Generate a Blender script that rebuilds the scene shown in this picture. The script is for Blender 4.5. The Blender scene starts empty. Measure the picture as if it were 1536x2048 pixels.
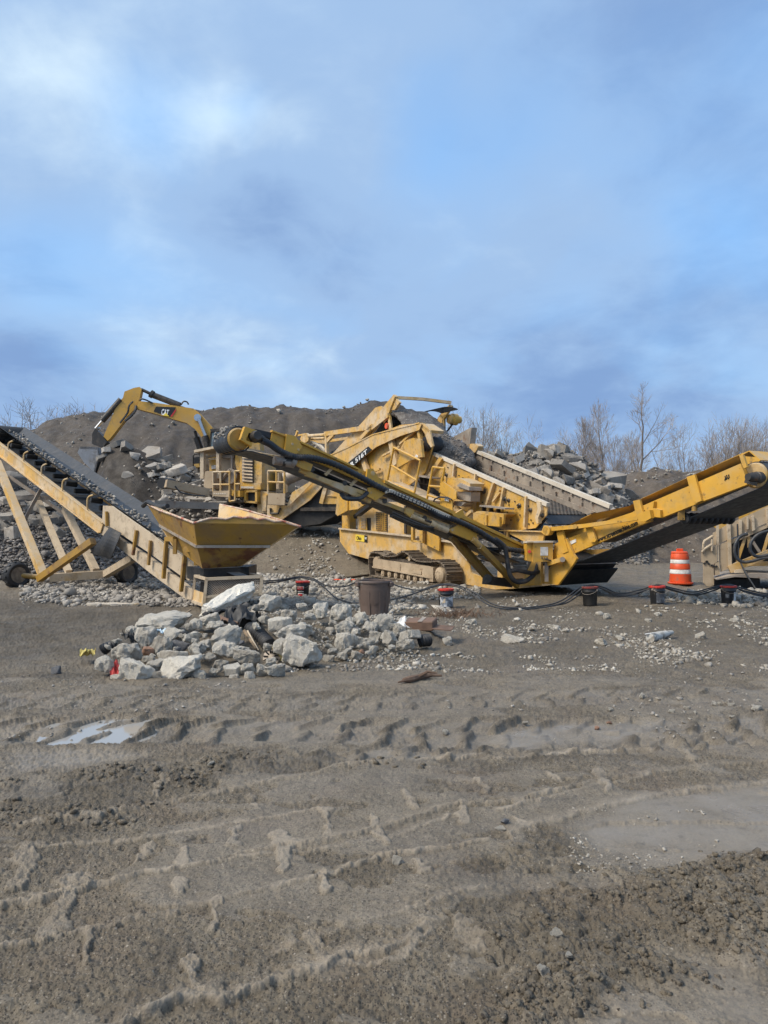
import bpy, bmesh, math, random
import numpy as np
from mathutils import Vector, Matrix, noise as mn
R = math.radians
sc = bpy.context.scene
COL = sc.collection
random.seed(7); np.random.seed(7)

# ------------------------------------------------------------------ camera, sky, sun, exposure
F, HZ, CH = 1538.0, 1050.0, 1.6            # focal length and horizon row in photo pixels, eye height
cam = bpy.data.cameras.new('camera')
cam.sensor_fit = 'VERTICAL'; cam.sensor_height = 36.0; cam.lens = F/2048*36.0
cam.shift_y = (HZ-1024)/2048; cam.clip_start = 0.05; cam.clip_end = 6000
camo = bpy.data.objects.new('camera', cam); COL.objects.link(camo)
camo.location = (0, 0, CH); camo.rotation_euler = (R(90), 0, 0)
sc.camera = camo

SUN_EL, SUN_AZ = 48.0, 246.0               # azimuth clockwise from +Y: high on the left
world = bpy.data.worlds.new('World'); sc.world = world; world.use_nodes = True
def build_world():
    nt = world.node_tree; N = nt.nodes; L = nt.links; N.clear()
    out = N.new('ShaderNodeOutputWorld'); bg = N.new('ShaderNodeBackground'); bg.inputs[1].default_value = 0.1
    L.new(bg.outputs[0], out.inputs[0])
    sky = N.new('ShaderNodeTexSky'); sky.sky_type = 'NISHITA'; sky.sun_disc = False
    sky.sun_elevation = R(SUN_EL); sky.sun_rotation = R(SUN_AZ); sky.air_density = 1.0; sky.dust_density = 0.6
    tc = N.new('ShaderNodeTexCoord')
    def math_(op, a, b=None, c=None):
        n = N.new('ShaderNodeMath'); n.operation = op
        for i, v in enumerate((a, b, c)):
            if v is None: continue
            if isinstance(v, (int, float)): n.inputs[i].default_value = v
            else: L.new(v, n.inputs[i])
        return n.outputs[0]
    def vm(op, a, b=None, s=None):
        n = N.new('ShaderNodeVectorMath'); n.operation = op
        for i, v in enumerate((a, b)):
            if v is None: continue
            if isinstance(v, tuple): n.inputs[i].default_value = v
            else: L.new(v, n.inputs[i])
        if s is not None: n.inputs['Scale'].default_value = s
        return n
    d = tc.outputs['Generated']
    sep = N.new('ShaderNodeSeparateXYZ'); L.new(d, sep.inputs[0])
    # cloud deck seen in perspective: project the direction on a flat layer
    den = math_('ADD', math_('MAXIMUM', sep.outputs[2], 0.0), 0.30)
    comb = N.new('ShaderNodeCombineXYZ')
    L.new(math_('DIVIDE', sep.outputs[0], den), comb.inputs[0]); L.new(math_('DIVIDE', sep.outputs[1], den), comb.inputs[1])
    def noise(vec, scale, detail, rough, dist, off=(0, 0, 0)):
        m = N.new('ShaderNodeMapping'); m.inputs['Location'].default_value = off; L.new(vec, m.inputs[0])
        n = N.new('ShaderNodeTexNoise'); n.inputs['Scale'].default_value = scale; n.inputs['Detail'].default_value = detail
        n.inputs['Roughness'].default_value = rough; n.inputs['Distortion'].default_value = dist
        L.new(m.outputs[0], n.inputs[0]); return n
    n1 = noise(comb.outputs[0], 1.9, 8, 0.53, 0.35, (5.5, 30.9, 0))
    n2 = noise(comb.outputs[0], 1.3, 6, 0.48, 0.3, (7.3, 4.2, 2.0))
    wob = noise(d, 3.2, 5, 0.55, 0.3)
    dw = vm('NORMALIZE', vm('ADD', d, vm('SCALE', vm('SUBTRACT', wob.outputs['Color'], (0.5, 0.5, 0.5)).outputs[0], s=0.20).outputs[0]).outputs[0]).outputs[0]
    def lobes(lst):
        acc = None
        for px, py, wpx, amp in lst:
            v = Vector(((px-768)/F, 1, (HZ-py)/F)).normalized()
            k = 1.0/((wpx/F)**2)
            e = math_('MULTIPLY', math_('EXPONENT', math_('MULTIPLY', math_('SUBTRACT', vm('DOT_PRODUCT', dw, tuple(v)).outputs['Value'], 1.0), k)), amp)
            acc = e if acc is None else math_('ADD', acc, e)
        return acc
    # light parts of the cloud deck, and thin spots where the blue shows
    lb = lobes([(470, 285, 60, .24), (560, 300, 50, .12), (370, 300, 60, .12), (400, 710, 120, .17), (540, 725, 100, .14), (280, 700, 90, .1), (50, 150, 150, .16), (1130, 470, 170, .13), (270, 500, 130, .10), (560, 60, 260, .10), (740, 350, 120, .08), (800, 765, 150, .06),
                (1300, 120, 260, -.05), (1420, 640, 240, -.06), (60, 640, 200, -.08), (640, 600, 200, -.09), (1000, 720, 200, -.08), (230, 830, 200, -.08), (350, 420, 160, -.07), (250, 130, 120, -.05)])
    lo = lobes([(310, 235, 75, .40), (900, 258, 80, .46), (530, 262, 40, .35), (1500, 430, 90, .42), (1500, 100, 110, .22), (1120, 130, 120, .12), (60, 640, 150, .15), (1090, 620, 90, .12)])
    n3 = noise(comb.outputs[0], 6.5, 7, 0.6, 0.5, (1.3, 8.1, 4.0))
    tex = math_('ADD', math_('MULTIPLY', math_('SUBTRACT', n1.outputs[0], 0.5), 0.85), math_('MULTIPLY', math_('SUBTRACT', n3.outputs[0], 0.5), 0.28))
    bright = math_('ADD', math_('ADD', tex, 0.5), lb)
    r1 = N.new('ShaderNodeValToRGB'); L.new(bright, r1.inputs[0]); r1.color_ramp.interpolation = 'EASE'
    e = r1.color_ramp.elements
    e[0].position = 0.24; e[0].color = (.20, .325, .57, 1)
    e[1].position = 1.0; e[1].color = (.66, .81, .92, 1)
    m = e.new(0.54); m.color = (.31, .462, .70, 1)
    scl = vm('SCALE', r1.outputs[0], s=10.0)
    thin = math_('ADD', math_('MULTIPLY', math_('SUBTRACT', n2.outputs[0], 0.56), 1.3), lo)
    thin = math_('MINIMUM', math_('MAXIMUM', thin, 0.0), 0.85)
    mix = N.new('ShaderNodeMix'); mix.data_type = 'RGBA'
    skb = vm('MULTIPLY', sky.outputs[0], (1.5, 2.3, 2.65))
    L.new(thin, mix.inputs['Factor']); L.new(scl.outputs[0], mix.inputs['A']); L.new(skb.outputs[0], mix.inputs['B'])
    # the veiled sun makes the cloud round it bright and warm
    sv = Vector((math.sin(R(SUN_AZ))*math.cos(R(SUN_EL)), math.cos(R(SUN_AZ))*math.cos(R(SUN_EL)), math.sin(R(SUN_EL))))
    gl = math_('MULTIPLY', math_('EXPONENT', math_('MULTIPLY', math_('SUBTRACT', vm('DOT_PRODUCT', dw, tuple(sv)).outputs['Value'], 1.0), 13.0)), 1.0)
    glow = N.new('ShaderNodeMix'); glow.data_type = 'RGBA'; glow.inputs['A'].default_value = (0, 0, 0, 1); glow.inputs['B'].default_value = (36.0, 32.0, 26.0, 1); L.new(gl, glow.inputs['Factor'])
    L.new(vm('ADD', mix.outputs['Result'], glow.outputs['Result']).outputs[0], bg.inputs[0])
build_world()

sun = bpy.data.lights.new('sun', 'SUN'); sun.energy = 2.4; sun.angle = R(14); sun.color = (1.0, 0.91, 0.78)
suno = bpy.data.objects.new('sun', sun); COL.objects.link(suno)
_az, _el = R(SUN_AZ), R(SUN_EL)
_sd = Vector((math.sin(_az)*math.cos(_el), math.cos(_az)*math.cos(_el), math.sin(_el)))
suno.rotation_euler = (-_sd).to_track_quat('-Z', 'Y').to_euler()
vs = sc.view_settings
vs.view_transform = 'Standard'; vs.look = 'None'; vs.gamma = 1.0; vs.use_curve_mapping = False; vs.exposure = 0.25

# ------------------------------------------------------------------ helpers: where a photo pixel is in the place
def W(px, py, d): return Vector(((px-768)/F*d, d, CH-(py-HZ)/F*d))
def G(px, py, z=0.0):
    d = (CH-z)*F/(py-HZ); return Vector(((px-768)/F*d, d, z))
class Pl:
    """a vertical plane through (x, y) running along angle a; n points away from the viewer"""
    def __init__(s, x, y, a):
        a = R(a); s.o = Vector((x, y, 0)); s.dir = Vector((math.cos(a), math.sin(a), 0)); s.n = Vector((-math.sin(a), math.cos(a), 0))
    def at(s, px, py, off=0.0):
        r = Vector(((px-768)/F, 1.0, -(py-HZ)/F)); e = Vector((0, 0, CH))
        o = s.o+s.n*off
        t = (o-e).dot(s.n)/r.dot(s.n)
        return e+r*t

# ------------------------------------------------------------------ mesh builder
class MB:
    def __init__(s): s.v = []; s.f = []; s.sm = []
    def add(s, vs_, fs, smooth=False):
        b = len(s.v); s.v += [tuple(v) for v in vs_]; s.f += [tuple(i+b for i in f) for f in fs]; s.sm += [smooth]*len(fs)
        return s
    def prism(s, pts, vec):
        n = len(pts); a = [Vector(p) for p in pts]; b = [p+vec for p in a]
        fs = [tuple(range(n))[::-1], tuple(range(n, 2*n))]+[(i, (i+1) % n, n+(i+1) % n, n+i) for i in range(n)]
        return s.add(a+b, fs)
    def panel(s, pl, pix, off=0.0, th=0.02):
        return s.prism([pl.at(x, y, off) for x, y in pix], pl.n*th)
    def box(s, c, sx, sy, sz, X=Vector((1, 0, 0)), Y=Vector((0, 1, 0)), Z=Vector((0, 0, 1))):
        c = Vector(c); vs_ = [c+X*(a*sx/2)+Y*(b*sy/2)+Z*(d*sz/2) for d in (-1, 1) for b in (-1, 1) for a in (-1, 1)]
        return s.add(vs_, [(0, 2, 3, 1), (4, 5, 7, 6), (0, 1, 5, 4), (2, 6, 7, 3), (0, 4, 6, 2), (1, 3, 7, 5)])
    def beam(s, a, b, w, h, up=Vector((0, 0, 1))):
        a = Vector(a); b = Vector(b); z = (b-a); l = z.length; z.normalize()
        x = up.cross(z)
        if x.length < 1e-4: x = Vector((1, 0, 0)).cross(z)
        x.normalize(); y = z.cross(x)
        return s.box((a+b)/2, w, h, l, x, y, z)
    def tube(s, path, r, n=8, caps=True):
        P = [Vector(p) for p in path]; rs = r if isinstance(r, (list, tuple)) else [r]*len(P)
        vs_ = []; fs = []; px = None
        for i, p in enumerate(P):
            t = (P[min(i+1, len(P)-1)]-P[max(i-1, 0)])
            if t.length < 1e-9: t = Vector((0, 0, 1))
            t.normalize()
            if px is None:
                px = t.cross(Vector((0, 0, 1)))
                if px.length < 1e-3: px = t.cross(Vector((1, 0, 0)))
            px = (px-t*px.dot(t)).normalized(); py = t.cross(px)
            vs_ += [p+(px*math.cos(2*math.pi*k/n)+py*math.sin(2*math.pi*k/n))*rs[i] for k in range(n)]
        for i in range(len(P)-1):
            fs += [(i*n+k, i*n+(k+1) % n, (i+1)*n+(k+1) % n, (i+1)*n+k) for k in range(n)]
        b = len(s.v); s.add(vs_, fs, True)
        if caps:
            s.f += [tuple(b+k for k in range(n))[::-1], tuple(b+(len(P)-1)*n+k for k in range(n))]; s.sm += [False, False]
        return s
    def cyl(s, a, b, r, n=20, r2=None): return s.tube([a, b], [r, r if r2 is None else r2], n)
    def lathe(s, base, prof, n=28, axis=Vector((0, 0, 1)), cap=True):
        base = Vector(base); ax = axis.normalized()
        x = ax.cross(Vector((0, 1, 0)))
        if x.length < 1e-3: x = ax.cross(Vector((1, 0, 0)))
        x.normalize(); y = ax.cross(x)
        vs_ = [base+ax*h+(x*math.cos(2*math.pi*k/n)+y*math.sin(2*math.pi*k/n))*r for r, h in prof for k in range(n)]
        fs = [(i*n+k, i*n+(k+1) % n, (i+1)*n+(k+1) % n, (i+1)*n+k) for i in range(len(prof)-1) for k in range(n)]
        b = len(s.v); s.add(vs_, fs, True)
        if cap:
            s.f += [tuple(b+k for k in range(n))[::-1], tuple(b+(len(prof)-1)*n+k for k in range(n))]; s.sm += [False, False]
        return s
    def ptube(s, pl, pix, r, off=0.0, n=8): return s.tube([pl.at(x, y, off) for x, y in pix], r, n)
    def build(s, name, mat, parent=None, bevel=0.0):
        me = bpy.data.meshes.new(name); o = bpy.data.objects.new(name, me); COL.objects.link(o)
        org = Vector((0, 0, 0))
        if parent is not None:
            o.parent = parent; org = worldloc(parent)
        else:
            a = np.array(s.v); org = Vector((float(a[:, 0].mean()), float(a[:, 1].mean()), float(a[:, 2].min()))); o.location = org
        me.from_pydata([tuple(Vector(v)-org) for v in s.v], [], s.f)
        me.polygons.foreach_set('use_smooth', s.sm)
        bm = bmesh.new(); bm.from_mesh(me); bmesh.ops.recalc_face_normals(bm, faces=bm.faces)
        if bevel > 0:
            es = [e for e in bm.edges if len(e.link_faces) == 2 and e.calc_face_angle(0) > R(40)]
            bmesh.ops.bevel(bm, geom=es, offset=bevel, segments=1, affect='EDGES', clamp_overlap=True)
        bm.to_mesh(me); bm.free()
        if any(s.sm): me.set_sharp_from_angle(angle=R(38))
        me.materials.append(mat)
        return o
def worldloc(o):
    v = Vector((0, 0, 0))
    while o is not None: v = v+o.location; o = o.parent
    return v
def smoothpath(pts, k=6):
    P = [Vector(p) for p in pts]; out = []
    for i in range(len(P)-1):
        p0 = P[max(i-1, 0)]; p1 = P[i]; p2 = P[i+1]; p3 = P[min(i+2, len(P)-1)]
        for j in range(k):
            t = j/k
            out.append(0.5*((2*p1)+(p2-p0)*t+(2*p0-5*p1+4*p2-p3)*t*t+(3*p1-p0-3*p2+p3)*t**3))
    out.append(P[-1]); return out
def tag(o, label=None, cat=None, group=None, kind=None):
    if label: o['label'] = label
    if cat: o['category'] = cat
    if group: o['group'] = group
    if kind: o['kind'] = kind
    return o
def thing(name, loc, label, cat, group=None):
    o = bpy.data.objects.new(name, None); o.empty_display_size = 0.2; COL.objects.link(o); o.location = loc
    return tag(o, label, cat, group)
def part(name, mat, parent, pl, panels, bevel=0.0):
    m = MB()
    for q in panels: m.panel(pl, *q)
    return m.build(name, mat, parent, bevel)
def copy_tree(o, parent=None):
    c = o.copy(); COL.objects.link(c)
    if parent is not None: c.parent = parent
    for ch in o.children: copy_tree(ch, c)
    return c
def text_mesh(name, body, size, mat, parent, loc, xdir, ydir, bold=0.0, squeeze=1.0, align='LEFT', depth=0.003):
    cu = bpy.data.curves.new(name, 'FONT'); cu.body = body; cu.size = size; cu.offset = bold; cu.extrude = depth; cu.align_x = align; cu.resolution_u = 3
    t = bpy.data.objects.new(name, cu); COL.objects.link(t)
    dg = bpy.context.evaluated_depsgraph_get(); me = bpy.data.meshes.new_from_object(t.evaluated_get(dg))
    bpy.data.objects.remove(t)
    o = bpy.data.objects.new(name, me); COL.objects.link(o); me.materials.clear(); me.materials.append(mat)
    x = Vector(xdir).normalized(); y = Vector(ydir); y = (y-x*y.dot(x)).normalized(); z = x.cross(y)
    org = worldloc(parent); loc = Vector(loc)-org
    for v in me.vertices: v.co = loc+x*(v.co.x*squeeze)+y*v.co.y+z*v.co.z
    o.parent = parent; return o
# ------------------------------------------------------------------ procedural materials
def new_mat(name):
    m = bpy.data.materials.new(name); m.use_nodes = True
    return m, m.node_tree, m.node_tree.nodes['Principled BSDF']
def nz(nt, vec, scale, detail=5, rough=.55, dist=0.0):
    n = nt.nodes.new('ShaderNodeTexNoise'); n.inputs['Scale'].default_value = scale; n.inputs['Detail'].default_value = detail
    n.inputs['Roughness'].default_value = rough; n.inputs['Distortion'].default_value = dist; nt.links.new(vec, n.inputs[0]); return n.outputs[0]
def rng(nt, v, a, b, c=0.0, d=1.0):
    n = nt.nodes.new('ShaderNodeMapRange'); n.inputs[1].default_value = a; n.inputs[2].default_value = b; n.inputs[3].default_value = c; n.inputs[4].default_value = d
    nt.links.new(v, n.inputs[0]); return n.outputs[0]
def mixc(nt, f, a, b, mode='MIX'):
    n = nt.nodes.new('ShaderNodeMix'); n.data_type = 'RGBA'; n.blend_type = mode
    for k, v in (('Factor', f), ('A', a), ('B', b)):
        if isinstance(v, (int, float)): n.inputs[k].default_value = v
        elif isinstance(v, tuple): n.inputs[k].default_value = (*v, 1) if len(v) == 3 else v
        else: nt.links.new(v, n.inputs[k])
    return n.outputs['Result']
def mth(nt, op, a, b):
    n = nt.nodes.new('ShaderNodeMath'); n.operation = op
    for i, v in enumerate((a, b)):
        if isinstance(v, (int, float)): n.inputs[i].default_value = v
        else: nt.links.new(v, n.inputs[i])
    return n.outputs[0]
def wmat(name, base, layers=(), rough=.6, metal=0.0, bump=None, dust=None, streak=None, var=0.0, spec=0.5, stretch=None):
    """base colour + noise layers (colour, scale, lo, hi) + dust lying on upward faces + vertical rain streaks + bump"""
    m, nt, b = new_mat(name); L = nt.links
    tc = nt.nodes.new('ShaderNodeTexCoord'); vec = tc.outputs['Object']
    if stretch:
        mp = nt.nodes.new('ShaderNodeMapping'); mp.inputs['Scale'].default_value = stretch; L.new(vec, mp.inputs[0]); vec = mp.outputs[0]
    c = mixc(nt, rng(nt, nz(nt, vec, 1.3, 4), .3, .7), tuple(x*.86 for x in base), tuple(min(1, x*1.12) for x in base))
    for col, scale, lo, hi in layers:
        c = mixc(nt, rng(nt, nz(nt, vec, scale, 7, .62), lo, hi), c, col)
    if streak:
        col, sc_, lo, hi = streak
        mp = nt.nodes.new('ShaderNodeMapping'); mp.inputs['Scale'].default_value = (sc_, sc_, sc_*.16); L.new(tc.outputs['Object'], mp.inputs[0])
        c = mixc(nt, rng(nt, nz(nt, mp.outputs[0], 1.0, 5, .6), lo+.06, hi+.10, 0, .6), c, col)
    if dust:
        col, amt = dust
        ge = nt.nodes.new('ShaderNodeNewGeometry'); sp = nt.nodes.new('ShaderNodeSeparateXYZ'); L.new(ge.outputs['True Normal'], sp.inputs[0])
        up = rng(nt, sp.outputs[2], .25, .85, 0, amt)
        f = mth(nt, 'MULTIPLY', up, rng(nt, nz(nt, vec, 5.0, 6), .25, .6))
        c = mixc(nt, f, c, col)
    if var:
        oi = nt.nodes.new('ShaderNodeObjectInfo'); hs = nt.nodes.new('ShaderNodeHueSaturation')
        L.new(rng(nt, oi.outputs['Random'], 0, 1, 1-var, 1+var), hs.inputs['Value']); L.new(c, hs.inputs['Color']); c = hs.outputs[0]
        fr_ = nt.nodes.new('ShaderNodeMath'); fr_.operation = 'FRACT'; L.new(mth(nt, 'MULTIPLY', oi.outputs['Random'], 17.31), fr_.inputs[0])
        c = mixc(nt, mth(nt, 'MULTIPLY', rng(nt, fr_.outputs[0], .45, 1.0, 0, .5), rng(nt, nz(nt, vec, 1.6, 5), .35, .6)), c, (.27, .215, .155))
    L.new(c, b.inputs['Base Color'])
    L.new(rng(nt, nz(nt, vec, 9, 5), .3, .7, max(.05, rough-.12), min(1, rough+.12)), b.inputs['Roughness'])
    b.inputs['Metallic'].default_value = metal; b.inputs['Specular IOR Level'].default_value = spec
    if bump:
        n = nt.nodes.new('ShaderNodeBump'); n.inputs['Strength'].default_value = bump[1]; n.inputs['Distance'].default_value = bump[2]
        L.new(nz(nt, vec, bump[0], 8, .65), n.inputs['Height']); L.new(n.outputs[0], b.inputs['Normal'])
    return m
TAN = (.46, .37, .25); RUST = (.14, .055, .025); GRIME = (.12, .085, .05)
M = {}
M['yellow'] = wmat('machine_yellow', (.565, .318, .048), [(TAN, 1.4, .46, .72), ((.36, .24, .10), 4.5, .50, .70), (GRIME, 6, .57, .72), (RUST, 15, .64, .71)], .55, bump=(30, .2, .012), dust=(TAN, .8), streak=((.30, .19, .07), 9, .52, .72))
M['yellow_clean'] = wmat('yellow_paint', (.575, .312, .036), [((.50, .36, .17), 1.2, .50, .80), ((.40, .25, .07), 5, .54, .76), (GRIME, 7, .60, .74), (RUST, 16, .66, .72)], .5, bump=(25, .12, .01), dust=(TAN, .6), streak=((.36, .22, .06), 8, .55, .78))
M['shaded_yellow_rust'] = wmat('shaded_rusty_yellow', (.35, .20, .034), [((.25, .155, .06), 2.2, .45, .65), (RUST, 2.0, .58, .66), ((.10, .04, .02), 7, .62, .70)], .6, bump=(25, .2, .01), dust=(TAN, .8), streak=((.2, .1, .03), 7, .58, .8))  # base darkened to put the hopper front's shade and dirt into the colour
M['tan'] = wmat('dusty_tan_steel', (.50, .405, .285), [((.46, .29, .10), 1.6, .58, .76), ((.30, .235, .165), 4.0, .50, .70), ((.20, .14, .09), 9, .60, .74), (RUST, 12, .65, .72)], .75, bump=(40, .2, .01), dust=((.55, .45, .32), .7), streak=((.36, .22, .08), 8, .55, .8))
M['tan_yellow'] = wmat('dusty_yellow_steel', (.56, .335, .085), [((.55, .43, .28), 1.6, .42, .62), ((.34, .24, .13), 5, .52, .70), (GRIME, 8, .62, .76), (RUST, 14, .65, .72)], .65, bump=(40, .15, .01), dust=((.52, .42, .29), .8), streak=((.34, .2, .06), 8, .55, .8))
M['greysteel'] = wmat('worn_grey_steel', (.27, .23, .19), [((.40, .34, .27), 2.2, .45, .7), ((.20, .10, .05), 4, .56, .72), ((.1, .08, .06), 9, .6, .8)], .6, .2, bump=(40, .2, .01), dust=((.45, .38, .3), .5), streak=((.16, .1, .06), 8, .55, .8))
M['rusty'] = wmat('rusted_hopper_plate', (.27, .155, .03), [((.19, .12, .05), 2.5, .45, .65), (RUST, 1.7, .47, .56), ((.09, .035, .02), 6, .56, .66)], .65, bump=(25, .2, .01))
M['bucketsteel'] = wmat('polished_bucket_steel', (.30, .30, .305), [((.20, .18, .16), 2.5, .5, .7), ((.38, .37, .36), 6, .55, .7)], .5, .3)
M['boom'] = wmat('excavator_yellow', (.56, .31, .05), [((.42, .27, .10), 1.2, .5, .75), ((.30, .19, .07), 3, .56, .72), (GRIME, 5, .64, .76)], .5, dust=(TAN, .6))
M['rim_pale'] = wmat('dusty_pale_rim', (.55, .49, .40), [((.48, .30, .08), 4, .6, .75), ((.3, .24, .18), 8, .55, .8)], .75, bump=(40, .2, .01))
M['rubber'] = wmat('black_rubber', (.018, .019, .021), [((.07, .062, .052), 3, .5, .8), ((.11, .095, .075), 11, .62, .8)], .6, bump=(60, .15, .005))
M['belt'] = wmat('conveyor_belt', (.024, .030, .038), [((.065, .062, .06), 2.5, .5, .8), ((.14, .125, .105), 13, .62, .78)], .55, bump=(60, .15, .005))
M['hose'] = wmat('hose_rubber', (.022, .026, .032), [((.10, .085, .068), 5, .5, .75)], .5)
M['black'] = wmat('black_steel', (.012, .012, .012), [((.045, .04, .034), 4, .45, .75)], .6, bump=(50, .1, .005))
M['darksteel'] = wmat('dark_oily_steel', (.05, .044, .038), [((.14, .11, .08), 5, .5, .75), (RUST, 10, .62, .72)], .5, .3, bump=(50, .2, .005))
M['track'] = wmat('muddy_track_steel', (.125, .10, .075), [((.26, .205, .145), 6, .42, .68), ((.10, .05, .03), 11, .58, .74)], .75, .1, bump=(60, .3, .01), dust=((.20, .165, .125), .8))
M['mudtan'] = wmat('mud_caked_steel', (.385, .30, .20), [((.28, .20, .13), 4, .48, .7), ((.17, .09, .05), 9, .6, .72), ((.50, .40, .28), 2, .5, .7)], .85, bump=(30, .35, .015))
M['glass'] = wmat('cab_glass', (.10, .15, .16), [((.22, .26, .26), 3, .4, .7)], .12, spec=.8)
M['chrome'] = wmat('cylinder_rod', (.55, .56, .57), [], .25, .9)
M['red'] = wmat('red_lid_plastic', (.58, .045, .03), [((.32, .06, .045), 9, .52, .7), ((.22, .17, .13), 16, .62, .74)], .45)
M['orange'] = wmat('orange_plastic', (.72, .085, .018), [((.48, .085, .035), 3, .5, .7), ((.26, .14, .085), 7, .58, .72), ((.05, .04, .035), 16, .68, .72)], .5)
M['white'] = wmat('white_sheet', (.70, .69, .66), [((.42, .39, .34), 5, .48, .7), ((.22, .19, .15), 13, .62, .72)], .5)
M['blackpl'] = wmat('black_bucket_plastic', (.018, .020, .024), [((.09, .078, .064), 5, .50, .68), ((.17, .145, .115), 11, .60, .74)], .45)
M['brownpl'] = wmat('brown_plastic', (.135, .096, .077), [((.20, .175, .155), 3, .58, .63), ((.04, .03, .026), 6, .55, .75)], .5, bump=(20, .1, .01))
M['card'] = wmat('wet_cardboard', (.175, .105, .07), [((.10, .062, .043), 4, .5, .7)], .8)
M['wood'] = wmat('weathered_wood', (.30, .22, .14), [((.14, .10, .065), 14, .45, .7)], .85, bump=(40, .4, .01), stretch=(1, 1, 1))
M['signyellow'] = wmat('sign_yellow', (.82, .60, .06), [((.6, .45, .15), 10, .65, .8)], .4)
M['textblack'] = wmat('black_lettering', (.012, .012, .012), [], .5)
M['textwhite'] = wmat('white_lettering', (.75, .75, .73), [], .5)
M['textred'] = wmat('red_lettering', (.6, .03, .03), [], .5)
M['stone'] = wmat('broken_concrete', (.70, .65, .555), [((.33, .29, .23), 2.4, .57, .76), ((.56, .53, .47), 6, .52, .68), ((.17, .13, .09), 10, .63, .77), ((.15, .14, .125), 26, .63, .71)], .88, bump=(24, 1.0, .04), var=.14)
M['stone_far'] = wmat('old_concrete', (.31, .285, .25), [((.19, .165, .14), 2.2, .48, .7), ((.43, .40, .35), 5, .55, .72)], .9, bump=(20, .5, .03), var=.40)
M['stone_dark'] = wmat('dark_stone', (.085, .088, .095), [((.2, .19, .18), 5, .5, .75)], .8, bump=(38, .5, .02), var=.2)
M['stone_brown'] = wmat('brown_stone', (.22, .12, .075), [((.33, .26, .2), 5, .5, .75)], .85, bump=(38, .5, .02), var=.2)
M['pebble'] = wmat('crushed_stone', (.30, .275, .24), [((.16, .145, .125), 1.7, .46, .62), ((.46, .43, .38), 2.6, .54, .66)], .88, bump=(60, .4, .01))
M['pebble_pale'] = wmat('pale_limestone_chips', (.36, .33, .28), [((.19, .17, .145), 1.9, .47, .60), ((.52, .49, .43), 3.1, .54, .66)], .88, bump=(60, .4, .01))
M['pebble_grey'] = wmat('washed_gravel', (.20, .185, .17), [((.11, .10, .095), 2.1, .44, .62), ((.34, .31, .28), 3.3, .54, .66)], .8, bump=(60, .4, .01))
M['bark'] = wmat('grey_bark', (.17, .145, .125), [((.28, .25, .225), 3, .5, .7)], .9)
M['twig'] = wmat('bare_twigs', (.27, .225, .19), [((.40, .35, .30), 1, .45, .65)], .9)
M['redcloth'] = wmat('red_cloth', (.55, .07, .06), [], .8)
M['yellowcloth'] = wmat('yellow_cloth', (.62, .50, .16), [((.45, .38, .2), 12, .5, .7)], .85)
M['brush'] = wmat('dead_weeds', (.13, .08, .052), [((.24, .165, .115), 6, .5, .7)], .9)

def soil_mat(name, dark, mid, pale, wetmap=False, speck=None, rough=.80):
    m, nt, b = new_mat(name); L = nt.links
    tc = nt.nodes.new('ShaderNodeTexCoord'); vec = tc.outputs['Object']
    c = mixc(nt, rng(nt, nz(nt, vec, .55, 6, .6), .35, .65), dark, mid)
    c = mixc(nt, rng(nt, nz(nt, vec, 4.0, 8, .68), .42, .72), c, pale)
    c = mixc(nt, rng(nt, nz(nt, vec, 38.0, 6, .7), .50, .74, 0, .75), c, tuple(x*.50 for x in dark))
    c = mixc(nt, rng(nt, nz(nt, vec, 1.4, 5, .6), .52, .72, 0, .30), c, (mid[0]*1.10, mid[1]*.97, mid[2]*.96))
    for sk in ([speck] if speck and not isinstance(speck, list) else speck or []):
        speck = sk
        vo = nt.nodes.new('ShaderNodeTexVoronoi'); vo.inputs['Scale'].default_value = speck[1]; L.new(vec, vo.inputs[0])
        sp = rng(nt, vo.outputs['Distance'], speck[2], speck[2]*.6, 0, 1)
        pr = nt.nodes.new('ShaderNodeSeparateColor'); L.new(vo.outputs['Color'], pr.inputs[0])
        c = mixc(nt, mth(nt, 'MULTIPLY', sp, rng(nt, pr.outputs[0], speck[3], speck[3]+.02)), c, speck[0])
    rr = rng(nt, nz(nt, vec, 2.2, 5), .35, .65, rough-.30, rough+.08)
    if wetmap:
        at = nt.nodes.new('ShaderNodeAttribute'); at.attribute_name = 'soil'
        se = nt.nodes.new('ShaderNodeSeparateColor'); L.new(at.outputs['Color'], se.inputs[0])
        wet, tone, dry = se.outputs[0], se.outputs[1], se.outputs[2]
        c = mixc(nt, mth(nt, 'MULTIPLY', wet, .75), c, (.215, .185, .145))
        c = mixc(nt, mth(nt, 'MULTIPLY', tone, .80), c, tuple(x*.55 for x in dark))
        c = mixc(nt, mth(nt, 'MULTIPLY', dry, .88), c, (.33, .28, .215))
        c = mixc(nt, mth(nt, 'MULTIPLY', rng(nt, nz(nt, vec, 9.0, 8, .7), .56, .64), .30), c, (.062, .051, .040))
        rr = mth(nt, 'MULTIPLY', rr, rng(nt, wet, 0, 1, 1.0, .46))
    L.new(c, b.inputs['Base Color']); L.new(rr, b.inputs['Roughness']); b.inputs['Specular IOR Level'].default_value = .32
    bp = nt.nodes.new('ShaderNodeBump'); bp.inputs['Distance'].default_value = .04; bp.inputs['Strength'].default_value = .8
    h = mth(nt, 'ADD', mth(nt, 'MULTIPLY', nz(nt, vec, 14, 9, .7), 1.0), mth(nt, 'MULTIPLY', nz(nt, vec, 75, 5, .65), .35))
    if wetmap: L.new(rng(nt, wet, 0, 1, .9, .12), bp.inputs['Strength'])
    L.new(h, bp.inputs['Height']); L.new(bp.outputs[0], b.inputs['Normal'])
    return m
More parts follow.
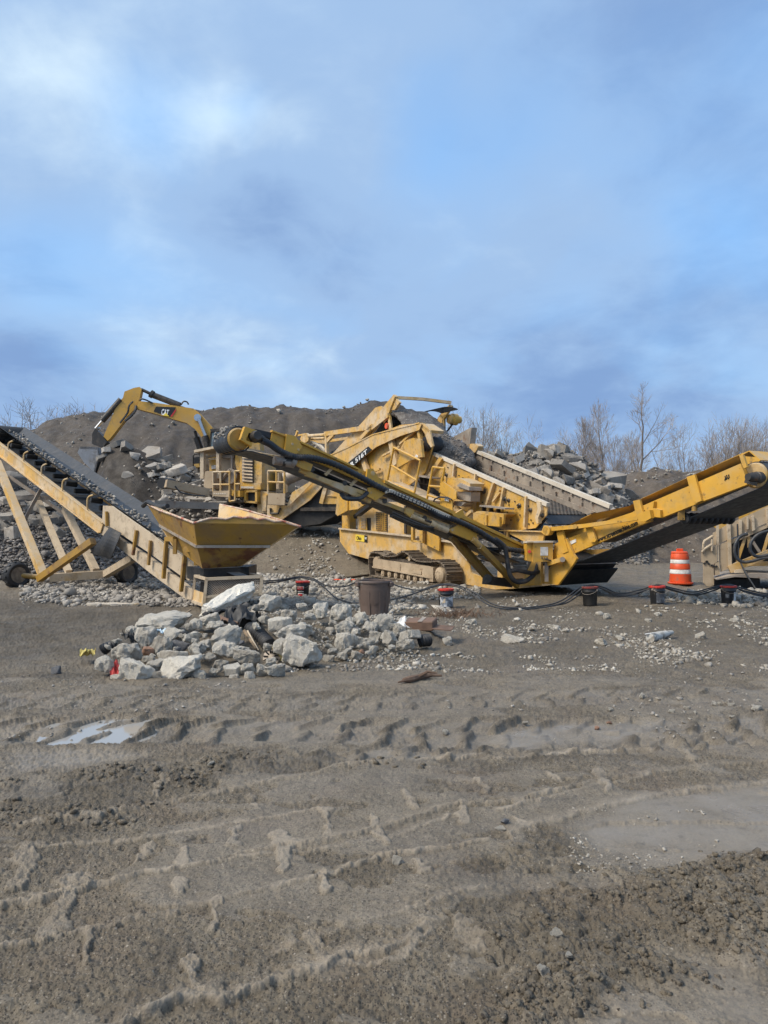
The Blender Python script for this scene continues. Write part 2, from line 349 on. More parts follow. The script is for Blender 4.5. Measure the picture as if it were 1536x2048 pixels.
M['mud'] = soil_mat('mud', (.127, .105, .075), (.184, .154, .113), (.246, .209, .155), True, [((.062, .051, .040), 50, .40, .74), ((.07, .057, .045), 115, .5, .55), ((.36, .32, .26), 33, .20, .90), ((.29, .255, .205), 90, .36, .80)])
M['soil'] = soil_mat('dark_soil', (.048, .040, .033), (.072, .060, .049), (.108, .091, .074), False, ((.42, .38, .32), 2.4, .10, .90))
M['soil2'] = soil_mat('earth', (.066, .053, .041), (.10, .081, .063), (.15, .124, .098), False, ((.42, .38, .32), 3.4, .16, .86))
M['bank'] = soil_mat('damp_earth', (.034, .028, .023), (.050, .042, .034), (.082, .069, .056), False, ((.42, .38, .32), 3.4, .14, .90))
M['aggregate'] = soil_mat('aggregate_fines', (.07, .06, .052), (.11, .095, .082), (.22, .2, .175), False, ((.38, .35, .31), 16, .3, .7))
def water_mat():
    m, nt, b = new_mat('puddle_water'); b.inputs['Base Color'].default_value = (.30, .29, .27, 1); b.inputs['Roughness'].default_value = .03  # pale base colour stands in for a white sky reflection
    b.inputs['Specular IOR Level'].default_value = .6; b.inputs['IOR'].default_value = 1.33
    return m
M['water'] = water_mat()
# ------------------------------------------------------------------ numpy noise
def _hash(ix, iy, seed):
    with np.errstate(over='ignore'):
        h = (ix.astype(np.int64)*374761393+iy.astype(np.int64)*668265263+seed*1442695041) & 0xffffffff
        h = ((h ^ (h >> 13))*1274126177) & 0xffffffff
        h = ((h ^ (h >> 16))*2246822519) & 0xffffffff
    return ((h ^ (h >> 15)) & 0xffffff)/float(0xffffff)
def vn(x, y, seed=0):
    ix = np.floor(x); iy = np.floor(y); fx = x-ix; fy = y-iy
    ux = fx*fx*fx*(fx*(fx*6-15)+10); uy = fy*fy*fy*(fy*(fy*6-15)+10)
    a = _hash(ix, iy, seed); b = _hash(ix+1, iy, seed); c = _hash(ix, iy+1, seed); d = _hash(ix+1, iy+1, seed)
    return (a*(1-ux)+b*ux)*(1-uy)+(c*(1-ux)+d*ux)*uy-.5
def fbm(x, y, o=5, seed=0, g=.5, lac=2.03):
    s = 0; a = 1.0
    for i in range(o):
        s = s+a*vn(x, y, seed+i*17); x, y = x*lac*.8-y*lac*.6, x*lac*.6+y*lac*.8; a *= g
    return s
def worley(x, y, seed=0, jit=.9):
    ix = np.floor(x); iy = np.floor(y); best = np.full(x.shape, 9.0); idv = np.zeros(x.shape)
    for dx in (-1, 0, 1):
        for dy in (-1, 0, 1):
            cx = ix+dx; cy = iy+dy
            px = cx+.5+(_hash(cx, cy, seed)-.5)*jit; py = cy+.5+(_hash(cx, cy, seed+7)-.5)*jit
            d = (x-px)**2+(y-py)**2; m = d < best
            best = np.where(m, d, best); idv = np.where(m, _hash(cx, cy, seed+13), idv)
    return np.sqrt(best), idv
def sstep(a, b, x):
    t = np.clip((x-a)/(b-a), 0, 1); return t*t*(3-2*t)
def polydist(x, y, pts):
    """distance to a polyline, the place along it and the signed side"""
    best = np.full(x.shape, 1e9); al = np.zeros(x.shape); sd = np.zeros(x.shape); acc = 0.0
    for (ax, ay), (bx, by) in zip(pts[:-1], pts[1:]):
        vx, vy = bx-ax, by-ay; l = math.hypot(vx, vy)+1e-9
        t = np.clip(((x-ax)*vx+(y-ay)*vy)/(l*l), 0, 1); d = np.hypot(x-ax-t*vx, y-ay-t*vy); m = d < best
        best = np.where(m, d, best); al = np.where(m, acc+t*l, al); sd = np.where(m, np.sign(vx*(y-ay)-vy*(x-ax)), sd); acc += l
    return best, al, sd
def inside(x, y, poly, soft, seed=0, warp=.12):
    """soft mask of a region outlined by ground points, with a wandering edge"""
    xw = x+warp*fbm(x*3, y*3, 3, seed+50); yw = y+warp*fbm(x*3+9, y*3, 3, seed+60)
    ins = np.zeros(x.shape, bool); n = len(poly)
    for i in range(n):
        (ax, ay), (bx, by) = poly[i], poly[(i+1) % n]
        c = ((ay > yw) != (by > yw)) & (xw < (bx-ax)*(yw-ay)/((by-ay) if abs(by-ay) > 1e-9 else 1e-9)+ax)
        ins ^= c
    d, _, _ = polydist(xw, yw, poly+[poly[0]])
    s = np.where(ins, d, -d)
    return sstep(-soft, soft, s)
def gp(*pix): return [tuple(G(px, py))[:2] for px, py in pix]

RIDGES = [  # ground lines squeezed up between the tread prints: points, half width m, height m
    (gp((-40, 1822), (90, 1806), (190, 1776), (350, 1742), (550, 1702), (700, 1676), (768, 1662), (900, 1622), (1080, 1600)), .030, .024),
    (gp((60, 1790), (220, 1772), (380, 1735), (560, 1712), (780, 1680), (900, 1640)), .016, .010),
    (gp((1060, 1604), (1160, 1574), (1240, 1558), (1340, 1544), (1440, 1530), (1560, 1522)), .035, .026),
    (gp((1000, 1628), (1080, 1606), (1180, 1580), (1300, 1552)), .018, .012),
    (gp((-20, 1908), (150, 1872), (350, 1826), (480, 1796), (625, 1766), (768, 1722), (860, 1706), (980, 1690)), .020, .015),
    (gp((20, 1652), (180, 1640), (300, 1612), (480, 1578), (625, 1552), (760, 1532), (960, 1508)), .030, .020),
    (gp((1020, 1672), (1140, 1640), (1230, 1618), (1300, 1596), (1400, 1576), (1560, 1560)), .040, .020),
    (gp((250, 2060), (350, 2020), (415, 1996), (450, 2006), (550, 1972), (650, 1946), (700, 1916), (770, 1912), (860, 1868)), .034, .019),
    (gp((660, 1930), (720, 1938), (800, 1930), (870, 1872)), .03, .012),
    (gp((0, 1700), (140, 1690), (330, 1668), (500, 1640), (640, 1620)), .02, .008),
    (gp((560, 1905), (700, 1850), (830, 1830), (960, 1790)), .02, .009),
    (gp((1000, 1520), (1150, 1502), (1300, 1500)), .03, .012),
]
LUGS = [  # raised prints of the grouser bars: from, to, half width, height
    ((150, 1758), (118, 1866), .055, .022), ((292, 1690), (268, 1726), .030, .018), ((372, 1700), (366, 1736), .028, .018), ((472, 1656), (466, 1692), .028, .020),
    ((562, 1668), (572, 1742), .045, .024), ((360, 1765), (366, 1792), .030, .018), ((652, 1622), (656, 1670), .030, .020), ((745, 1636), (768, 1690), .045, .024),
    ((168, 1868), (172, 1930), .026, .022), ((430, 1806), (424, 1862), .020, .018), ((648, 1750), (655, 1788), .028, .024), ((838, 1728), (845, 1752), .035, .016),
    ((372, 1930), (400, 1985), .03, .022), ((620, 1872), (645, 1920), .03, .020), ((810, 1580), (830, 1620), .03, .018), ((955, 1560), (975, 1592), .03, .018),
    ((1195, 1548), (1215, 1588), .035, .024), ((1085, 1540), (1120, 1562), .025, .015), ((1370, 1505), (1400, 1530), .03, .015), ((60, 1700), (30, 1780), .05, .020),
    ((920, 1610), (930, 1650), .03, .015), ((925, 1850), (945, 1895), .05, .012), ((1030, 1640), (1075, 1672), .03, .014), ((330, 1560), (310, 1590), .03, .016), ((500, 1590), (505, 1612), .03, .014),
]
FLAT_WET = gp((1130, 1660), (1240, 1618), (1400, 1582), (1560, 1562), (1620, 1700), (1480, 1712), (1320, 1742), (1200, 1720))
WET2 = gp((960, 1478), (1040, 1452), (1120, 1442), (1330, 1440), (1350, 1458), (1220, 1478), (1060, 1496))
WET3 = gp((80, 1492), (160, 1448), (200, 1430), (300, 1440), (270, 1462), (180, 1490))
WET4 = gp((1080, 2120), (1180, 2000), (1320, 1930), (1560, 1880), (1600, 2120))
WET5 = gp((0, 1500), (240, 1494), (300, 1512), (150, 1540), (0, 1545))
WET6 = gp((540, 1520), (760, 1500), (960, 1496), (900, 1520), (700, 1545))
CLODS = gp((930, 2100), (985, 1990), (1010, 1900), (1075, 1810), (1180, 1770), (1300, 1752), (1570, 1702), (1570, 1860), (1400, 1905), (1230, 1950), (1130, 2010), (1090, 2100))
CRUMB = gp((0, 1560), (60, 1545), (260, 1530), (480, 1515), (740, 1508), (820, 1528), (560, 1560), (340, 1590), (150, 1650), (0, 1680))
CRUMB2 = gp((860, 1760), (960, 1690), (1100, 1680), (1200, 1740), (1060, 1800), (960, 1860), (860, 1850))
def heap_h(x, y):
    """dirt under the near rubble: two sloping heaps"""
    l = .27*sstep(8.5, 10.2, y)*sstep(13.2, 10.6, y)*sstep(-3.35, -2.6, x)*sstep(-.55, -1.15, x)
    r = .24*sstep(9.4, 10.7, y)*sstep(13.0, 11.0, y)*sstep(-1.5, -.9, x)*sstep(1.0, .35, x)
    return np.maximum(l, r)
def base_h(x, y):
    """the lie of the land: flat yard, rising to the crusher's ramp behind"""
    x = np.asarray(x, float); y = np.asarray(y, float)
    ramp = 1.55*sstep(23.9, 30.0, y+.12*x)*sstep(3.2, -.8, x-.15*(y-25))
    h = .05*fbm(x*.30, y*.30, 3, 3)*sstep(10, 18, y)+ramp*(1+.12*fbm(x*.8, y*.8, 4, 5))
    return h+heap_h(x, y)*(1+.5*fbm(x*2.2, y*2.2, 4, 8))
def tread_rows(x, y):
    """two bands of chevron tyre prints across the yard"""
    h = np.zeros(x.shape); bm_ = np.zeros(x.shape); fm_ = np.zeros(x.shape)
    for pts, ph, half, amp in ((gp((-600, 1456), (200, 1458), (500, 1460), (800, 1464), (1300, 1464), (1900, 1450)), .0, .44, 1.0), (gp((-600, 1400), (300, 1402), (700, 1404), (1200, 1396), (1900, 1385)), .4, .34, .5), (gp((700, 1512), (1100, 1496), (1600, 1480)), .2, .22, .5), (gp((-100, 1572), (300, 1540), (640, 1518)), .1, .25, .3)):
        d, al, sd = polydist(x, y, pts)
        s = d*sd; band = sstep(half, half*.75, d)
        u = al/.31+ph-.85*np.abs(s/half)**1.2*np.where(s > 0, 1, -.25)+.3*(s > 0)+.14*fbm(x*1.5, y*1.5, 3, 31)
        fr = u-np.floor(u)
        ff = fr+.10*fbm(x*7, y*7, 3, 37); bar = np.where(ff < .5, sstep(.18, .48, ff), sstep(.60, .50, ff))*sstep(half*.02, half*.10, d)
        h += amp*(band*(bar*.066*(.75+.8*fbm(x*2.3, y*2.3, 3, 38))-.030)+.016*np.exp(-((d-half)/.05)**2)*(.6+fbm(x*3, y*3, 3, 33)))
        bm_ = np.maximum(bm_, amp**.5*np.maximum(band*bar, .8*np.exp(-((d-half)/.05)**2)*(fbm(x*4, y*4, 3, 39) > -.05))); fm_ = np.maximum(fm_, amp**.5*band*(1-bar))
    return h, bm_, fm_
def ground_h(x, y, full=False):
    x = np.asarray(x, float); y = np.asarray(y, float)
    h = base_h(x, y)
    r = np.hypot(x, y)
    near = sstep(26, 9, r)
    flat = inside(x, y, FLAT_WET, .12, 1); w2 = inside(x, y, WET2, .10, 2); w3 = inside(x, y, WET3, .08, 3); w4 = inside(x, y, WET4, .14, 4); w5 = inside(x, y, WET5, .1, 5); w6 = inside(x, y, WET6, .12, 9)
    cl = inside(x, y, CLODS, .10, 6, .2); cr = np.maximum(inside(x, y, CRUMB, .2, 7, .3), .9*inside(x, y, CRUMB2, .12, 8, .2))
    # wandering copies of the coordinates keep the lines from being straight
    xw = x+.035*fbm(x*6, y*6, 4, 11)+.012*fbm(x*22, y*22, 3, 12); yw = y+.035*fbm(x*6+5, y*6, 4, 13)+.012*fbm(x*22, y*22+7, 3, 14)
    calm = 1-np.clip(np.maximum(flat, .75*np.maximum(w4, w2)), 0, 1)*.88
    big = .030*fbm(x*.9, y*.9, 4, 21)
    mid = (.009+.010*np.exp(-((y-7.6)/.6)**2)+.016*sstep(7.8, 9.2, y))*fbm(x*4, y*4, 6, 22, .6)
    w1, _ = worley(x*22+2*fbm(x*7, y*7, 3, 41), y*22, 42); fine = .008*(.6-w1)+.011*fbm(x*30, y*30, 4, 23, .7)
    far_lumps = .03*fbm(x*3.1, y*2.4, 5, 25, .6)*sstep(8.0, 10.5, y)
    h = h+big+calm*(mid+fine*near*1.3)+far_lumps
    sm_ = fbm(xw*1.25, yw*2.3, 6, 51, .55); smear = sstep(.02, .075, sm_)*sstep(9.5, 7.5, y)
    h = h+.011*smear-calm*fine*near*.8*smear
    rid = np.zeros(x.shape)
    m = (y < 9.5)
    if m.any():
        X, Y, XW, YW = x[m], y[m], xw[m], yw[m]; hh = np.zeros(X.shape); dry = np.zeros(X.shape)
        for i, (pts, w, a) in enumerate(RIDGES):
            d, al, sd = polydist(XW, YW, pts)
            am = .7+1.6*np.clip(.35+fbm(al*2.1+i*7.7, al*0+i*3.3, 3, 71), 0, 1)
            ww = .75*w*(1+.8*fbm(al*5+i, al*0, 2, 73))
            rg = .7*ww*fbm(X*13, Y*13, 3, 72+i); q = d*sd+rg
            p = np.where(q > 0, np.exp(-(np.maximum(q, 0)/(1.9*ww))**1.5), sstep(-ww*.55, ww*.15, q))
            hh = np.maximum(hh, .85*a*am*p); dry = np.maximum(dry, p*.8*am)
            hh -= .007*np.exp(-((d*sd+ww*2.2)/(ww*1.1))**2)
        for i, (p0, p1, w, a) in enumerate(LUGS):
            d, al, sd = polydist(XW, YW, gp(p0, p1))
            ww = np.maximum(w*(.75+.9*fbm(al*9+i*5, al*0+i, 2, 75)+.35*fbm(X*14, Y*14, 3, 76)), .3*w)
            p = sstep(ww*1.15, ww*.85, d+.5*ww*fbm(X*24, Y*24, 4, 78))
            hh = np.maximum(hh, .62*a*p*(1.0+.5*fbm(X*20, Y*20, 3, 77))); dry = np.maximum(dry, p*.9)
        f, idv = worley(X*17+.9*fbm(X*9, Y*9, 3, 81), Y*17, 82); f2, id2 = worley(X*34, Y*34, 83); f3, id3 = worley(X*9+.6*fbm(X*5, Y*5, 2, 84), Y*9, 85)
        big_c = np.where(idv > .35, .028*np.sqrt(np.clip(1-(f/.58)**2, 0, 1))*(.4+idv), 0)
        bb = np.where(id3 > .72, .034*np.sqrt(np.clip(1-(f3/.5)**2, 0, 1)), 0)
        small_c = .017*np.sqrt(np.clip(1-(f2/.6)**2, 0, 1))*(.3+id2)
        hh = hh+cl[m]*(.035+np.maximum(np.maximum(big_c, bb), small_c)*1.0+.05*fbm(X*2.2, Y*2.2, 3, 86))
        hh = hh+.75*cr[m]*(small_c*1.0+.4*big_c*(idv > .55))*(.4+1.2*np.clip(.4+fbm(X*2.4, Y*2.4, 3, 88), 0, 1))
        rid[m] = hh; _d = np.zeros(x.shape); _d[m] = dry
    else: _d = np.zeros(x.shape)
    xt = x+.05*fbm(x*3.5, y*3.5, 3, 15); yt = y+.05*fbm(x*3.5+5, y*3.5, 3, 16); tr, tbar, tflat = tread_rows(xt, yt); tr = .8*tr*sstep(10.5, 8.5, y)*(1-.7*w2)
    h = h+rid*(1-.6*flat)+tr*(1+.5*fbm(x*4, y*4, 3, 35))
    h = h-.022*w3-.018*w2-.012*flat-.02*w5*.5
    # rows of mud furrows further out
    h = h+.03*np.sin(y*3.2+1.5*fbm(x*.5, y*.5, 3, 91)*6)*sstep(18, 22, y)*sstep(40, 30, y)*sstep(5, 8, x)
    if not full: return h
    wet = np.clip(np.maximum.reduce([flat, w2, w3*.95, w4*.75, w5*.8, w6*.7]), 0, 1)
    wet = np.maximum(wet, np.maximum(.30*smear, .6*tflat*sstep(9.5, 8, y)))
    wet = np.clip(wet*(.85+.5*fbm(x*5, y*5, 4, 92))-np.clip(rid+tr-.012, 0, .03)*14, 0, 1)
    tone = np.clip(cr*.5+cl*.10+.8*np.clip(fbm(x*.8, y*.8, 5, 93)-.05, 0, 1)*sstep(11, 7, y)+.55*sstep(-2.2, -4.0, x)*sstep(8, 10.5, y)*sstep(19, 15, y)*(.8+fbm(x, y, 3, 95)), 0, 1)
    tone = np.clip(tone+.50*sstep(8.2, 9.6, y)*sstep(19, 14, y)*(.75+.9*fbm(x*.9, y*.9, 4, 97)), 0, 1)
    tone = np.maximum(tone, .75*np.exp(-((y-8.15)/.30)**2)*sstep(-.6, -2, x)*(.7+fbm(x*2, y*2, 3, 96)))
    tone = np.clip(tone+.62*tbar*sstep(9.5, 8, y)*(.5+1.2*np.clip(.4+fbm(x*6, y*6, 3, 98), 0, 1))-.3*smear, 0, 1)
    dry = np.clip(_d*.75, 0, 1)*(.6+.8*np.clip(.5+fbm(x*6, y*6, 3, 94), 0, 1))
    return h, wet, tone, dry
def H(x, y): return float(ground_h(np.array([x], float), np.array([y], float))[0])

def grid_mesh(name, X, Y, Z, mat, smooth=True, attr=None):
    nr, nc = X.shape
    me = bpy.data.meshes.new(name); nv = nr*nc; nf = (nr-1)*(nc-1)
    co = np.stack([X, Y, Z], -1).reshape(-1, 3).astype(np.float32)
    org = np.array([co[:, 0].mean(), co[:, 1].mean(), 0], np.float32)
    me.vertices.add(nv); me.vertices.foreach_set('co', (co-org).ravel())
    i = np.arange(nv).reshape(nr, nc); q = np.stack([i[:-1, :-1], i[:-1, 1:], i[1:, 1:], i[1:, :-1]], -1).reshape(-1, 4)
    me.loops.add(nf*4); me.polygons.add(nf)
    me.loops.foreach_set('vertex_index', q.ravel().astype(np.int32))
    me.polygons.foreach_set('loop_start', (np.arange(nf)*4).astype(np.int32))
    me.polygons.foreach_set('use_smooth', np.full(nf, smooth))
    me.update(calc_edges=True); me.validate()
    if attr is not None:
        a = me.attributes.new('soil', 'FLOAT_COLOR', 'POINT'); a.data.foreach_set('color', np.concatenate([attr.reshape(-1, 3), np.ones((nv, 1))], 1).astype(np.float32).ravel())
    o = bpy.data.objects.new(name, me); COL.objects.link(o); o.location = tuple(float(v) for v in org); me.materials.append(mat)
    return o
def build_ground():
    py = np.concatenate([np.linspace(2300, 1400, 440), np.linspace(1398, 1180, 150), np.linspace(1178, 1084, 50)])
    d = CH*F/(py-HZ); d = np.concatenate([d, np.geomspace(d[-1]*1.06, 3000, 36)])
    u = np.concatenate([np.linspace(-3.2, -.95, 14)[:-1], np.linspace(-.95, -.62, 130)[:-1], np.linspace(-.62, .62, 900), np.linspace(.62, .95, 130)[1:], np.linspace(.95, 3.2, 14)[1:]])
    Y, U = np.meshgrid(d, u, indexing='ij'); X = U*Y
    h, wet, tone, dry = ground_h(X, Y, True)
    h = np.where(Y > 60, h*np.exp(-(Y-60)/60), h)
    o = grid_mesh('ground', X, Y, h, M['mud'], True, np.stack([wet, tone, dry], -1))
    tag(o, kind='structure')
build_ground()
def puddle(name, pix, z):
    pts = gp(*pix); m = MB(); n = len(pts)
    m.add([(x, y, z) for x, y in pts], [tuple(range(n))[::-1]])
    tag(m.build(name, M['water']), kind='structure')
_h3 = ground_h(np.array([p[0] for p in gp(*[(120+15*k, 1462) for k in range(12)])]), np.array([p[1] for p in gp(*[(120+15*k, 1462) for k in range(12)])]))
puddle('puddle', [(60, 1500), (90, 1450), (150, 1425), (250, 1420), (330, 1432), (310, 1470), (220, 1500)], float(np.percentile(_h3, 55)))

# ------------------------------------------------------------------ hills and heaps
def hill(name, mat, xr, yr, nx, ny, func, kind='structure', rough=.35, seed=0, detail=1.0):
    x = np.linspace(*xr, nx); y = np.linspace(*yr, ny); Y, X = np.meshgrid(y, x, indexing='ij')
    Z = func(X, Y)
    Z = Z+rough*fbm(X*.45, Y*.45, 4, seed+1)*np.clip(Z/2, 0, 1)+detail*(.16*fbm(X*1.4, Y*1.4, 4, seed+2)+.06*fbm(X*5, Y*5, 3, seed+3))*np.clip(Z*2+.5, 0, 1)
    o = grid_mesh(name, X, Y, Z, mat)
    tag(o, kind=kind); o['_f'] = 0; del o['_f']
    f = lambda px, py: func(np.array([px], float), np.array([py], float))[0]
    return o, (x, y, Z)
def surf(data, px, py):
    x, y, Z = data
    i = int(np.clip(np.searchsorted(y, py), 1, len(y)-1)); j = int(np.clip(np.searchsorted(x, px), 1, len(x)-1))
    return float(Z[i, j])
def crest(pix, d):
    xs = [(p[0]-768)/F*d for p in pix]; zs = [CH+(HZ-p[1])/F*d for p in pix]
    return lambda x: np.interp(x, xs, zs, left=0, right=0)
# the long spoil mound along the back
_c1 = crest([(-420, 905), (-200, 888), (0, 868), (40, 858), (110, 832), (180, 816), (260, 812), (330, 806), (400, 812), (440, 806), (480, 801), (540, 803), (600, 808), (650, 808), (700, 799), (745, 793), (785, 796), (830, 818), (870, 845), (905, 880), (950, 920), (1010, 960), (1100, 1010), (1200, 1052)], 50)
def f_mound(x, y):
    c = _c1(x*50/np.maximum(y, 38)*.55+x*.45)
    return np.maximum(c, 0)*sstep(33, 50.5, y+1.2*fbm(x*.22, y*.22, 3, 201))*sstep(82, 64, y)*(1+.03*fbm(x*.9+.12*y, y*.10, 4, 205))-.4
mound, D_mound = hill('hill', M['soil'], (-42, 18), (33, 82), 330, 220, f_mound, seed=200, rough=.22, detail=1.3)
# dark earth bank with slabs, left of the crusher
_c2 = crest([(100, 1010), (150, 992), (185, 965), (202, 910), (216, 880), (262, 878), (300, 900), (340, 925), (400, 945), (450, 960), (560, 975), (680, 985), (760, 1010)], 32.5)
def f_bank(x, y):
    return np.maximum(_c2(x*32.5/np.maximum(y, 26)), 0)*sstep(28.2, 32.8, y+.6*fbm(x*.5, y*.5, 3, 211))*sstep(39.5, 34.5, y)-.2
bank, D_bank = hill('hill', M['bank'], (-17, 1), (27.5, 40), 170, 120, f_bank, seed=210, rough=.35)
# gravel heap behind the stacking conveyor
_c3 = crest([(-420, 930), (-160, 935), (-40, 945), (40, 955), (110, 985), (190, 1010), (260, 1040), (330, 1090), (380, 1140), (420, 1160)], 27.0)
def f_gravel(x, y):
    return np.maximum(_c3(x*27/np.maximum(y, 20)), 0)*sstep(21.8, 27.2, y+.4*fbm(x*.6, y*.6, 3, 221))*sstep(33, 29, y)-.15
gravel, D_gravel = hill('hill', M['aggregate'], (-24, -5), (20.5, 33), 170, 130, f_gravel, seed=220, rough=.25)
# dark core of the concrete rubble pile on the right
_c4 = crest([(860, 960), (930, 915), (985, 898), (1040, 896), (1080, 890), (1110, 884), (1140, 896), (1180, 925), (1230, 965), (1265, 1000), (1300, 1050)], 35)
def f_rub(x, y):
    return np.maximum(_c4(x*35/np.maximum(y, 28)), 0)*sstep(29.5, 35.2, y)*sstep(42, 37, y)-.2
rub, D_rub = hill('hill', M['aggregate'], (1.5, 14), (29, 42), 130, 110, f_rub, seed=230, rough=.4)
# low earth berm along the right
_c5 = crest([(1080, 1010), (1150, 985), (1220, 952), (1275, 938), (1330, 936), (1400, 935), (1480, 950), (1560, 945), (1700, 950), (1900, 960)], 38)
def f_berm(x, y):
    return np.maximum(_c5(x*38/np.maximum(y, 30)), 0)*sstep(31.0, 38.5, y+.8*fbm(x*.4, y*.4, 3, 241))*sstep(52, 44, y)-.15
berm, D_berm = hill('hill', M['soil2'], (7, 34), (30, 52), 220, 160, f_berm, seed=240, rough=.45, detail=1.5)
# ------------------------------------------------------------------ the big yellow screening plant
Z = Vector((0, 0, 1))
def screener():
    S = Pl(1.43, 20.5, -60); D = Pl(3.6, 18.0, 30)
    Yl, Yc = M['yellow'], M['yellow_clean']
    root = thing('screening_plant', (3.2, 20.2, 0), 'big yellow tracked screening plant with two folding conveyors and a sloping screen box', 'screening machine')
    # ---- hull
    HUL = [(679, 1057), (820, 1072), (905, 1084), (937, 1120), (942, 1145), (980, 1160), (1060, 1166), (1115, 1169), (1032, 1177), (990, 1179), (928, 1168), (736, 1118), (697, 1107), (680, 1083)]
    m = MB(); m.panel(S, HUL, .6, .04); m.panel(S, HUL, 2.5, .04)
    # floor and cross members between the two hull plates
    for a, b in (((697, 1106), (736, 1117)), ((736, 1117), (928, 1167)), ((928, 1167), (990, 1178)), ((990, 1178), (1100, 1170))):
        A = S.at(*a, .64); B = S.at(*b, .64); m.prism([A, B, B+Z*.03, A+Z*.03], S.n*1.86)
    for p in ((690, 1075), (760, 1085), (1000, 1150), (1085, 1140)):
        A = S.at(*p, .64); m.beam(A, A+S.n*1.86, .2, .2)
    hull = m.build('hull', M['tan_yellow'], root)
    m = MB(); A = S.at(679, 1057, .55); B = S.at(820, 1072, .55); C_ = S.at(905, 1084, .55)
    m.beam(A, B, .10, .05); m.beam(B, C_, .10, .05); m.beam(S.at(905, 1084, .55), S.at(937, 1120, .55), .1, .05)
    m.build('hull_rail', M['tan'], hull)
    sg = MB(); sg.panel(S, [(711, 1068.5), (728.5, 1070.8), (728.5, 1083.8), (711, 1081.5)], .575, .02); o = sg.build('sign_plate', M['signyellow'], root)
    sg = MB(); sg.panel(S, [(728.8, 1070.8), (734, 1071.5), (734, 1085), (728.8, 1084)], .575, .02); sg.build('sign_end', M['textblack'], o)
    a = S.at(713.0, 1079.2, .572); b = S.at(728, 1081.2, .572)
    text_mesh('sign_lettering', 'Ohio', .17, M['textblack'], o, a, b-a, Z, .004, .95)
    a = S.at(729.2, 1078.0, .572); b = S.at(734, 1078.8, .572)
    text_mesh('sign_lettering', 'CAT', .09, M['textwhite'], o, a, b-a, Z, .004, .8)
    # ---- engine housing
    m = MB(); m.panel(S, [(716, 1061), (714, 1028), (735, 1016), (757, 1004), (812, 1004), (812, 1069)], .72, 1.6)
    eng = m.build('engine_housing', M['tan_yellow'], root)
    m = MB(); m.panel(S, [(752, 1024), (773, 1026), (773, 1062), (752, 1060)], .70, .03)
    g = m.build('grille', M['darksteel'], eng)
    m = MB()
    for k in range(9):
        y = 1026+k*4; m.panel(S, [(752.5, y), (772.5, y+1.6), (772.5, y+3.6), (752.5, y+2.0)], .685, .02)
    for k in range(1, 5): m.panel(S, [(752+k*4.2-.6, 1025), (752+k*4.2+.6, 1025), (752+k*4.2+.6, 1061), (752+k*4.2-.6, 1061)], .675, .012)
    m.build('grille_bars', M['shaded_yellow_rust'], g)
    part('door_opening_shade', M['black'], eng, S, [([(731, 1036), (741, 1036), (741, 1061), (731, 1060)], .705, .03)])  # black sheet stands in for the shade inside the door opening
    m = MB(); m.panel(S, [(719, 1034), (732, 1036), (734, 1060), (719, 1058)], .66, .03)
    dr = m.build('louvre_door', M['yellow'], eng)
    m = MB()
    for k in range(7): m.panel(S, [(721, 1036.5+k*3), (731, 1038+k*3), (731, 1039.3+k*3), (721, 1037.8+k*3)], .64, .03)
    m.build('louvre', M['greysteel'], dr)
    part('housing_seam', M['darksteel'], eng, S, [([(774.5, 1010), (775.8, 1010), (775.8, 1066), (774.5, 1066)], .712, .02), ([(808, 1012), (812, 1012), (812, 1067), (808, 1067)], .70, .03)])
    # ---- guard and post at the tail end
    m = MB(); m.panel(S, [(678, 988), (695, 997), (695, 1021), (674, 1032), (674, 1010)], .25, .05); m.panel(S, [(695, 998), (742, 1000), (716, 1018), (695, 1021)], .3, .05)
    m.panel(S, [(674, 985), (679, 988), (675, 1031), (671, 1028)], .3, 1.9)
    m.build('tail_guard', Yl, root)
    m = MB(); m.panel(S, [(684, 1020), (699, 1024), (699, 1060), (684, 1058)], .75, .25); m.build('post', Yl, root)
    m = MB(); m.beam(S.at(716, 1030, .4), S.at(752, 1003, .4), .18, .10); m.beam(S.at(712, 1034, .9), S.at(745, 1008, .9), .2, .12); m.build('belt_scraper', M['black'], root)
    # ---- doors hanging beside the hull
    m = MB(); m.panel(S, [(822, 1050), (826, 1050), (826, 1085), (822, 1083)], .3, .08); m.panel(S, [(822, 1083), (843, 1086), (843, 1082), (822, 1080)], .3, .06)
    m.panel(S, [(839, 1052), (845, 1053), (845, 1086), (839, 1084)], .3, .08); m.panel(S, [(845, 1053), (880, 1060), (878, 1102), (845, 1086)], .45, .06)
    m.panel(S, [(826, 1052), (839, 1052), (839, 1083), (826, 1081)], .75, .02)
    m.build('side_box', Yl, root)
    # ---- crawler tracks
    PATH = [(742, 1105), (755, 1106), (763, 1110), (772, 1113), (789, 1112), (798, 1107), (806, 1104), (815, 1109), (824, 1117), (834, 1122), (855, 1124), (874, 1123), (884, 1129), (890, 1140), (892, 1152), (889, 1164), (882, 1170), (840, 1165), (790, 1158), (745, 1152), (739, 1145), (737, 1130), (738, 1114), (742, 1105)]
    pts = [S.at(x, y, 0) for x, y in PATH]; sp = smoothpath(pts, 8)
    L = [0]
    for a, b in zip(sp[:-1], sp[1:]): L.append(L[-1]+(b-a).length)
    def along(s):
        i = int(np.clip(np.searchsorted(L, s)-1, 0, len(sp)-2)); t = (s-L[i])/max(1e-6, L[i+1]-L[i]); return sp[i].lerp(sp[i+1], t), (sp[i+1]-sp[i]).normalized()
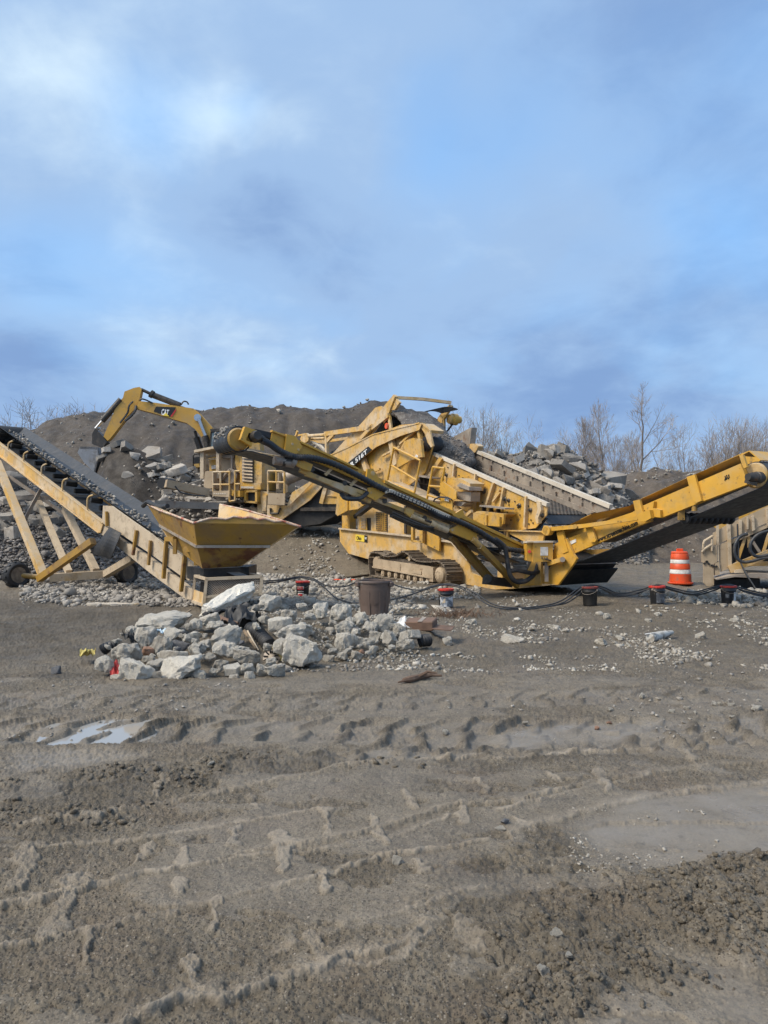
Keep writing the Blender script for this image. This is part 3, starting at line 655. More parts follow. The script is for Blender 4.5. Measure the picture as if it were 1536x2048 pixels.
    def crawler(off):
        m = MB(); n = 46; st = L[-1]/n
        for k in range(n):
            p, t = along((k+.5)*st); nn = t.cross(S.n).normalized(); c = p+S.n*(off+.26)
            cen = sum(sp, Vector())/len(sp)
            if nn.dot(p-cen) < 0: nn = -nn
            m.box(c, st*.93, .52, .028, t, S.n, nn); m.box(c+nn*.028+t*(st*.28), .022, .50, .05, t, S.n, nn); m.box(c+nn*.02-t*(st*.2), .018, .50, .03, t, S.n, nn)
            m.box(c-nn*.045, st*.8, .16, .07, t, S.n, nn)
        tr = m.build('crawler_track', M['track'], root)
        m = MB(); m.panel(S, [(747, 1117), (862, 1133), (862, 1156), (747, 1134)], off+.06, .36); m.panel(S, [(744, 1132), (862, 1154), (862, 1157.5), (744, 1135)], off+.02, .46)
        m.panel(S, [(859, 1134), (866, 1135), (866, 1164), (859, 1163)], off+.03, .42)
        m.panel(S, [(798, 1128), (800, 1128.4), (800, 1145), (798, 1144.6)], off+.04, .04); m.panel(S, [(823, 1140), (842, 1143), (842, 1149), (823, 1146)], off+.03, .04)
        m.build('track_frame', M['mudtan'], tr)
        for k in range(8):
            q = k/7; px = 764+q*90; py = 1146+q*15.5; c = S.at(px, py, off+.05)
            w = MB(); w.cyl(c+S.n*.02, c+S.n*.42, .095, 14); w.cyl(c-S.n*.0, c+S.n*.05, .05, 10); w.build('roller', M['mudtan'], tr)
        c = S.at(877, 1150, off+.05); w = MB(); w.lathe(c, [(.0, -.03), (.13, -.03), (.17, 0), (.20, .02), (.22, .12), (.29, .14), (.31, .3), (.29, .42)], 24, S.n)
        for k in range(8): w.cyl(c-S.n*.045+(S.dir*math.cos(k*.785)+Z*math.sin(k*.785))*.10, c+(S.dir*math.cos(k*.785)+Z*math.sin(k*.785))*.10, .018, 6)
        w.build('sprocket', M['mudtan'], tr)
        c = S.at(752, 1127, off+.1); w = MB(); w.lathe(c, [(.05, -.02), (.2, 0), (.24, .05), (.24, .3), (.2, .34)], 20, S.n); w.build('idler_wheel', M['mudtan'], tr)
        c = S.at(818, 1117, off+.1); w = MB(); w.cyl(c, c+S.n*.3, .07, 12); w.build('carrier_roller', M['mudtan'], tr)
        m = MB(); m.panel(S, [(750, 1116), (775, 1119), (800, 1117), (830, 1126), (858, 1131), (858, 1134), (750, 1120)], off+.1, .34); m.build('caked_mud', M['soil2'], tr)
    crawler(0.0); crawler(2.3)
    # ---- screen box: near wall, far wall, deck
    NW = [(845, 897), (1095, 1009), (1093, 1030), (1071, 1056), (1030, 1062), (930, 1022), (842, 957)]
    sb = part('screen_box', Yl, root, S, [(NW, .8, .03)])
    ribs = MB()
    for q in ([(906, 927), (908.5, 928), (906, 953), (903.5, 952)], [(948, 947), (950.5, 948), (946, 1022), (942.5, 1020)], [(1049, 992), (1052, 993), (1049, 1055), (1046, 1055)]):
        ribs.panel(S, q, .70, .10)
    for q in ([(984, 965), (987, 966), (973, 1010), (969, 1009)], [(1004, 974), (1007, 975), (1000, 1016), (997, 1015)], [(855, 905), (866, 910), (852, 955), (846, 950)], [(878, 914), (884, 917), (858, 957), (853, 953)], [(1072, 1001), (1080, 1004), (1082, 1020), (1076, 1036), (1077, 1046), (1073, 1048), (1070, 1036), (1075, 1018)]):
        ribs.panel(S, q, .70, .10)
    for a, b in (((990, 995), (1000, 978)), ((986, 1003), (1000, 985))): ribs.beam(S.at(*a, .74), S.at(*b, .74), .05, .05)
    ribs.build('rib', M['tan_yellow'], sb)
    m = MB(); m.beam(S.at(843, 896.5, .8), S.at(1096, 1009.5, .8), .10, .09); m.build('top_rim', M['rim_pale'], sb)
    m = MB()
    for (x, y) in [(912, 944), (918, 951), (926, 956), (931, 960), (914, 958), (940, 962), (955, 975), (958, 990), (952, 1000), (968, 985), (957, 965), (1012, 1005), (1018, 1010), (1015, 1025), (1022, 1040), (1036, 1015), (1040, 1030), (1057, 1012), (1062, 1040), (1058, 1048), (1066, 1046), (870, 930), (873, 925), (890, 945), (896, 935), (887, 958), (1085, 1016), (1085, 1024), (1080, 1036), (1010, 995), (1030, 1003), (965, 1005)]:
        c = S.at(x, y, .79); m.cyl(c-S.n*.02, c+S.n*.02, .018, 6)
    for (x, y, r) in [(968, 982, .07), (962, 980, .04), (1010, 998, .055), (1017, 1001, .05), (1039, 1011, .055), (1061, 1020, .05), (893, 950, .05), (946, 972, .06), (1085, 1031, .05)]:
        c = S.at(x, y, .79); m.lathe(c+S.n*.02, [(r, 0), (r*1.1, -.03), (r*.6, -.05), (r*.55, -.09), (.0, -.09)], 12, S.n)
    m.build('bolt', M['darksteel'], sb)
    FW = [(936, 890), (957, 892), (958, 905), (1222, 1013), (1216, 1022), (1174, 1029), (938, 932)]
    fw = part('far_wall', M['greysteel'], root, S, [(FW, 2.3, .04)])
    m = MB(); m.beam(S.at(957, 904, 2.3), S.at(1222, 1013, 2.3), .12, .10); m.build('top_rim', M['rim_pale'], fw)
    m = MB(); m.panel(S, [(938, 926), (1190, 1024), (1174, 1029), (938, 934)], 2.22, .05)
    for k in range(9): m.panel(S, [(952+k*26, 919+k*10.6), (955+k*26, 920+k*10.6), (955+k*26, 930+k*10.6), (952+k*26, 929+k*10.6)], 2.24, .05)
    for k in range(12):
        c = S.at(965+k*20, 915+k*8.2, 2.29); m.cyl(c-S.n*.05, c, .03, 6)
    m.build('liner_plate', M['greysteel'], fw)
    m = MB(); m.panel(S, [(936, 888), (950, 887), (957, 892), (950, 905), (936, 905)], 2.2, .2); m.build('corner_post', M['tan_yellow'], fw)
    # deck of woven wire
    FL = S.at(1173, 1029, 2.24); FU = S.at(938, 932, 2.24); NL = FL-S.n*1.38; NU = FU-S.n*1.38
    sl = (FU-FL); nrm = sl.normalized().cross(S.n).normalized()
    if nrm.z < 0: nrm = -nrm
    m = MB(); nb = 74
    for k in range(nb):
        a = NL.lerp(NU, k/(nb-1)); m.tube([a+S.n*(1.38*i/24)+nrm*(.016*(1 if (i+k) % 2 else -1)) for i in range(25)], .013, 4, False)
    for i in range(25):
        a = NL+S.n*(1.38*i/24); b = NU+S.n*(1.38*i/24); m.tube([a.lerp(b, q/10) for q in range(11)], .012, 4, False)
    m.prism([NL-nrm*.06, NU-nrm*.06, NU-nrm*.07, NL-nrm*.07], S.n*1.38)
    dk = m.build('screen_deck', M['darksteel'], root)
    m = MB(); dn = -nrm
    m.prism([NL+dn*.01, NL+dn*.04, NL+dn*.20-sl.normalized()*.22, NL+dn*.17-sl.normalized()*.25], S.n*1.38)
    m.build('rubber_lip', M['belt'], dk)
    m = MB(); m.panel(S, [(1090, 1036), (1094, 1036), (1074, 1060), (1040, 1066), (1060, 1058)], .86, .04); m.prism([S.at(1046, 1062, .86), S.at(1086, 1056, .86), S.at(1086, 1060, .86), S.at(1046, 1066, .86)], S.n*1.4); m.build('rubber_flap', M['rubber'], root)
    # ---- springs
    for (x0, y0, dx, dy, n) in ((963, 1012, 15.5, 2.0, 3), (838, 952, 8, 1.5, 3)):
        h = 17 if x0 > 900 else 15
        sp_ = MB()
        for k in range(n):
            a = S.at(x0+5+k*dx*.93, y0+dy*k+2, .55); b = S.at(x0+5+k*dx*.93, y0+dy*k+h, .55)
            hh = (a-b).length
            sp_.lathe(b, [(.062+.016*math.cos(i*math.pi), hh*i/14) for i in range(15)], 12)
        s_ = sp_.build('spring_set', M['darksteel'], root)
        m = MB(); m.prism([S.at(x0-4, y0-2, .4), S.at(x0+n*dx, y0+dy*n-2, .4), S.at(x0+n*dx, y0+dy*n+1, .4), S.at(x0-4, y0+1, .4)], S.n*.3); m.build('spring_plate', M['greysteel'], s_)
    m = MB(); m.panel(S, [(946, 1026), (956, 1028), (998, 1034), (1008, 1028), (1006, 1048), (996, 1053), (962, 1050), (946, 1044)], .35, .06)
    m.prism([S.at(946, 1026, .35), S.at(998, 1034, .35), S.at(1008, 1028, .35), S.at(956, 1022, .35)], S.n*.4); m.panel(S, [(970, 1030), (973, 1030.5), (973, 1051), (970, 1050)], .30, .05)
    m.panel(S, [(996, 1034), (999, 1034), (999, 1053), (996, 1053)], .28, .07); m.cyl(S.at(932, 1032, .3), S.at(932, 1032, .6), .06, 12); m.beam(S.at(932, 1032, .35), S.at(944, 1022, .35), .08, .08)
    m.build('spring_bracket', Yl, root)
    # ---- vibrator drive guard on the box side
    m = MB(); m.panel(S, [(891, 955), (918, 956), (941, 967), (938, 981), (914, 978), (892, 967)], .25, .45); dg = m.build('drive_guard', Yl, root)
    m = MB(); m.panel(S, [(880, 966), (886, 963), (913, 983), (912, 998), (903, 1000), (880, 984)], .12, .03); m.panel(S, [(880, 984), (905, 1000), (905, 1022), (880, 1010)], .16, .03); m.build('guard_plate', M['yellow_clean'], dg)
    m = MB(); m.panel(S, [(913, 972), (938, 981), (938, 974), (920, 966)], .18, .4); m.panel(S, [(912, 983), (942, 984), (941, 1003), (911, 998)], .34, .3); m.panel(S, [(908, 1002), (930, 1005), (922, 1013), (906, 1010)], .3, .3); m.build('drive_box', M['greysteel'], dg)
    part('data_plate', M['white'], dg, S, [([(889, 995), (897, 997), (897, 1003), (889, 1001)], .10, .02)])
    m = MB(); m.ptube(S, [(866, 1004), (870, 998), (880, 994), (895, 995), (903, 999)], .022, .05); m.build('cable', M['hose'], dg)
    # ---- hand rails
    def rail(name, pl_pts, off, r=.032):
        m = MB()
        for a, b in pl_pts: m.tube([S.at(*a, off), S.at(*b, off)], r, 8)
        m.build(name, M['yellow_clean'], root)
    rail('handrail', [((787.6, 895), (774.6, 962)), ((787.6, 895), (841, 921)), ((841, 921), (829, 985)), ((783.5, 931), (834, 961)), ((774.6, 962), (829, 985))], .15)
    rail('handrail', [((815, 897), (803, 956)), ((788, 896), (815, 897)), ((785, 933), (812, 931)), ((815, 897), (830, 906))], 1.0, .026)
    rail('handrail', [((866, 934), (854, 998)), ((866, 934), (889, 937)), ((889, 937), (880, 985)), ((860, 972), (884, 974)), ((856, 990), (880, 998))], .15)
    m = MB(); m.prism([S.at(774, 963, .1), S.at(856, 1002, .1), S.at(856, 1006, .1), S.at(774, 967, .1)], S.n*.7); m.build('walkway', M['tan'], root)
    part('warning_strip', M['white'], root, S, [([(777, 963), (806, 977), (806, 980), (777, 966)], .05, .02)])
    # ---- feed hopper with its flange and sign
    hp = MB()
    hp.panel(S, [(655, 914), (700, 893), (745, 873), (800, 850), (842, 846), (859, 862), (865, 893), (850, 945), (800, 985), (740, 965), (700, 955), (668, 925)], .62, .04)
    hop = hp.build('feed_hopper', Yl, root)
    m = MB(); m.panel(S, [(656, 912), (700, 893), (745, 869), (800, 852), (838, 845.5), (843, 848), (838, 860), (800, 872), (752, 894), (712, 926), (690, 935)], .40, .03)
    m.prism([S.at(656, 911, .38), S.at(700, 891.5, .38), S.at(700, 893.5, .38), S.at(656, 913, .38)], S.n*.25); m.prism([S.at(700, 891.5, .38), S.at(745, 868, .38), S.at(745, 870, .38), S.at(700, 893.5, .38)], S.n*.25); m.prism([S.at(745, 868, .38), S.at(838, 844.5, .38), S.at(838, 847, .38), S.at(745, 870, .38)], S.n*.25)
    m.build('hopper_flange', M['tan_yellow'], hop)
    m = MB()
    for a, b, w in (((725, 912), (742, 965), .2), ((782, 878), (793, 930), .22), ((838, 858), (846, 900), .12), ((700, 926), (728, 960), .1)):
        m.beam(S.at(*a, .52), S.at(*b, .52), .12, w)
    for a, b in (((765, 912), (800, 893)), ((735, 948), (760, 938)), ((790, 930), (815, 905)), ((815, 905), (848, 884)), ((800, 888), (838, 855))): m.beam(S.at(*a, .5), S.at(*b, .5), .06, .06)
    m.build('stiffener', M['tan_yellow'], hop)
    m = MB(); m.panel(S, [(842, 846), (850, 848), (859, 860), (866, 892), (862, 895), (855, 885), (850, 868), (838, 850)], .45, .05); m.prism([S.at(838, 846, .45), S.at(859, 860, .45), S.at(857, 866, .45), S.at(836, 850, .45)], S.n*.5); m.build('hopper_wing', M['tan_yellow'], hop)
    m = MB(); m.panel(S, [(808, 882), (826, 876), (838, 878), (842, 905), (838, 916), (822, 920), (790, 938), (797, 908)], .30, .04); m.panel(S, [(834, 877), (841, 879), (845, 914), (836, 915)], .26, .08); m.build('pulley_guard', Yl, root)
    m = MB(); m.panel(S, [(832, 909), (837, 912), (833, 916), (829, 914)], .27, .02); m.build('sticker', M['white'], root)
    m = MB(); c = S.at(852, 888, .55); m.lathe(c, [(.05, -.05), (.2, -.05), (.22, 0), (.22, .45), (.05, .47)], 20, S.n); m.build('feeder_pulley', M['rubber'], root)
    m = MB(); m.panel(S, [(690, 930), (736, 893), (743, 899), (702, 937)], .37, .02); sgn = m.build('model_sign', M['textblack'], root)
    a = S.at(701.5, 934.5, .362); b = S.at(741.0, 900.8, .362)
    text_mesh('model_lettering', 'R 516T', .205, M['textwhite'], sgn, a, b-a, S.at(694, 927, .362)-S.at(699, 934, .362), .004, (b-a).length/.72)
    # far hopper wing
    m = MB(); m.panel(S, [(900, 877), (921, 866), (941, 855), (938, 874), (936, 902), (931, 898), (924, 880), (905, 884)], 2.3, .05); m.panel(S, [(941, 855), (943, 855), (938, 903), (935, 903)], 2.2, .2); m.build('far_hopper_wing', M['greysteel'], root)
    m = MB(); m.ptube(S, [(936, 895), (939, 905), (938, 915), (933, 922)], .05, 2.2); m.build('hose', M['hose'], root)
    # support legs between box and hull
    m = MB()
    for p, q in (((800, 960), (800, 1060)), ((915, 1010), (915, 1080)), ((1015, 1055), (1015, 1120)), ((950, 1050), (950, 1110))):
        m.beam(S.at(*p, .95), S.at(*q, .95), .16, .16); m.beam(S.at(*p, 2.1), S.at(*q, 2.1), .16, .16)
    m.beam(S.at(770, 975, .95), S.at(1080, 1075, .95), .2, .14); m.beam(S.at(770, 975, 2.15), S.at(1080, 1075, 2.15), .2, .14)
    m.build('support_frame', M['tan_yellow'], root)
    m = MB(); m.prism([S.at(835, 960, .95), S.at(1060, 1066, .95), S.at(1040, 1082, .95), S.at(850, 1000, .95)], S.n*1.2); m.build('underscreen_chute', M['black'], root)
    # rail joining box and tail
    m = MB(); m.panel(S, [(1008, 1059), (1088, 1064), (1086, 1083), (1050, 1084), (1012, 1064)], .58, .05); m.prism([S.at(998, 1060, .5), S.at(1089, 1062.5, .5), S.at(1089, 1064.5, .5), S.at(998, 1062, .5)], S.n*.3); m.panel(S, [(1013, 1062), (1015, 1062), (1015, 1078), (1013, 1078)], .53, .05); m.build('joining_rail', M['tan_yellow'], root)
    # ---- tail structure
    m = MB(); m.panel(S, [(1109, 1088), (1133, 1077), (1146, 1107), (1153, 1117), (1149, 1125), (1115, 1171), (1099, 1169), (1097, 1140), (1104, 1128)], .62, .06); m.panel(S, [(1109, 1088), (1133, 1077), (1146, 1107), (1153, 1117), (1149, 1125), (1115, 1171), (1099, 1169), (1097, 1140), (1104, 1128)], 2.25, .06)
    m.panel(S, [(1064, 1122), (1082, 1122), (1082, 1170), (1066, 1171), (1040, 1172)], .58, .06); m.panel(S, [(1082, 1140), (1098, 1140), (1099, 1170), (1083, 1170)], .66, .05); m.beam(S.at(1098, 1127, .5), S.at(1125, 1119, .5), .1, .1); tl = m.build('tail_frame', M['yellow_clean'], root)
    m = MB(); m.cyl(S.at(1125, 1119, .42), S.at(1125, 1119, .6), .06, 12); m.beam(S.at(1093, 1125, .48), S.at(1093, 1163, .48), .05, .08); m.build('tail_bracket', M['greysteel'], tl)
    m = MB(); m.prism([S.at(1115, 1170, .68), S.at(1136, 1141, .68), S.at(1134, 1139, .68), S.at(1113, 1168, .68)], S.n*1.57); m.prism([S.at(1060, 1100, .7), S.at(1138, 1130, .7), S.at(1110, 1166, .7), S.at(1050, 1160, .7)], S.n*1.5); m.build('tail_plate', M['black'], tl)
    m = MB(); a = S.at(1137, 1139, .9); m.beam(a+S.n*.1, a+S.n*.6, .02, .05); m.build('tail_sticker', M['white'], tl)
    # ---- oversize discharge conveyor to the right
    dcp = MB()
    dcp.panel(S, [(1135, 1077), (1200, 1052), (1277, 1026), (1300, 1030), (1301, 1043), (1282, 1050), (1146, 1108)], .70, .08)
    dcp.panel(S, [(1284, 1012), (1481, 927), (1497, 968), (1410, 1001), (1322, 1036), (1300, 1036)], .66, .10)
    dcp.panel(S, [(1135, 1077), (1277, 1026), (1300, 1030), (1301, 1043), (1282, 1050), (1146, 1108)], 2.2, .08)
    dcp.panel(S, [(1284, 1012), (1481, 927), (1497, 968), (1410, 1001), (1322, 1036), (1300, 1036)], 2.2, .10)
    dc = dcp.build('discharge_conveyor', M['yellow_clean'], root)
    m = MB(); m.panel(S, [(1105, 1064), (1180, 1029), (1256, 1014), (1285, 996), (1480, 908), (1499, 901), (1521, 921), (1494, 934), (1290, 1022), (1140, 1078)], 1.95, .03)
    for (a0, a1, b0, b1) in (((1118, 1075), (1180, 1052), (1112, 1062), (1186, 1027)), ((1180, 1052), (1262, 1025), (1186, 1027), (1258, 1012)), ((1262, 1025), (1284, 1012), (1258, 1012), (1282, 998)), ((1284, 1012), (1394, 966), (1282, 998), (1394, 947)), ((1394, 966), (1482, 930), (1394, 947), (1481, 909))):
        q = [S.at(*a0, 1.0), S.at(*a1, 1.0), S.at(*b1, .66), S.at(*b0, .66)]; m.prism(q, S.n*.02)
    sk = m.build('skirt_board', M['yellow_clean'], dc)
    m = MB(); m.prism([S.at(1480, 910, .80), S.at(1499, 901, .80), S.at(1521, 920, .80), S.at(1519, 921, .80), S.at(1498, 903, .80), S.at(1481, 912, .80)], S.n*1.2); m.build('head_hood', M['yellow_clean'], dc)
    m = MB()
    for q in ([(1113, 1066), (1125, 1062), (1136, 1103), (1126, 1107), (1121, 1103)], [(1171, 1055), (1182, 1050), (1192, 1080), (1190, 1084), (1180, 1084), (1177, 1078)], [(1266, 1002), (1279, 999), (1286, 1026), (1272, 1031)], [(1373, 954), (1389, 949), (1403, 1001), (1392, 1006), (1386, 1001)], [(1478, 910), (1486, 910), (1494, 934), (1488, 937), (1484, 930)]):
        m.panel(S, q, .60, .05)
    m.panel(S, [(1294, 1016), (1308, 1003), (1306, 1016), (1320, 1020), (1321, 1035), (1302, 1033)], .58, .08)
    m.build('upright', M['yellow_clean'], dc)
    m = MB(); m.panel(S, [(1101, 1054), (1165, 1048), (1275, 1033), (1275, 1040), (1165, 1056), (1101, 1062)], .50, .07); m.panel(S, [(1274, 1030), (1284, 1024), (1299, 1020), (1302, 1036), (1290, 1043), (1277, 1044)], .48, .09); c = S.at(1093, 1061, .45); m.cyl(c, c+S.n*.12, .11, 18); m.beam(S.at(1090, 1068, .5), S.at(1095, 1054, .5), .1, .16); m.cyl(S.at(1150, 1053, .44), S.at(1150, 1053, .5), .05, 10); m.build('tie_bar', M['yellow_clean'], dc)
    m = MB(); m.beam(S.at(1195, 1044, .9), S.at(1245, 1019, .9), .06, .06); m.build('brace', M['tan_yellow'], dc)
    o0 = .84; c = S.at(1512, 951, o0); r = .225
    # belt: a thin loop round the pulley
    tail_t = S.at(1146, 1086, o0); tail_b = S.at(1148, 1126, o0); 
    ax = (c-(tail_t+tail_b)/2).normalized(); up = S.n.cross(ax); up = up if up.z > 0 else -up
    def loop(rr):
        P = [tail_b-up*(rr-r), c-ax*2.0-up*(rr+.02)]
        for k in range(13):
            a = -math.pi/2+math.pi*k/12; P.append(c+ax*math.cos(a)*rr+up*math.sin(a)*rr)
        P += [c-ax*1.0+up*rr, tail_t+up*(rr-r)]; return P
    outer = loop(r+.02); inner = loop(r+.005)
    m = MB()
    for i in range(len(outer)-1): m.prism([outer[i], outer[i+1], inner[i+1], inner[i]], S.n*1.34)
    m.build('belt', M['belt'], dc)
    m = MB(); m.lathe(c-S.n*.05, [(.05, 0), (r-.02, 0), (r, .03), (r, 1.35), (.05, 1.38)], 28, S.n); m.build('head_pulley', M['yellow'], dc)
    m = MB(); mc = S.at(1503, 954, .55); m.lathe(mc, [(.03, -.1), (.06, -.1), (.07, 0), (.085, .02), (.085, .12), (.10, .13), (.10, .28)], 16, S.n); m.beam(S.at(1492, 962, .62), S.at(1512, 968, .62), .08, .06); m.build('motor', M['darksteel'], dc)
    rc = S.at(1366, 1037, .78); m = MB(); m.cyl(rc-S.n*.05, rc+S.n*1.45, .04, 8)
    for k in range(9): m.lathe(rc+S.n*(.02+k*.165), [(.06, 0), (.105, .015), (.115, .05), (.105, .085), (.06, .10)], 14, S.n)
    m.build('return_roller', M['rubber'], dc)
    m = MB(); m.beam(rc-S.n*.05+Z*.2, rc-S.n*.05-Z*.03, .05, .12); m.cyl(S.at(1389, 1022, .72), S.at(1389, 1010, .72), .05, 10); m.build('roller_bracket', M['shaded_yellow_rust'], dc)
    m = MB(); m.beam(S.at(1160, 1105, 2.25), S.at(1290, 1100, 2.4), .06, .12); m.build('far_skid', M['shaded_yellow_rust'], dc)
    a = S.at(1196.5, 1084.5, .69); b = S.at(1276, 1049.5, .69)
    t = text_mesh('lettering', 'www.screenmachine.com', .155, M['textblack'], dc, a, b-a, Z, .003, 1.0)
    xs = max((Vector(v.co)+worldloc(root)-a).dot((b-a).normalized()) for v in t.data.vertices); k = (b-a).length/xs; u = (b-a).normalized(); oo = a-worldloc(root)
    for v in t.data.vertices: v.co = v.co+u*((v.co-oo).dot(u)*(k-1))
    m = MB(); m.panel(S, [(1139, 1083), (1151, 1078), (1152, 1084), (1140, 1090)], .685, .02); m.build('sticker', M['white'], dc)
    # hand scrawl on the side plate
    for (x, y) in ((1450, 957), (1453, 955), (1457, 954)):
        m = MB(); m.ptube(S, [(x, y-5), (x+1.2, y), (x-.4, y+4)], .012, .655, 5); m.build('scuff', M['textblack'], dc)
    # ---- control box
    m = MB(); P0 = S.at(1054, 1084, .05); wv = Vector((1, .12, 0)).normalized()
    CB = Pl(S.at(1067, 1100, .1).x, S.at(1067, 1100, .1).y, 6)
    m.panel(CB, [(1066, 1086), (1106, 1084), (1106, 1123), (1066, 1124)], 0, .32); m.panel(CB, [(1053.5, 1085), (1066, 1086), (1066, 1124), (1053.5, 1121)], .06, .24); cb = m.build('control_box', M['yellow_clean'], root)
    part('cover_lip', M['rim_pale'], cb, CB, [([(1054, 1083), (1107, 1082), (1107, 1085), (1054, 1086)], -.04, .3)])
    part('notice', M['white'], cb, CB, [([(1081, 1094), (1096, 1094), (1096, 1111), (1081, 1111)], -.008, .012)])
    m = MB(); m.cyl(CB.at(1059, 1103, .03), CB.at(1059, 1103, .1), .035, 10); m.build('stop_button', M['red'], cb)
    m = MB()
    for x in (1084, 1089, 1094): m.cyl(CB.at(x, 1116, -.03), CB.at(x, 1116, .01), .018, 6)
    m.tube([CB.at(1089, 1117, -.03), CB.at(1094, 1119, -.05), CB.at(1104, 1122, -.03)], .018, 6); m.build('plug', M['darksteel'], cb)
    # ---- side conveyor folded out toward the viewer's left
    q = MB()
    q.panel(D, [(545, 862), (573, 869), (602, 883), (718, 937), (780, 965), (940, 1036), (1053, 1092), (1053, 1112), (930, 1056), (800, 996), (732, 968), (655, 934), (589, 908), (540, 886)], 0, .05)
    q.prism([D.at(545, 860, -.06), D.at(602, 882, -.06), D.at(602, 885, -.06), D.at(545, 863, -.06)], D.n*.12)
    q.prism([D.at(602, 882, -.07), D.at(718, 936, -.07), D.at(718, 940, -.07), D.at(602, 886, -.07)], D.n*.14); q.prism([D.at(770, 960, -.07), D.at(1053, 1091, -.07), D.at(1053, 1096, -.07), D.at(770, 966, -.07)], D.n*.14)
    q.panel(D, [(545, 862), (573, 869), (602, 883), (718, 937), (780, 965), (940, 1036), (1053, 1092), (1053, 1112), (930, 1056), (800, 996), (732, 968), (655, 934), (589, 908), (540, 886)], .95, .05)
    scv = q.build('side_conveyor', M['yellow_clean'], root)
    m = MB()
    for pp in ([(573, 868), (591, 872), (605, 893), (597, 905), (588, 910), (570, 902)], [(589, 914), (626, 929), (621, 943), (606, 938), (592, 930)], [(750, 975), (772, 986), (752, 1001), (734, 992), (738, 975)], [(735, 938), (746, 937), (760, 960), (778, 975), (800, 985), (788, 992), (750, 975), (733, 957)],
               [(898, 1059), (926, 1046), (957, 1056), (952, 1082), (938, 1080), (905, 1066)], [(812, 1015), (829, 1020), (826, 1033), (820, 1034), (811, 1026)], [(905, 1030), (925, 1018), (930, 1034), (918, 1037)]):
        m.panel(D, pp, -.08, .06)
    m.build('fold_plate', M['yellow_clean'], scv)
    m = MB()
    for x, y in ((585, 888), (597, 899), (746, 947), (600, 925), (742, 985), (947, 1078), (905, 1060)):
        c = D.at(x, y, -.09); m.cyl(c, c+D.n*.03, .05 if x in (746,) else .025, 12)
    m.build('pin', M['tan_yellow'], scv)
    m = MB(); 
    for a, b, w in (((611, 948), (744, 992), .09), ((600, 940), (740, 1003), .10), ((748, 998), (900, 1056), .06)):
        m.beam(D.at(*a, .05), D.at(*b, .05), w, .08); m.beam(D.at(*a, .9), D.at(*b, .9), w, .08)
    for x, y in ((650, 950), (700, 972)):
        m.beam(D.at(x, y, .05), D.at(x+14, y-14, .05), .05, .06)
    m.build('lower_chord', M['tan_yellow'], scv)
    pc = D.at(478, 878, .02); pr = .215; tb = D.at(1045, 1108, .02)
    ax2 = (pc-tb).normalized(); up2 = D.n.cross(ax2); up2 = up2 if up2.z > 0 else -up2
    tb_t = D.at(1045, 1094, .06); tb_b = D.at(1040, 1124, .06)
    def loop2(rr):
        P = [tb_b-up2*(rr-pr), D.at(760, 1000, .06)-up2*(rr-pr), D.at(560, 917, .06)-up2*(rr-pr), D.at(505, 901, .06)-up2*(rr-pr)]
        pcc = D.at(478, 878, .06)
        for k in range(15):
            a = -math.pi*.44+math.pi*.94*k/14; P.append(pcc+ax2*math.cos(a)*rr+up2*math.sin(a)*rr)
        P += [D.at(545, 876, .06)+up2*(rr-pr), tb_t+up2*(rr-pr)]; return P
    oo_, ii_ = loop2(pr+.025), loop2(pr+.005); m = MB()
    for i in range(len(oo_)-1): m.prism([oo_[i], oo_[i+1], ii_[i+1], ii_[i]], D.n*.86)
    m.build('belt', M['belt'], scv)
    m = MB(); c = D.at(478, 878, .02); m.lathe(c, [(.04, 0), (pr-.03, .0), (pr, .03), (pr, .92), (.04, .95)], 28, D.n); m.build('head_pulley', M['shaded_yellow_rust'], scv)
    m = MB(); c = D.at(478, 878, .10)
    for k in range(4): m.lathe(c+D.n*(k*.2), [(pr+.02, 0), (pr+.04, .01), (pr+.04, .05), (pr+.02, .06)], 28, D.n, cap=False)
    m.build('belt_cleat', M['rubber'], scv)
    m = MB(); m.panel(D, [(490, 853), (514, 861), (512, 870), (498, 865), (492, 880), (505, 886), (503, 893), (481, 879)], -.12, .12); m.panel(D, [(498, 866), (512, 871), (506, 884), (494, 879)], -.04, .05); m.build('pulley_bearing', M['yellow_clean'], scv)
    m = MB(); c = D.at(511, 872, -.14); m.lathe(c, [(.03, -.12), (.08, -.12), (.1, -.02), (.11, .1), (.07, .12)], 14, D.n)
    m.tube([D.at(515, 872, -.14), D.at(524, 876, -.14), D.at(534, 882, -.14)], .045, 8); m.tube([D.at(514, 866, -.1), D.at(522, 872, -.1), D.at(528, 876, -.1)], .03, 8); m.build('drive_motor', M['darksteel'], scv)
    m = MB(); m.prism([D.at(512, 858, .02), D.at(546, 866, .02), D.at(544, 878, .02), D.at(516, 868, .02)], D.n*.9); m.build('head_guard', M['rubber'], scv)
    # idlers and dark works under the frame
    m = MB()
    for x, y in ((572, 915), (625, 938), (690, 966), (770, 1002), (850, 1036), (930, 1072), (1000, 1100)):
        c = D.at(x, y, 0); m.cyl(c, c+D.n*.95, .055, 10)
    c = D.at(562, 924, -.02); m.cyl(c, D.at(585, 922, -.02), .10, 12); m.build('return_idler', M['darksteel'], scv)
    m = MB(); m.prism([D.at(622, 932, .3), D.at(740, 985, .3), D.at(738, 990, .3), D.at(620, 936, .3)], D.n*.3); m.prism([D.at(760, 1000, .2), D.at(1000, 1105, .2), D.at(998, 1112, .2), D.at(758, 1006, .2)], D.n*.6); m.build('inner_tray', M['black'], scv)
    c = D.at(580, 928, -.05); m = MB(); m.cyl(D.at(548, 920, -.03), D.at(588, 927, -.03), .09, 14); m.cyl(D.at(582, 922, -.05), D.at(590, 926, -.05), .105, 14); m.build('side_motor', M['greysteel'], scv)
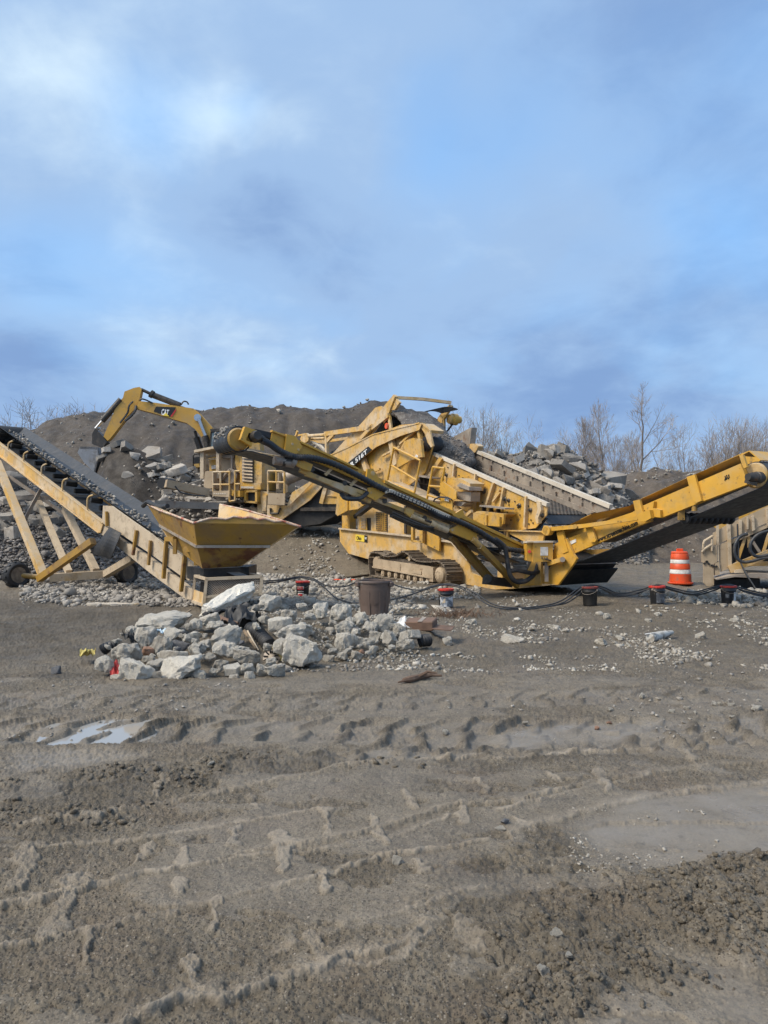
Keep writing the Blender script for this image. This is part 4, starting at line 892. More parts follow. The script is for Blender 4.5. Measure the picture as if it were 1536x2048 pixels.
    # hydraulic cylinders and legs of the side conveyor
    m = MB(); m.tube([D.at(823, 1032, -.1), D.at(862, 1048, -.1)], .05, 10); m.tube([D.at(862, 1048, -.1), D.at(895, 1061, -.1)], .065, 10); m.cyl(D.at(860, 1046, -.1), D.at(868, 1050, -.1), .085, 10); m.build('fold_cylinder', M['tan_yellow'], scv)
    m = MB(); m.tube([D.at(945, 1078, -.1), D.at(965, 1096, -.1)], .065, 10); m.build('lift_cylinder', M['tan_yellow'], scv)
    m = MB(); m.beam(D.at(960, 1093, -.12), D.at(1035, 1172, .1), .12, .12); m.beam(D.at(902, 1073, .3), D.at(975, 1158, .5), .12, .10); m.beam(D.at(910, 1070, .45), D.at(985, 1156, .65), .05, .08); m.build('lift_leg', M['shaded_yellow_rust'], scv)
    m = MB(); m.cyl(D.at(975, 1157, .3), D.at(975, 1157, .7), .1, 12); m.beam(D.at(970, 1160, .4), D.at(1020, 1166, .4), .2, .2); m.build('leg_foot', M['darksteel'], scv)
    m = MB()
    for k in range(2): m.tube(smoothpath([D.at(785, 1025+k*5, -.12), D.at(830, 1045+k*4, -.14), D.at(862, 1055, -.14), D.at(868, 1048, -.14), D.at(850, 1040, -.14)], 4), .03, 6)
    m.panel(D, [(783, 1028), (868, 1057), (868, 1064), (840, 1060), (783, 1034)], -.02, .08); m.build('hose_tray', M['darksteel'], scv)
    hp_ = [(524, 880), (540, 888), (560, 902), (590, 914), (625, 916), (668, 928), (718, 952), (762, 976), (800, 991), (850, 1012), (878, 1031), (910, 1040), (950, 1058), (985, 1080), (1012, 1097), (1053, 1103)]
    m = MB(); m.tube(smoothpath([D.at(x, y, -.13) for x, y in hp_], 6), .055, 10); hs = m.build('hydraulic_hose', M['hose'], scv)
    m = MB(); P = smoothpath([D.at(x, y, -.13) for x, y in hp_], 14)
    for i in range(6, len(P)-6, 2):
        t = (P[i+1]-P[i]).normalized(); m.tube([P[i], P[i]+t*.02], .066, 10)
    m.build('hose_rib', M['hose'], hs)
    m = MB()
    for k in range(3): m.tube(smoothpath([D.at(770, 986-k*2, -.16), D.at(782, 984-k*2, -.18), D.at(800, 992-k*2, -.17), D.at(860, 1018-k*2, -.17), D.at(900, 1036-k*2, -.17)], 5), .016, 6)
    m.build('hose_bundle', M['rim_pale'], scv)
    m = MB()
    m.tube(smoothpath([D.at(990, 1078, -.16), D.at(1008, 1092, -.18), D.at(1013, 1110, -.18), D.at(1016, 1132, -.18), D.at(1021, 1152, -.18), D.at(1032, 1163, -.18), D.at(1048, 1163, -.18), D.at(1062, 1155, -.15), D.at(1072, 1143, -.05), D.at(1077, 1124, 0)], 6), .055, 10)
    m.tube(smoothpath([D.at(1020, 1142, -.15), D.at(1036, 1141, -.16), D.at(1055, 1145, -.15), D.at(1068, 1146, -.12), D.at(1084, 1138, -.05), D.at(1088, 1122, 0)], 6), .05, 10)
    m.tube(smoothpath([D.at(700, 990, .1), D.at(690, 996, .0), D.at(682, 990, .1)], 5), .03, 8)
    m.tube(smoothpath([D.at(735, 985, -.05), D.at(722, 996, -.1), D.at(705, 998, -.1), D.at(690, 996, -.05), D.at(683, 988, .1)], 6), .045, 8)
    m.build('hanging_hose', M['hose'], root)
    return root, S, D
SCR, S_, D_ = screener()
# ------------------------------------------------------------------ crusher behind
def crusher():
    K = Pl(-5.6, 29.0, -22); Q = Pl(0.12, 24.45, -60)
    Y, T = M['tan_yellow'], M['tan']
    root = thing('crusher', (-3.5, 29.5, 1.4), 'dusty yellow rock crusher with railings and louvred engine bay on the raised ground', 'crusher')
    m = MB(); m.panel(K, [(436, 897), (478, 893), (478, 985), (432, 985)], .55, 2.0); body = m.build('body', M['mudtan'], root)
    m = MB(); a = [K.at(388, 900, -.1), K.at(446, 888.5, -.1), K.at(470, 897, -.1), K.at(470, 901, -.1), K.at(446, 893, -.1), K.at(388, 905, -.1)]; m.prism(a, K.n*1.7); m.build('roof', T, root)
    m = MB()
    for q in ([(400, 903), (407, 903), (407, 957), (400, 957)], [(432, 899), (438, 898), (438, 957), (432, 957)]): m.panel(K, q, .05, .16)
    m.panel(K, [(400, 903), (412, 903), (412, 955), (400, 955)], 1.1, .16); m.panel(K, [(408, 912), (432, 908), (432, 912), (408, 917)], .4, .12); m.panel(K, [(416, 918), (432, 916), (432, 918), (416, 920)], .3, .05); m.build('canopy_post', T, root)
    part('control_panel', M['yellow'], root, K, [([(418, 921), (432, 919), (432, 943), (419, 943)], .5, .3)])
    part('notice', M['white'], root, K, [([(423, 931), (431, 930), (431, 937), (423, 938)], .47, .02)])
    m = MB(); m.panel(K, [(410, 944), (414, 942), (426, 942), (426, 976), (412, 978), (407, 972)], -.2, .8); m.build('dusty_cabinet', M['mudtan'], root)
    m = MB()
    for k, (x, y, l) in enumerate(((445, 906, 16), (447, 914, 22), (462, 902, 8))): m.tube([K.at(x, y, .4), K.at(x+l, y-1, .4)], .07, 8)
    m.tube([K.at(464, 900, .35), K.at(464, 960, .35)], .05, 8); m.lathe(K.at(459, 952, .3), [(.18, 0), (.3, .02), (.3, .2)], 18, K.n); m.tube([K.at(445, 958, .3), K.at(452, 948, .2), K.at(460, 940, .2)], .06, 8); m.build('pipework', M['greysteel'], root)
    m = MB(); m.panel(K, [(433, 956), (458, 955), (458, 984), (430, 986)], .45, .15); m.build('side_plate', M['mudtan'], root)
    def rail(pts, name='railing', mat=Y, off=-.35, r=.035):
        m = MB()
        for a, b in pts: m.tube([K.at(*a, off), K.at(*b, off)], r, 7)
        return m.build(name, mat, root)
    rail([((426, 944), (426, 983)), ((441, 944), (441, 983)), ((459, 943.5), (459, 1003)), ((426, 944), (460, 943.5)), ((426, 969), (459, 969)), ((459, 1003), (470, 1001)), ((470, 1001), (470, 943)), ((470, 942), (480, 942)), ((470, 968), (480, 968))])
    m = MB(); m.panel(K, [(425, 982), (458, 981), (459, 995), (425, 992)], -.38, .06); kk = m.build('platform_edge', M['mudtan'], root)
    m = MB()
    for k in range(6): m.panel(K, [(427+k*4.3, 986), (430+k*4.3, 986), (430+k*4.3, 988.5), (427+k*4.3, 988.5)], -.39, .015)
    m.build('faded_lettering', M['rim_pale'], kk)
    m = MB(); m.prism([K.at(425, 983, -.35), K.at(460, 983, -.35), K.at(460, 984.5, -.35), K.at(425, 984.5, -.35)], K.n*.9); m.build('walkway', M['mudtan'], root)
    m = MB(); m.panel(K, [(468, 982), (480, 981), (480, 993), (468, 994)], -.3, .3); m.panel(K, [(462, 978), (468, 982), (466, 992), (461, 990)], -.3, .05); m.build('step_box', M['yellow'], root)
    # louvred engine bay
    m = MB(); m.panel(K, [(480, 898), (524, 906), (523, 979), (480, 979)], .15, 2.0); m.panel(K, [(480, 965), (505, 966), (521, 966), (521, 979), (480, 978)], .08, .08); m.panel(K, [(471, 900), (480, 898), (480, 946), (474, 940), (470, 925)], .3, .1); eb = m.build('engine_bay', M['yellow'], root)
    m = MB(); m.panel(K, [(484, 903), (505, 905), (505, 964), (484, 963)], .11, .05); g = m.build('louvre_panel', M['greysteel'], eb)
    m = MB()
    for k in range(9): m.prism([K.at(484.5, 906+k*6.6, .10), K.at(504.5, 907.5+k*6.6, .10), K.at(504.5, 911+k*6.6, .02), K.at(484.5, 909.5+k*6.6, .02)], K.n*.04)
    m.build('louvre', M['mudtan'], g)
    m = MB(); m.panel(K, [(482, 972.5), (507, 973), (507, 977), (482, 976.5)], .06, .015); m.build('faded_lettering', M['rim_pale'], eb)
    part('bay_seam', M['darksteel'], eb, K, [([(505.6, 905), (506.4, 905), (506.4, 978), (505.6, 978)], .10, .05)])
    m = MB()
    for q in ([(488, 981), (514, 980), (514, 984), (488, 985)], [(488, 981), (492, 981), (492, 1006), (488, 1005)], [(510, 981), (514, 981), (514, 1007), (510, 1007)], [(488, 1001), (514, 1003), (514, 1007), (488, 1005)]): m.panel(K, q, -.05, .5)
    m.build('cooler_frame', M['yellow'], root)
    part('cooler_core', M['black'], root, K, [([(492, 983), (511, 983), (511, 1004), (492, 1003)], .1, .3)])
    m = MB()
    for q in ([(514, 980), (537, 984), (535, 1004), (533, 1027), (515, 1025)], ): m.panel(K, q, .2, .6)
    m.panel(K, [(521, 992), (533, 990), (532, 1022), (524, 1022)], .12, .08); m.build('lower_housing', M['tan_yellow'], root)
    part('bay_shade_block', M['black'], root, K, [([(524, 908), (552, 912), (552, 965), (524, 975)], 1.2, .5)])  # black block paints in the shade of the gap
    m = MB(); m.panel(K, [(524, 906), (533, 908), (533, 960), (524, 962)], .6, .6); m.panel(K, [(552, 940), (575, 944), (575, 985), (552, 985)], .9, .6); m.build('inner_body', M['mudtan'], root)
    m = MB(); m.tube([K.at(558, 946, .3), K.at(558, 978, .3)], .10, 8); m.tube([K.at(564, 944, .4), K.at(564, 980, .4)], .07, 8); m.build('filter_can', M['mudtan'], root)
    rail([((536, 942), (536, 988)), ((569, 943), (569, 988)), ((536, 942), (570, 943)), ((536, 964), (570, 965)), ((553, 943), (553, 964))], r=.04)
    m = MB(); m.panel(K, [(536, 986), (570, 987), (569, 1010), (535, 1009)], -.4, .05); m.build('step_panel', M['mudtan'], root)
    m = MB(); m.cyl(K.at(572, 958, .2), K.at(615, 940, .4), .24, 20); m.lathe(K.at(572, 958, .2), [(.2, -.05), (.27, -.02), (.27, .08)], 20, K.at(615, 940, .4)-K.at(572, 958, .2)); m.build('exhaust_duct', M['greysteel'], root)
    # lower feed trough leading into the main conveyor
    m = MB(); m.panel(K, [(534, 1010), (574, 1011), (628, 957), (640, 962), (649, 968), (620, 1000), (564, 1039), (534, 1037)], -.1, .06); m.panel(K, [(572, 1016), (584, 985), (612, 968), (627, 958), (628, 962), (586, 1004)], -.25, .04)
    m.panel(K, [(534, 1010), (574, 1011), (628, 957), (649, 968), (564, 1039), (534, 1037)], 1.7, .06); m.build('feed_trough', M['tan_yellow'], root)
    m = MB(); m.tube([K.at(541, 1016, -.15), K.at(541, 1027, -.15), K.at(556, 1027, -.15), K.at(561, 1016, -.15)], .04, 8); m.build('grab_handle', M['darksteel'], root)
    m = MB(); m.panel(K, [(560, 1039), (649, 969), (705, 985), (705, 1022), (672, 1030), (640, 1048), (606, 1052)], .1, 1.4); m.build('conveyor_belly', M['black'], root)
    m = MB(); m.panel(K, [(648, 968), (655, 972), (645, 1008), (638, 1006)], -.05, .08); m.panel(K, [(655, 972), (690, 985), (688, 1008), (645, 1008)], .05, .06); m.panel(K, [(655, 990), (690, 993), (690, 995), (655, 992)], .0, .06); m.build('hanging_chute', M['tan_yellow'], root)
    m = MB(); m.panel(K, [(600, 1015), (705, 1014), (705, 1022), (600, 1022)], -.05, .1)
    m.build('cross_rail', M['darksteel'], root)
    # tracks under it, mostly hidden
    for off in (.5, 2.2):
        m = MB(); P = [K.at(x, y, off) for x, y in ((440, 1012), (470, 1004), (560, 1006), (640, 1010), (655, 1025), (640, 1044), (560, 1046), (470, 1044), (445, 1030), (440, 1012))]
        sp = smoothpath(P, 4)
        for a, b in zip(sp[:-1], sp[1:]): m.box((a+b)/2+K.n*.25, (b-a).length*.92, .5, .05, (b-a).normalized(), K.n, (b-a).normalized().cross(K.n))
        m.panel(K, [(455, 1014), (640, 1016), (640, 1038), (460, 1038)], off+.05, .35); m.build('crawler_track', M['track'], root)
    # main conveyor up to the screening plant
    m = MB()
    m.panel(Q, [(714, 856), (751, 815), (762, 812), (768, 822), (768, 845), (742, 868), (700, 893), (662, 911), (690, 880)], .05, .06)
    cv = m.build('main_conveyor', M['tan_yellow'], root)
    m = MB()
    m.beam(Q.at(650, 868, -.05), Q.at(745, 854, -.05), .10, .16); m.beam(Q.at(653, 868, -.05), Q.at(654, 912, -.05), .10, .14); m.beam(Q.at(655, 882, -.05), Q.at(668, 868, -.05), .08, .14); m.beam(Q.at(716, 884, -.05), Q.at(746, 852, -.05), .10, .14); m.beam(Q.at(745, 856, -.05), Q.at(778, 830, -.05), .10, .14)
    m.beam(Q.at(660, 882, .5), Q.at(700, 876, .5), .1, .1); m.beam(Q.at(620, 880, .6), Q.at(655, 885, .6), .1, .14)
    m.build('conveyor_frame', M['tan_yellow'], cv)
    m = MB(); m.tube([Q.at(618, 872, -.02), Q.at(650, 870, -.02)], .07, 10); m.tube([Q.at(620, 878, .3), Q.at(650, 877, .3)], .06, 10); m.build('lift_cylinder', M['tan_yellow'], cv)
    m = MB(); m.panel(Q, [(604, 868), (612, 866), (618, 872), (616, 882), (606, 888), (600, 878)], -.02, .1); m.beam(Q.at(592, 872, -.05), Q.at(595, 862, -.05), .06, .1); m.beam(Q.at(590, 872, 0), Q.at(612, 868, 0), .06, .06); m.build('cylinder_mount', M['tan_yellow'], cv)
    m = MB()
    for k in range(3): m.tube(smoothpath([Q.at(612+k*8, 892+k*3, .3), Q.at(622+k*8, 884+k*3, .2), Q.at(636+k*6, 890+k*4, .2), Q.at(648+k*3, 902+k*3, .3)], 5), .045, 7)
    m.build('hose_coil', M['rim_pale'], cv)
    m = MB(); m.prism([Q.at(660, 905, .15), Q.at(776, 826, .15), Q.at(778, 832, .15), Q.at(664, 912, .15)], Q.n*1.55); m.build('belt', M['belt'], cv)
    c = Q.at(777, 841, .14); m = MB(); m.lathe(c, [(.05, 0), (.26, .0), (.28, .03), (.285, .4), (.29, .8), (.285, 1.2), (.28, 1.58), (.05, 1.6)], 26, Q.n); hp = m.build('head_pulley', M['rubber'], cv)
    m = MB()
    for k in range(5): m.lathe(c+Q.n*(.06+k*.09), [(.285, 0), (.30, .012), (.30, .03), (.285, .042)], 26, Q.n, cap=False)
    m.build('belt_groove', M['rubber'], hp)
    m = MB(); m.panel(Q, [(754, 829), (787, 789), (790, 793), (781, 815), (776, 830), (764, 846), (757, 850)], -.05, .10); m.panel(Q, [(786, 790), (799, 805), (789, 820), (782, 820)], -.0, .08); m.panel(Q, [(775, 832), (779, 831), (783, 858), (778, 862)], -.05, .06)
    m.build('head_guard', M['tan_yellow'], cv)
    A = Q.at(789, 795, 0.0); B = Q.at(902, 805.5, 1.72)
    m = MB(); mid = A.lerp(B, .5)+Z*.03
    m.beam(A, mid, .10, .09); m.beam(mid, B, .10, .09); m.build('head_bar', M['tan_yellow'], cv)
    m = MB(); m.panel(Q, [(898, 809), (903, 812), (887, 839), (888, 872), (884, 872), (881, 828)], 1.70, .08); m.panel(Q, [(881, 828), (884, 840), (884, 862), (876, 858), (875, 836)], 1.66, .05); m.build('head_guard', M['tan_yellow'], cv)
    c = Q.at(897, 838, 1.78); m = MB(); m.lathe(c, [(.1, 0), (.15, .02), (.16, .12), (.19, .13), (.19, .3), (.12, .32), (.12, .45)], 16, Q.n); m.build('drive_motor', M['yellow'], cv)
    m = MB(); m.ptube(Q, [(905, 848), (898, 858), (891, 866)], .03, 1.9); m.build('motor_hose', M['hose'], cv)
    m = MB(); P = []
    for k in range(9):
        x = 838+k*5.6; y = 826-10*math.sin(k/8*2.2)+k*.9; P.append(Q.at(x, y, 1.5))
    for a, b in zip(P[:-1], P[1:]): m.prism([a, b, b-Z*.03, a-Z*.03], Q.dir*.9)
    m.build('rubber_flap', M['rubber'], cv)
    m = MB(); m.lathe(Q.at(772, 852, -.1), [(.03, 0), (.09, .0), (.10, .02), (.10, .15)], 12, Q.n); m.build('warning_lamp', M['orange'], cv)
    m = MB(); m.ptube(Q, [(768, 838), (760, 852), (752, 864), (742, 872)], .025, -.05); m.ptube(Q, [(766, 845), (758, 860), (745, 868)], .02, -.02); m.build('cable', M['hose'], cv)
    # side conveyor sticking out to the left
    m = MB(); a, b = W(331, 967, 27.5), W(415, 985, 28.3); m.beam(a, b, .35, .28); ob = m.build('tail_conveyor', M['mudtan'], root)
    m = MB(); m.lathe(W(324, 966, 27.6), [(.05, 0), (.2, 0), (.2, .7), (.05, .7)], 16, Vector((.25, 1, 0))); m.build('roller', M['rubber'], ob)
    m = MB(); m.tube(smoothpath([W(350, 972, 27.2), W(362, 985, 27.3), W(385, 990, 27.6), W(410, 992, 27.8)], 5), .03, 6); m.build('cable', M['hose'], ob)
    return root, K, Q
CRU, K_, Q_ = crusher()

# ------------------------------------------------------------------ excavator on the bank
def excavator():
    E = Pl(-9.5, 34.0, 4); Y = M['tan_yellow']
    root = thing('excavator', (W(440, 930, 35).x, 35, 3.0), 'yellow excavator behind the crusher, arm bent down into the rubble bank', 'excavator')
    bm_ = [(277, 802), (308, 805), (355, 812), (387, 817), (400, 827), (424, 854), (424, 885), (416, 891), (408, 881), (390, 858), (373, 846), (342, 837), (306, 826), (271, 817)]
    boom = part('boom', M['boom'], root, E, [(bm_, 0, .55)])
    part('decal', M['textblack'], boom, E, [([(312, 813), (351, 814.5), (347, 828), (340, 833), (307, 823)], -.02, .02)])
    part('decal_stripe', M['textred'], boom, E, [([(351, 818.5), (352, 821), (344, 833.5), (340.5, 833)], -.025, .02)])
    a = E.at(322, 829, -.03); b = E.at(341, 832, -.03)
    text_mesh('decal_lettering', 'CAT', .36, M['textwhite'], boom, a, b-a, Z, .014, .80*.56)
    m = MB(); m.prism([E.at(326, 831, -.05), E.at(332, 825.5, -.05), E.at(338, 832.5, -.05)], E.n*.02); m.build('decal_triangle', M['signyellow'], boom)
    st = [(268, 775.6), (279, 773.7), (283, 778.5), (279, 797), (269, 818.6), (253.7, 834), (220.5, 877), (214.7, 882), (207, 873), (234, 809), (246, 795), (249, 783)]
    stick = part('stick', M['boom'], root, E, [(st, .08, .38)])
    m = MB(); m.tube([E.at(200, 856, .2), E.at(190, 861, .2)], .05, 8); m.build('bucket_rod', M['chrome'], stick)
    m = MB(); m.tube([E.at(242, 799, .15), E.at(204, 842, .15)], .13, 10); m.build('bucket_cylinder', M['darksteel'], stick)
    m = MB(); m.tube([E.at(205, 841, .15), E.at(191, 857, .15)], .06, 8); m.build('bucket_rod', M['chrome'], stick)
    m = MB(); m.tube([E.at(303, 789, .25), E.at(360, 811, .25)], .14, 10); m.cyl(E.at(301, 787, .25), E.at(306, 790, .25), .18, 10); m.build('stick_cylinder', M['darksteel'], boom)
    m = MB(); m.tube([E.at(283, 779, .25), E.at(302, 788, .25)], .07, 8); m.build('stick_rod', M['darksteel'], boom)
    m = MB(); m.tube([E.at(397, 837, -.1), E.at(411, 872, -.1)], .08, 8); m.lathe(E.at(395, 835, -.12), [(.03, 0), (.16, 0), (.16, .15)], 12, E.n); m.build('boom_rod', M['chrome'], boom)
    m = MB(); m.tube([E.at(410, 872, -.1), E.at(418, 905, -.1)], .15, 10); m.tube([E.at(393, 875, .6), E.at(405, 910, .6)], .15, 10); m.build('boom_cylinder', M['darksteel'], boom)
    m = MB(); m.tube([E.at(390, 862, .6), E.at(394, 877, .6)], .07, 8); m.build('boom_rod', M['darksteel'], boom)
    m = MB()
    m.tube(smoothpath([E.at(280, 800, -.08), E.at(284, 798, -.1), E.at(292, 800, -.05), E.at(305, 806, -.02)], 4), .035, 6); m.tube(smoothpath([E.at(272, 812, -.06), E.at(270, 822, -.12), E.at(262, 832, -.08), E.at(250, 842, -.05)], 4), .06, 6)
    m.tube(smoothpath([E.at(266, 803, -.04), E.at(258, 812, -.1), E.at(255, 826, -.05), E.at(240, 846, -.03)], 4), .045, 6); m.tube(smoothpath([E.at(362, 810, .2), E.at(367, 803, .2), E.at(374, 804, .2), E.at(377, 809, .2)], 4), .035, 6)
    m.build('hydraulic_line', M['hose'], root)
    m = MB(); m.panel(E, [(190, 857), (200, 866), (214, 884), (204, 896), (184, 888), (184, 868)], .0, .5); m.build('bucket_linkage', M['darksteel'], root)
    m = MB(); P = [(160, 893), (195, 894), (198, 910), (190, 946), (168, 925), (155, 905)]
    m.prism([E.at(x, y, -.5) for x, y in P], E.n*.05); m.prism([E.at(x, y, .95) for x, y in P], E.n*.05); m.prism([E.at(160, 893, -.5), E.at(195, 894, -.5), E.at(194, 899, -.5), E.at(160, 898, -.5)], E.n*1.45); m.prism([E.at(195, 894, -.5), E.at(198, 910, -.5), E.at(190, 946, -.5), E.at(187, 945, -.5), E.at(195, 910, -.5)], E.n*1.45)
    m.build('bucket', M['bucketsteel'], root)
    cab = part('cab', M['black'], root, E, [([(421, 862), (450, 859), (454, 864), (447, 905), (418, 905)], -.9, 1.3)])
    m = MB(); m.panel(E, [(424.5, 865.5), (443, 863.5), (439.5, 893), (422.5, 893)], -.93, .04); m.build('windscreen', M['glass'], cab)
    part('cab_inner_panel', M['greysteel'], cab, E, [([(425, 878), (440, 870), (438.5, 888), (424, 890)], -.80, .02)])  # grey panel set behind the windscreen
    m = MB(); m.panel(E, [(420, 858), (452, 856), (455, 862), (421, 864)], -.98, 1.45); m.build('cab_roof', M['darksteel'], cab)
    m = MB(); m.panel(E, [(418, 888), (470, 885), (520, 884), (520, 925), (412, 925)], .5, 2.2); m.panel(E, [(470, 872), (520, 870), (520, 886), (470, 887)], .7, 1.9); m.build('house', M['yellow'], root)
    m = MB(); m.panel(E, [(388, 915), (399, 913), (399, 932), (389, 933)], -.8, .5); m.build('tool_box', M['black'], root)
    m = MB(); m.panel(E, [(388, 928), (399, 927), (399, 934), (389, 935)], -.85, .4); m.build('light_bracket', M['yellow'], root)
    m = MB(); m.tube([E.at(x, y, -.7) for x, y in ((387, 936), (386, 912), (389, 908), (399, 907))], .04, 6); m.build('mirror_arm', M['black'], root)
    for off in (-.6, 1.9):
        m = MB(); m.panel(E, [(395, 930), (405, 922), (520, 922), (530, 930), (530, 944), (520, 952), (405, 952), (395, 944)], off, .6); m.build('crawler_track', M['track'], root)
    return root
excavator()

# ------------------------------------------------------------------ left stacking conveyor
def stacker():
    C = Pl(-3.7, 15.5, -45.6); T, Y = M['tan'], M['tan_yellow']
    root = thing('stacking_conveyor', (-5.5, 18, 0), 'wheeled stacking conveyor with black belt rising to the left edge from a rusty yellow hopper', 'conveyor')
    hd = C.dir
    P0 = C.at(208, 1047, 0); P1 = C.at(0, 888, 0); ext = (P1-P0)*.12
    Q0 = C.at(200, 1065, 0); Q1 = C.at(0, 911, 0)
    m = MB()
    for off in (0, 1.15):
        v = C.n*off; m.prism([P0+v, P1+ext+v, Q1+ext+v, Q0+v], C.n*.10)
    m.prism([C.at(120, 983, -.02), C.at(206, 1047, -.02), C.at(200, 1066, -.02), C.at(100, 987, -.02), C.at(99, 972, -.02)], C.n*.03)
    for a, b in ((P0, P1+ext), (Q0, Q1+ext)):
        m.prism([a-C.n*.05, a+C.n*.0, b+C.n*.0, b-C.n*.05], Z*(.022 if a is P0 else -.022))
    tr = m.build('truss_beam', M['tan_yellow'], root)
    m = MB()
    for off in (.02, 1.13): m.panel(C, [(238, 1077), (300, 1117), (388, 1184), (391, 1213), (300, 1146), (234, 1092), (196, 1064), (208, 1050)], off, .10)
    m.build('tail_beam', T, root)
    m = MB()
    for off in (-.02, 1.2): m.panel(C, [(206, 1011), (224, 1012), (250, 1031), (300, 1066), (336, 1095), (372, 1116), (395, 1130), (392, 1146), (385, 1158), (377, 1161), (362, 1152), (300, 1107), (250, 1074), (204, 1046)], off, .03)
    sk = m.build('skirt_board', T, root)
    for a, b, w in (((213, 1023), (214, 1052), .06), ((273, 1060), (266, 1110), .06), ((301, 1081), (297, 1130), .055), ((333, 1080), (327, 1157), .075), ((371, 1098), (362, 1183), .075)):
        m = MB(); m.beam(C.at(*a, -.07), C.at(*b, -.07), .06, w, C.n); m.build('bracket', M['shaded_yellow_rust'], sk)
    # belt in a trough
    B0 = C.at(332, 1081, .14); B1 = C.at(2, 855, .14); B1 = B0+(B1-B0)*1.04
    bd = (B1-B0).normalized(); up = C.n.cross(bd); up = up if up.z > 0 else -up
    prof = [(0, 0), (.24, -.17), (.62, -.17), (.86, 0)]
    m = MB()
    for (o1, z1), (o2, z2) in zip(prof[:-1], prof[1:]):
        a = B0+C.n*o1+up*z1; b = B0+C.n*o2+up*z2
        m.prism([a, b, b-up*.015, a-up*.015], B1-B0)
    rb = -up*.62
    m.prism([B0+rb, B0+rb+C.n*.86, B0+rb+C.n*.86-up*.015, B0+rb-up*.015], B1-B0)
    m.build('belt', M['belt'], root)
    m = MB(); m.lathe(B1+C.n*-.02-up*.33, [(.04, 0), (.29, 0), (.30, .03), (.30, .85), (.04, .9)], 24, C.n); m.build('head_pulley', M['rubber'], root)
    m = MB(); m.lathe(B0-bd*.6-up*.45, [(.04, 0), (.24, 0), (.24, .85), (.04, .9)], 24, C.n); m.build('tail_pulley', M['rubber'], root)
    for x, y in ((-6, 862), (22, 884), (53, 905), (89, 930), (131, 959), (181, 992), (228, 1022)):
        a = C.at(x, y, .10)
        m = MB(); m.tube([a-Z*.10+C.n*.0, a-Z*.13+C.n*.30], .07, 10); m.tube([a-Z*.28+C.n*.24-Z*.02, a-Z*.30+C.n*.66], .07, 10); m.tube([a-Z*.28+C.n*.62, a-Z*.10+C.n*.95], .07, 10); i = m.build('idler', M['black'], root)
        m = MB(); e = a-Z*.42-bd*.0; m.beam(e-C.n*.1, e+C.n*1.1, .06, .05); m.beam(e+C.n*.3, e+C.n*.3+Z*.14, .03, .03); m.beam(e+C.n*.65, e+C.n*.65+Z*.14, .03, .03); m.build('idler_frame', M['greysteel'], i)
        m = MB(); m.tube(smoothpath([a-Z*.45-C.n*.08-hd*0, a-Z*.12-C.n*.08, a-Z*.02-C.n*.06+hd*.05, a+Z*.02+hd*.16], 4), .024, 7); m.build('idler_guard', M['tan_yellow'], i)
        m = MB(); f = a+C.n*1.1; m.tube(smoothpath([f-Z*.3, f-Z*.02, f+Z*.05+hd*.05, f+Z*.06+hd*.14], 4), .03, 7); m.build('far_guard', M['greysteel'], i)
    # undercarriage
    nw = W(33, 1150, 19.6); fw = W(252, 1140, 20.9); nw.z = .33; fw.z = .33
    ax = (fw-nw).normalized()
    m = MB(); m.beam(W(99, 1156, 20.0), W(220, 1148, 20.6), .16, .20); m.beam(W(99, 1150, 20.3), W(212, 1142, 20.9), .10, .08); m.build('axle_beam', T, root)
    m = MB(); m.cyl(nw, W(85, 1155, 19.8), .07, 10); m.cyl(fw, W(215, 1148, 20.7), .07, 10); m.build('axle', M['shaded_yellow_rust'], root)
    for a, b, w, mm, d0, d1 in (((78, 1158), (186, 1082), .16, M['shaded_yellow_rust'], 19.7, 18.6), ((212, 1148), (268, 1115), .17, T, 20.5, 18.6), ((-6, 925), (87, 1152), .19, M['tan_yellow'], 23.3, 20.0), ((76, 1000), (138, 1145), .15, T, 23.6, 20.3), ((130, 1018), (192, 1142), .17, T, 22.5, 20.6)):
        m = MB(); m.beam(W(*a, d0), W(*b, d1), w, w); m.build('strut', mm, root)
    for a, b, d in (((18, 953), (135, 1031), 22.9), ((82, 978), (50, 1038), 22.7), ((28, 995), (106, 996), 23.2)):
        m = MB(); m.beam(W(*a, d), W(*b, d-.3), .07, .09 if a[0] != 28 else .12); m.build('cross_brace', M['greysteel'], root)
    for c in (nw, fw):
        axw = Vector((.84, -.54, 0)) if c is fw else Vector((.80, -.60, 0)); o = c-axw*.12
        m = MB(); m.lathe(o, [(.20, .02), (.27, -.01), (.315, .02), (.335, .08), (.335, .18), (.315, .24), (.27, .27), (.20, .24)], 30, axw, cap=False)
        w = m.build('wheel', M['rubber'], root)
        m = MB(); m.lathe(o, [(.05, .16), (.12, .17), (.15, .10), (.20, .05), (.215, .22), (.20, .24)], 20, axw); m.build('rim', M['track'], w)
        m = MB()
        for k in range(26):
            a = k*2*math.pi/26; r = Vector((axw.y*-1, axw.x, 0))*math.cos(a)+Z*math.sin(a); t = axw.cross(r)
            m.box(o+axw*.13+r*.335, .20, .035, .018, (axw+t*(.35 if k % 2 else -.35)).normalized(), t, r)
        m.build('tread', M['rubber'], w)
    # rubber flap hung over the skirt
    m = MB(); n = 9
    for j in range(n-1):
        for sgn in (0,):
            def fp(u, v): return C.at(219+(242-219)*u+(180-219)*v*1.0+(221-242+39)*u*v, 1054+(1066-1054)*u+(1106-1054)*v+(1118-1066-52)*u*v, -.12-.10*math.sin(v*2.6)*(1+u*.4)-.03*math.sin(u*5))
            for i in range(n-1):
                q = [fp(i/(n-1), j/(n-1)), fp((i+1)/(n-1), j/(n-1)), fp((i+1)/(n-1), (j+1)/(n-1)), fp(i/(n-1), (j+1)/(n-1))]
                m.prism(q, C.n*.015)
    m.build('rubber_flap', M['rubber'], root)
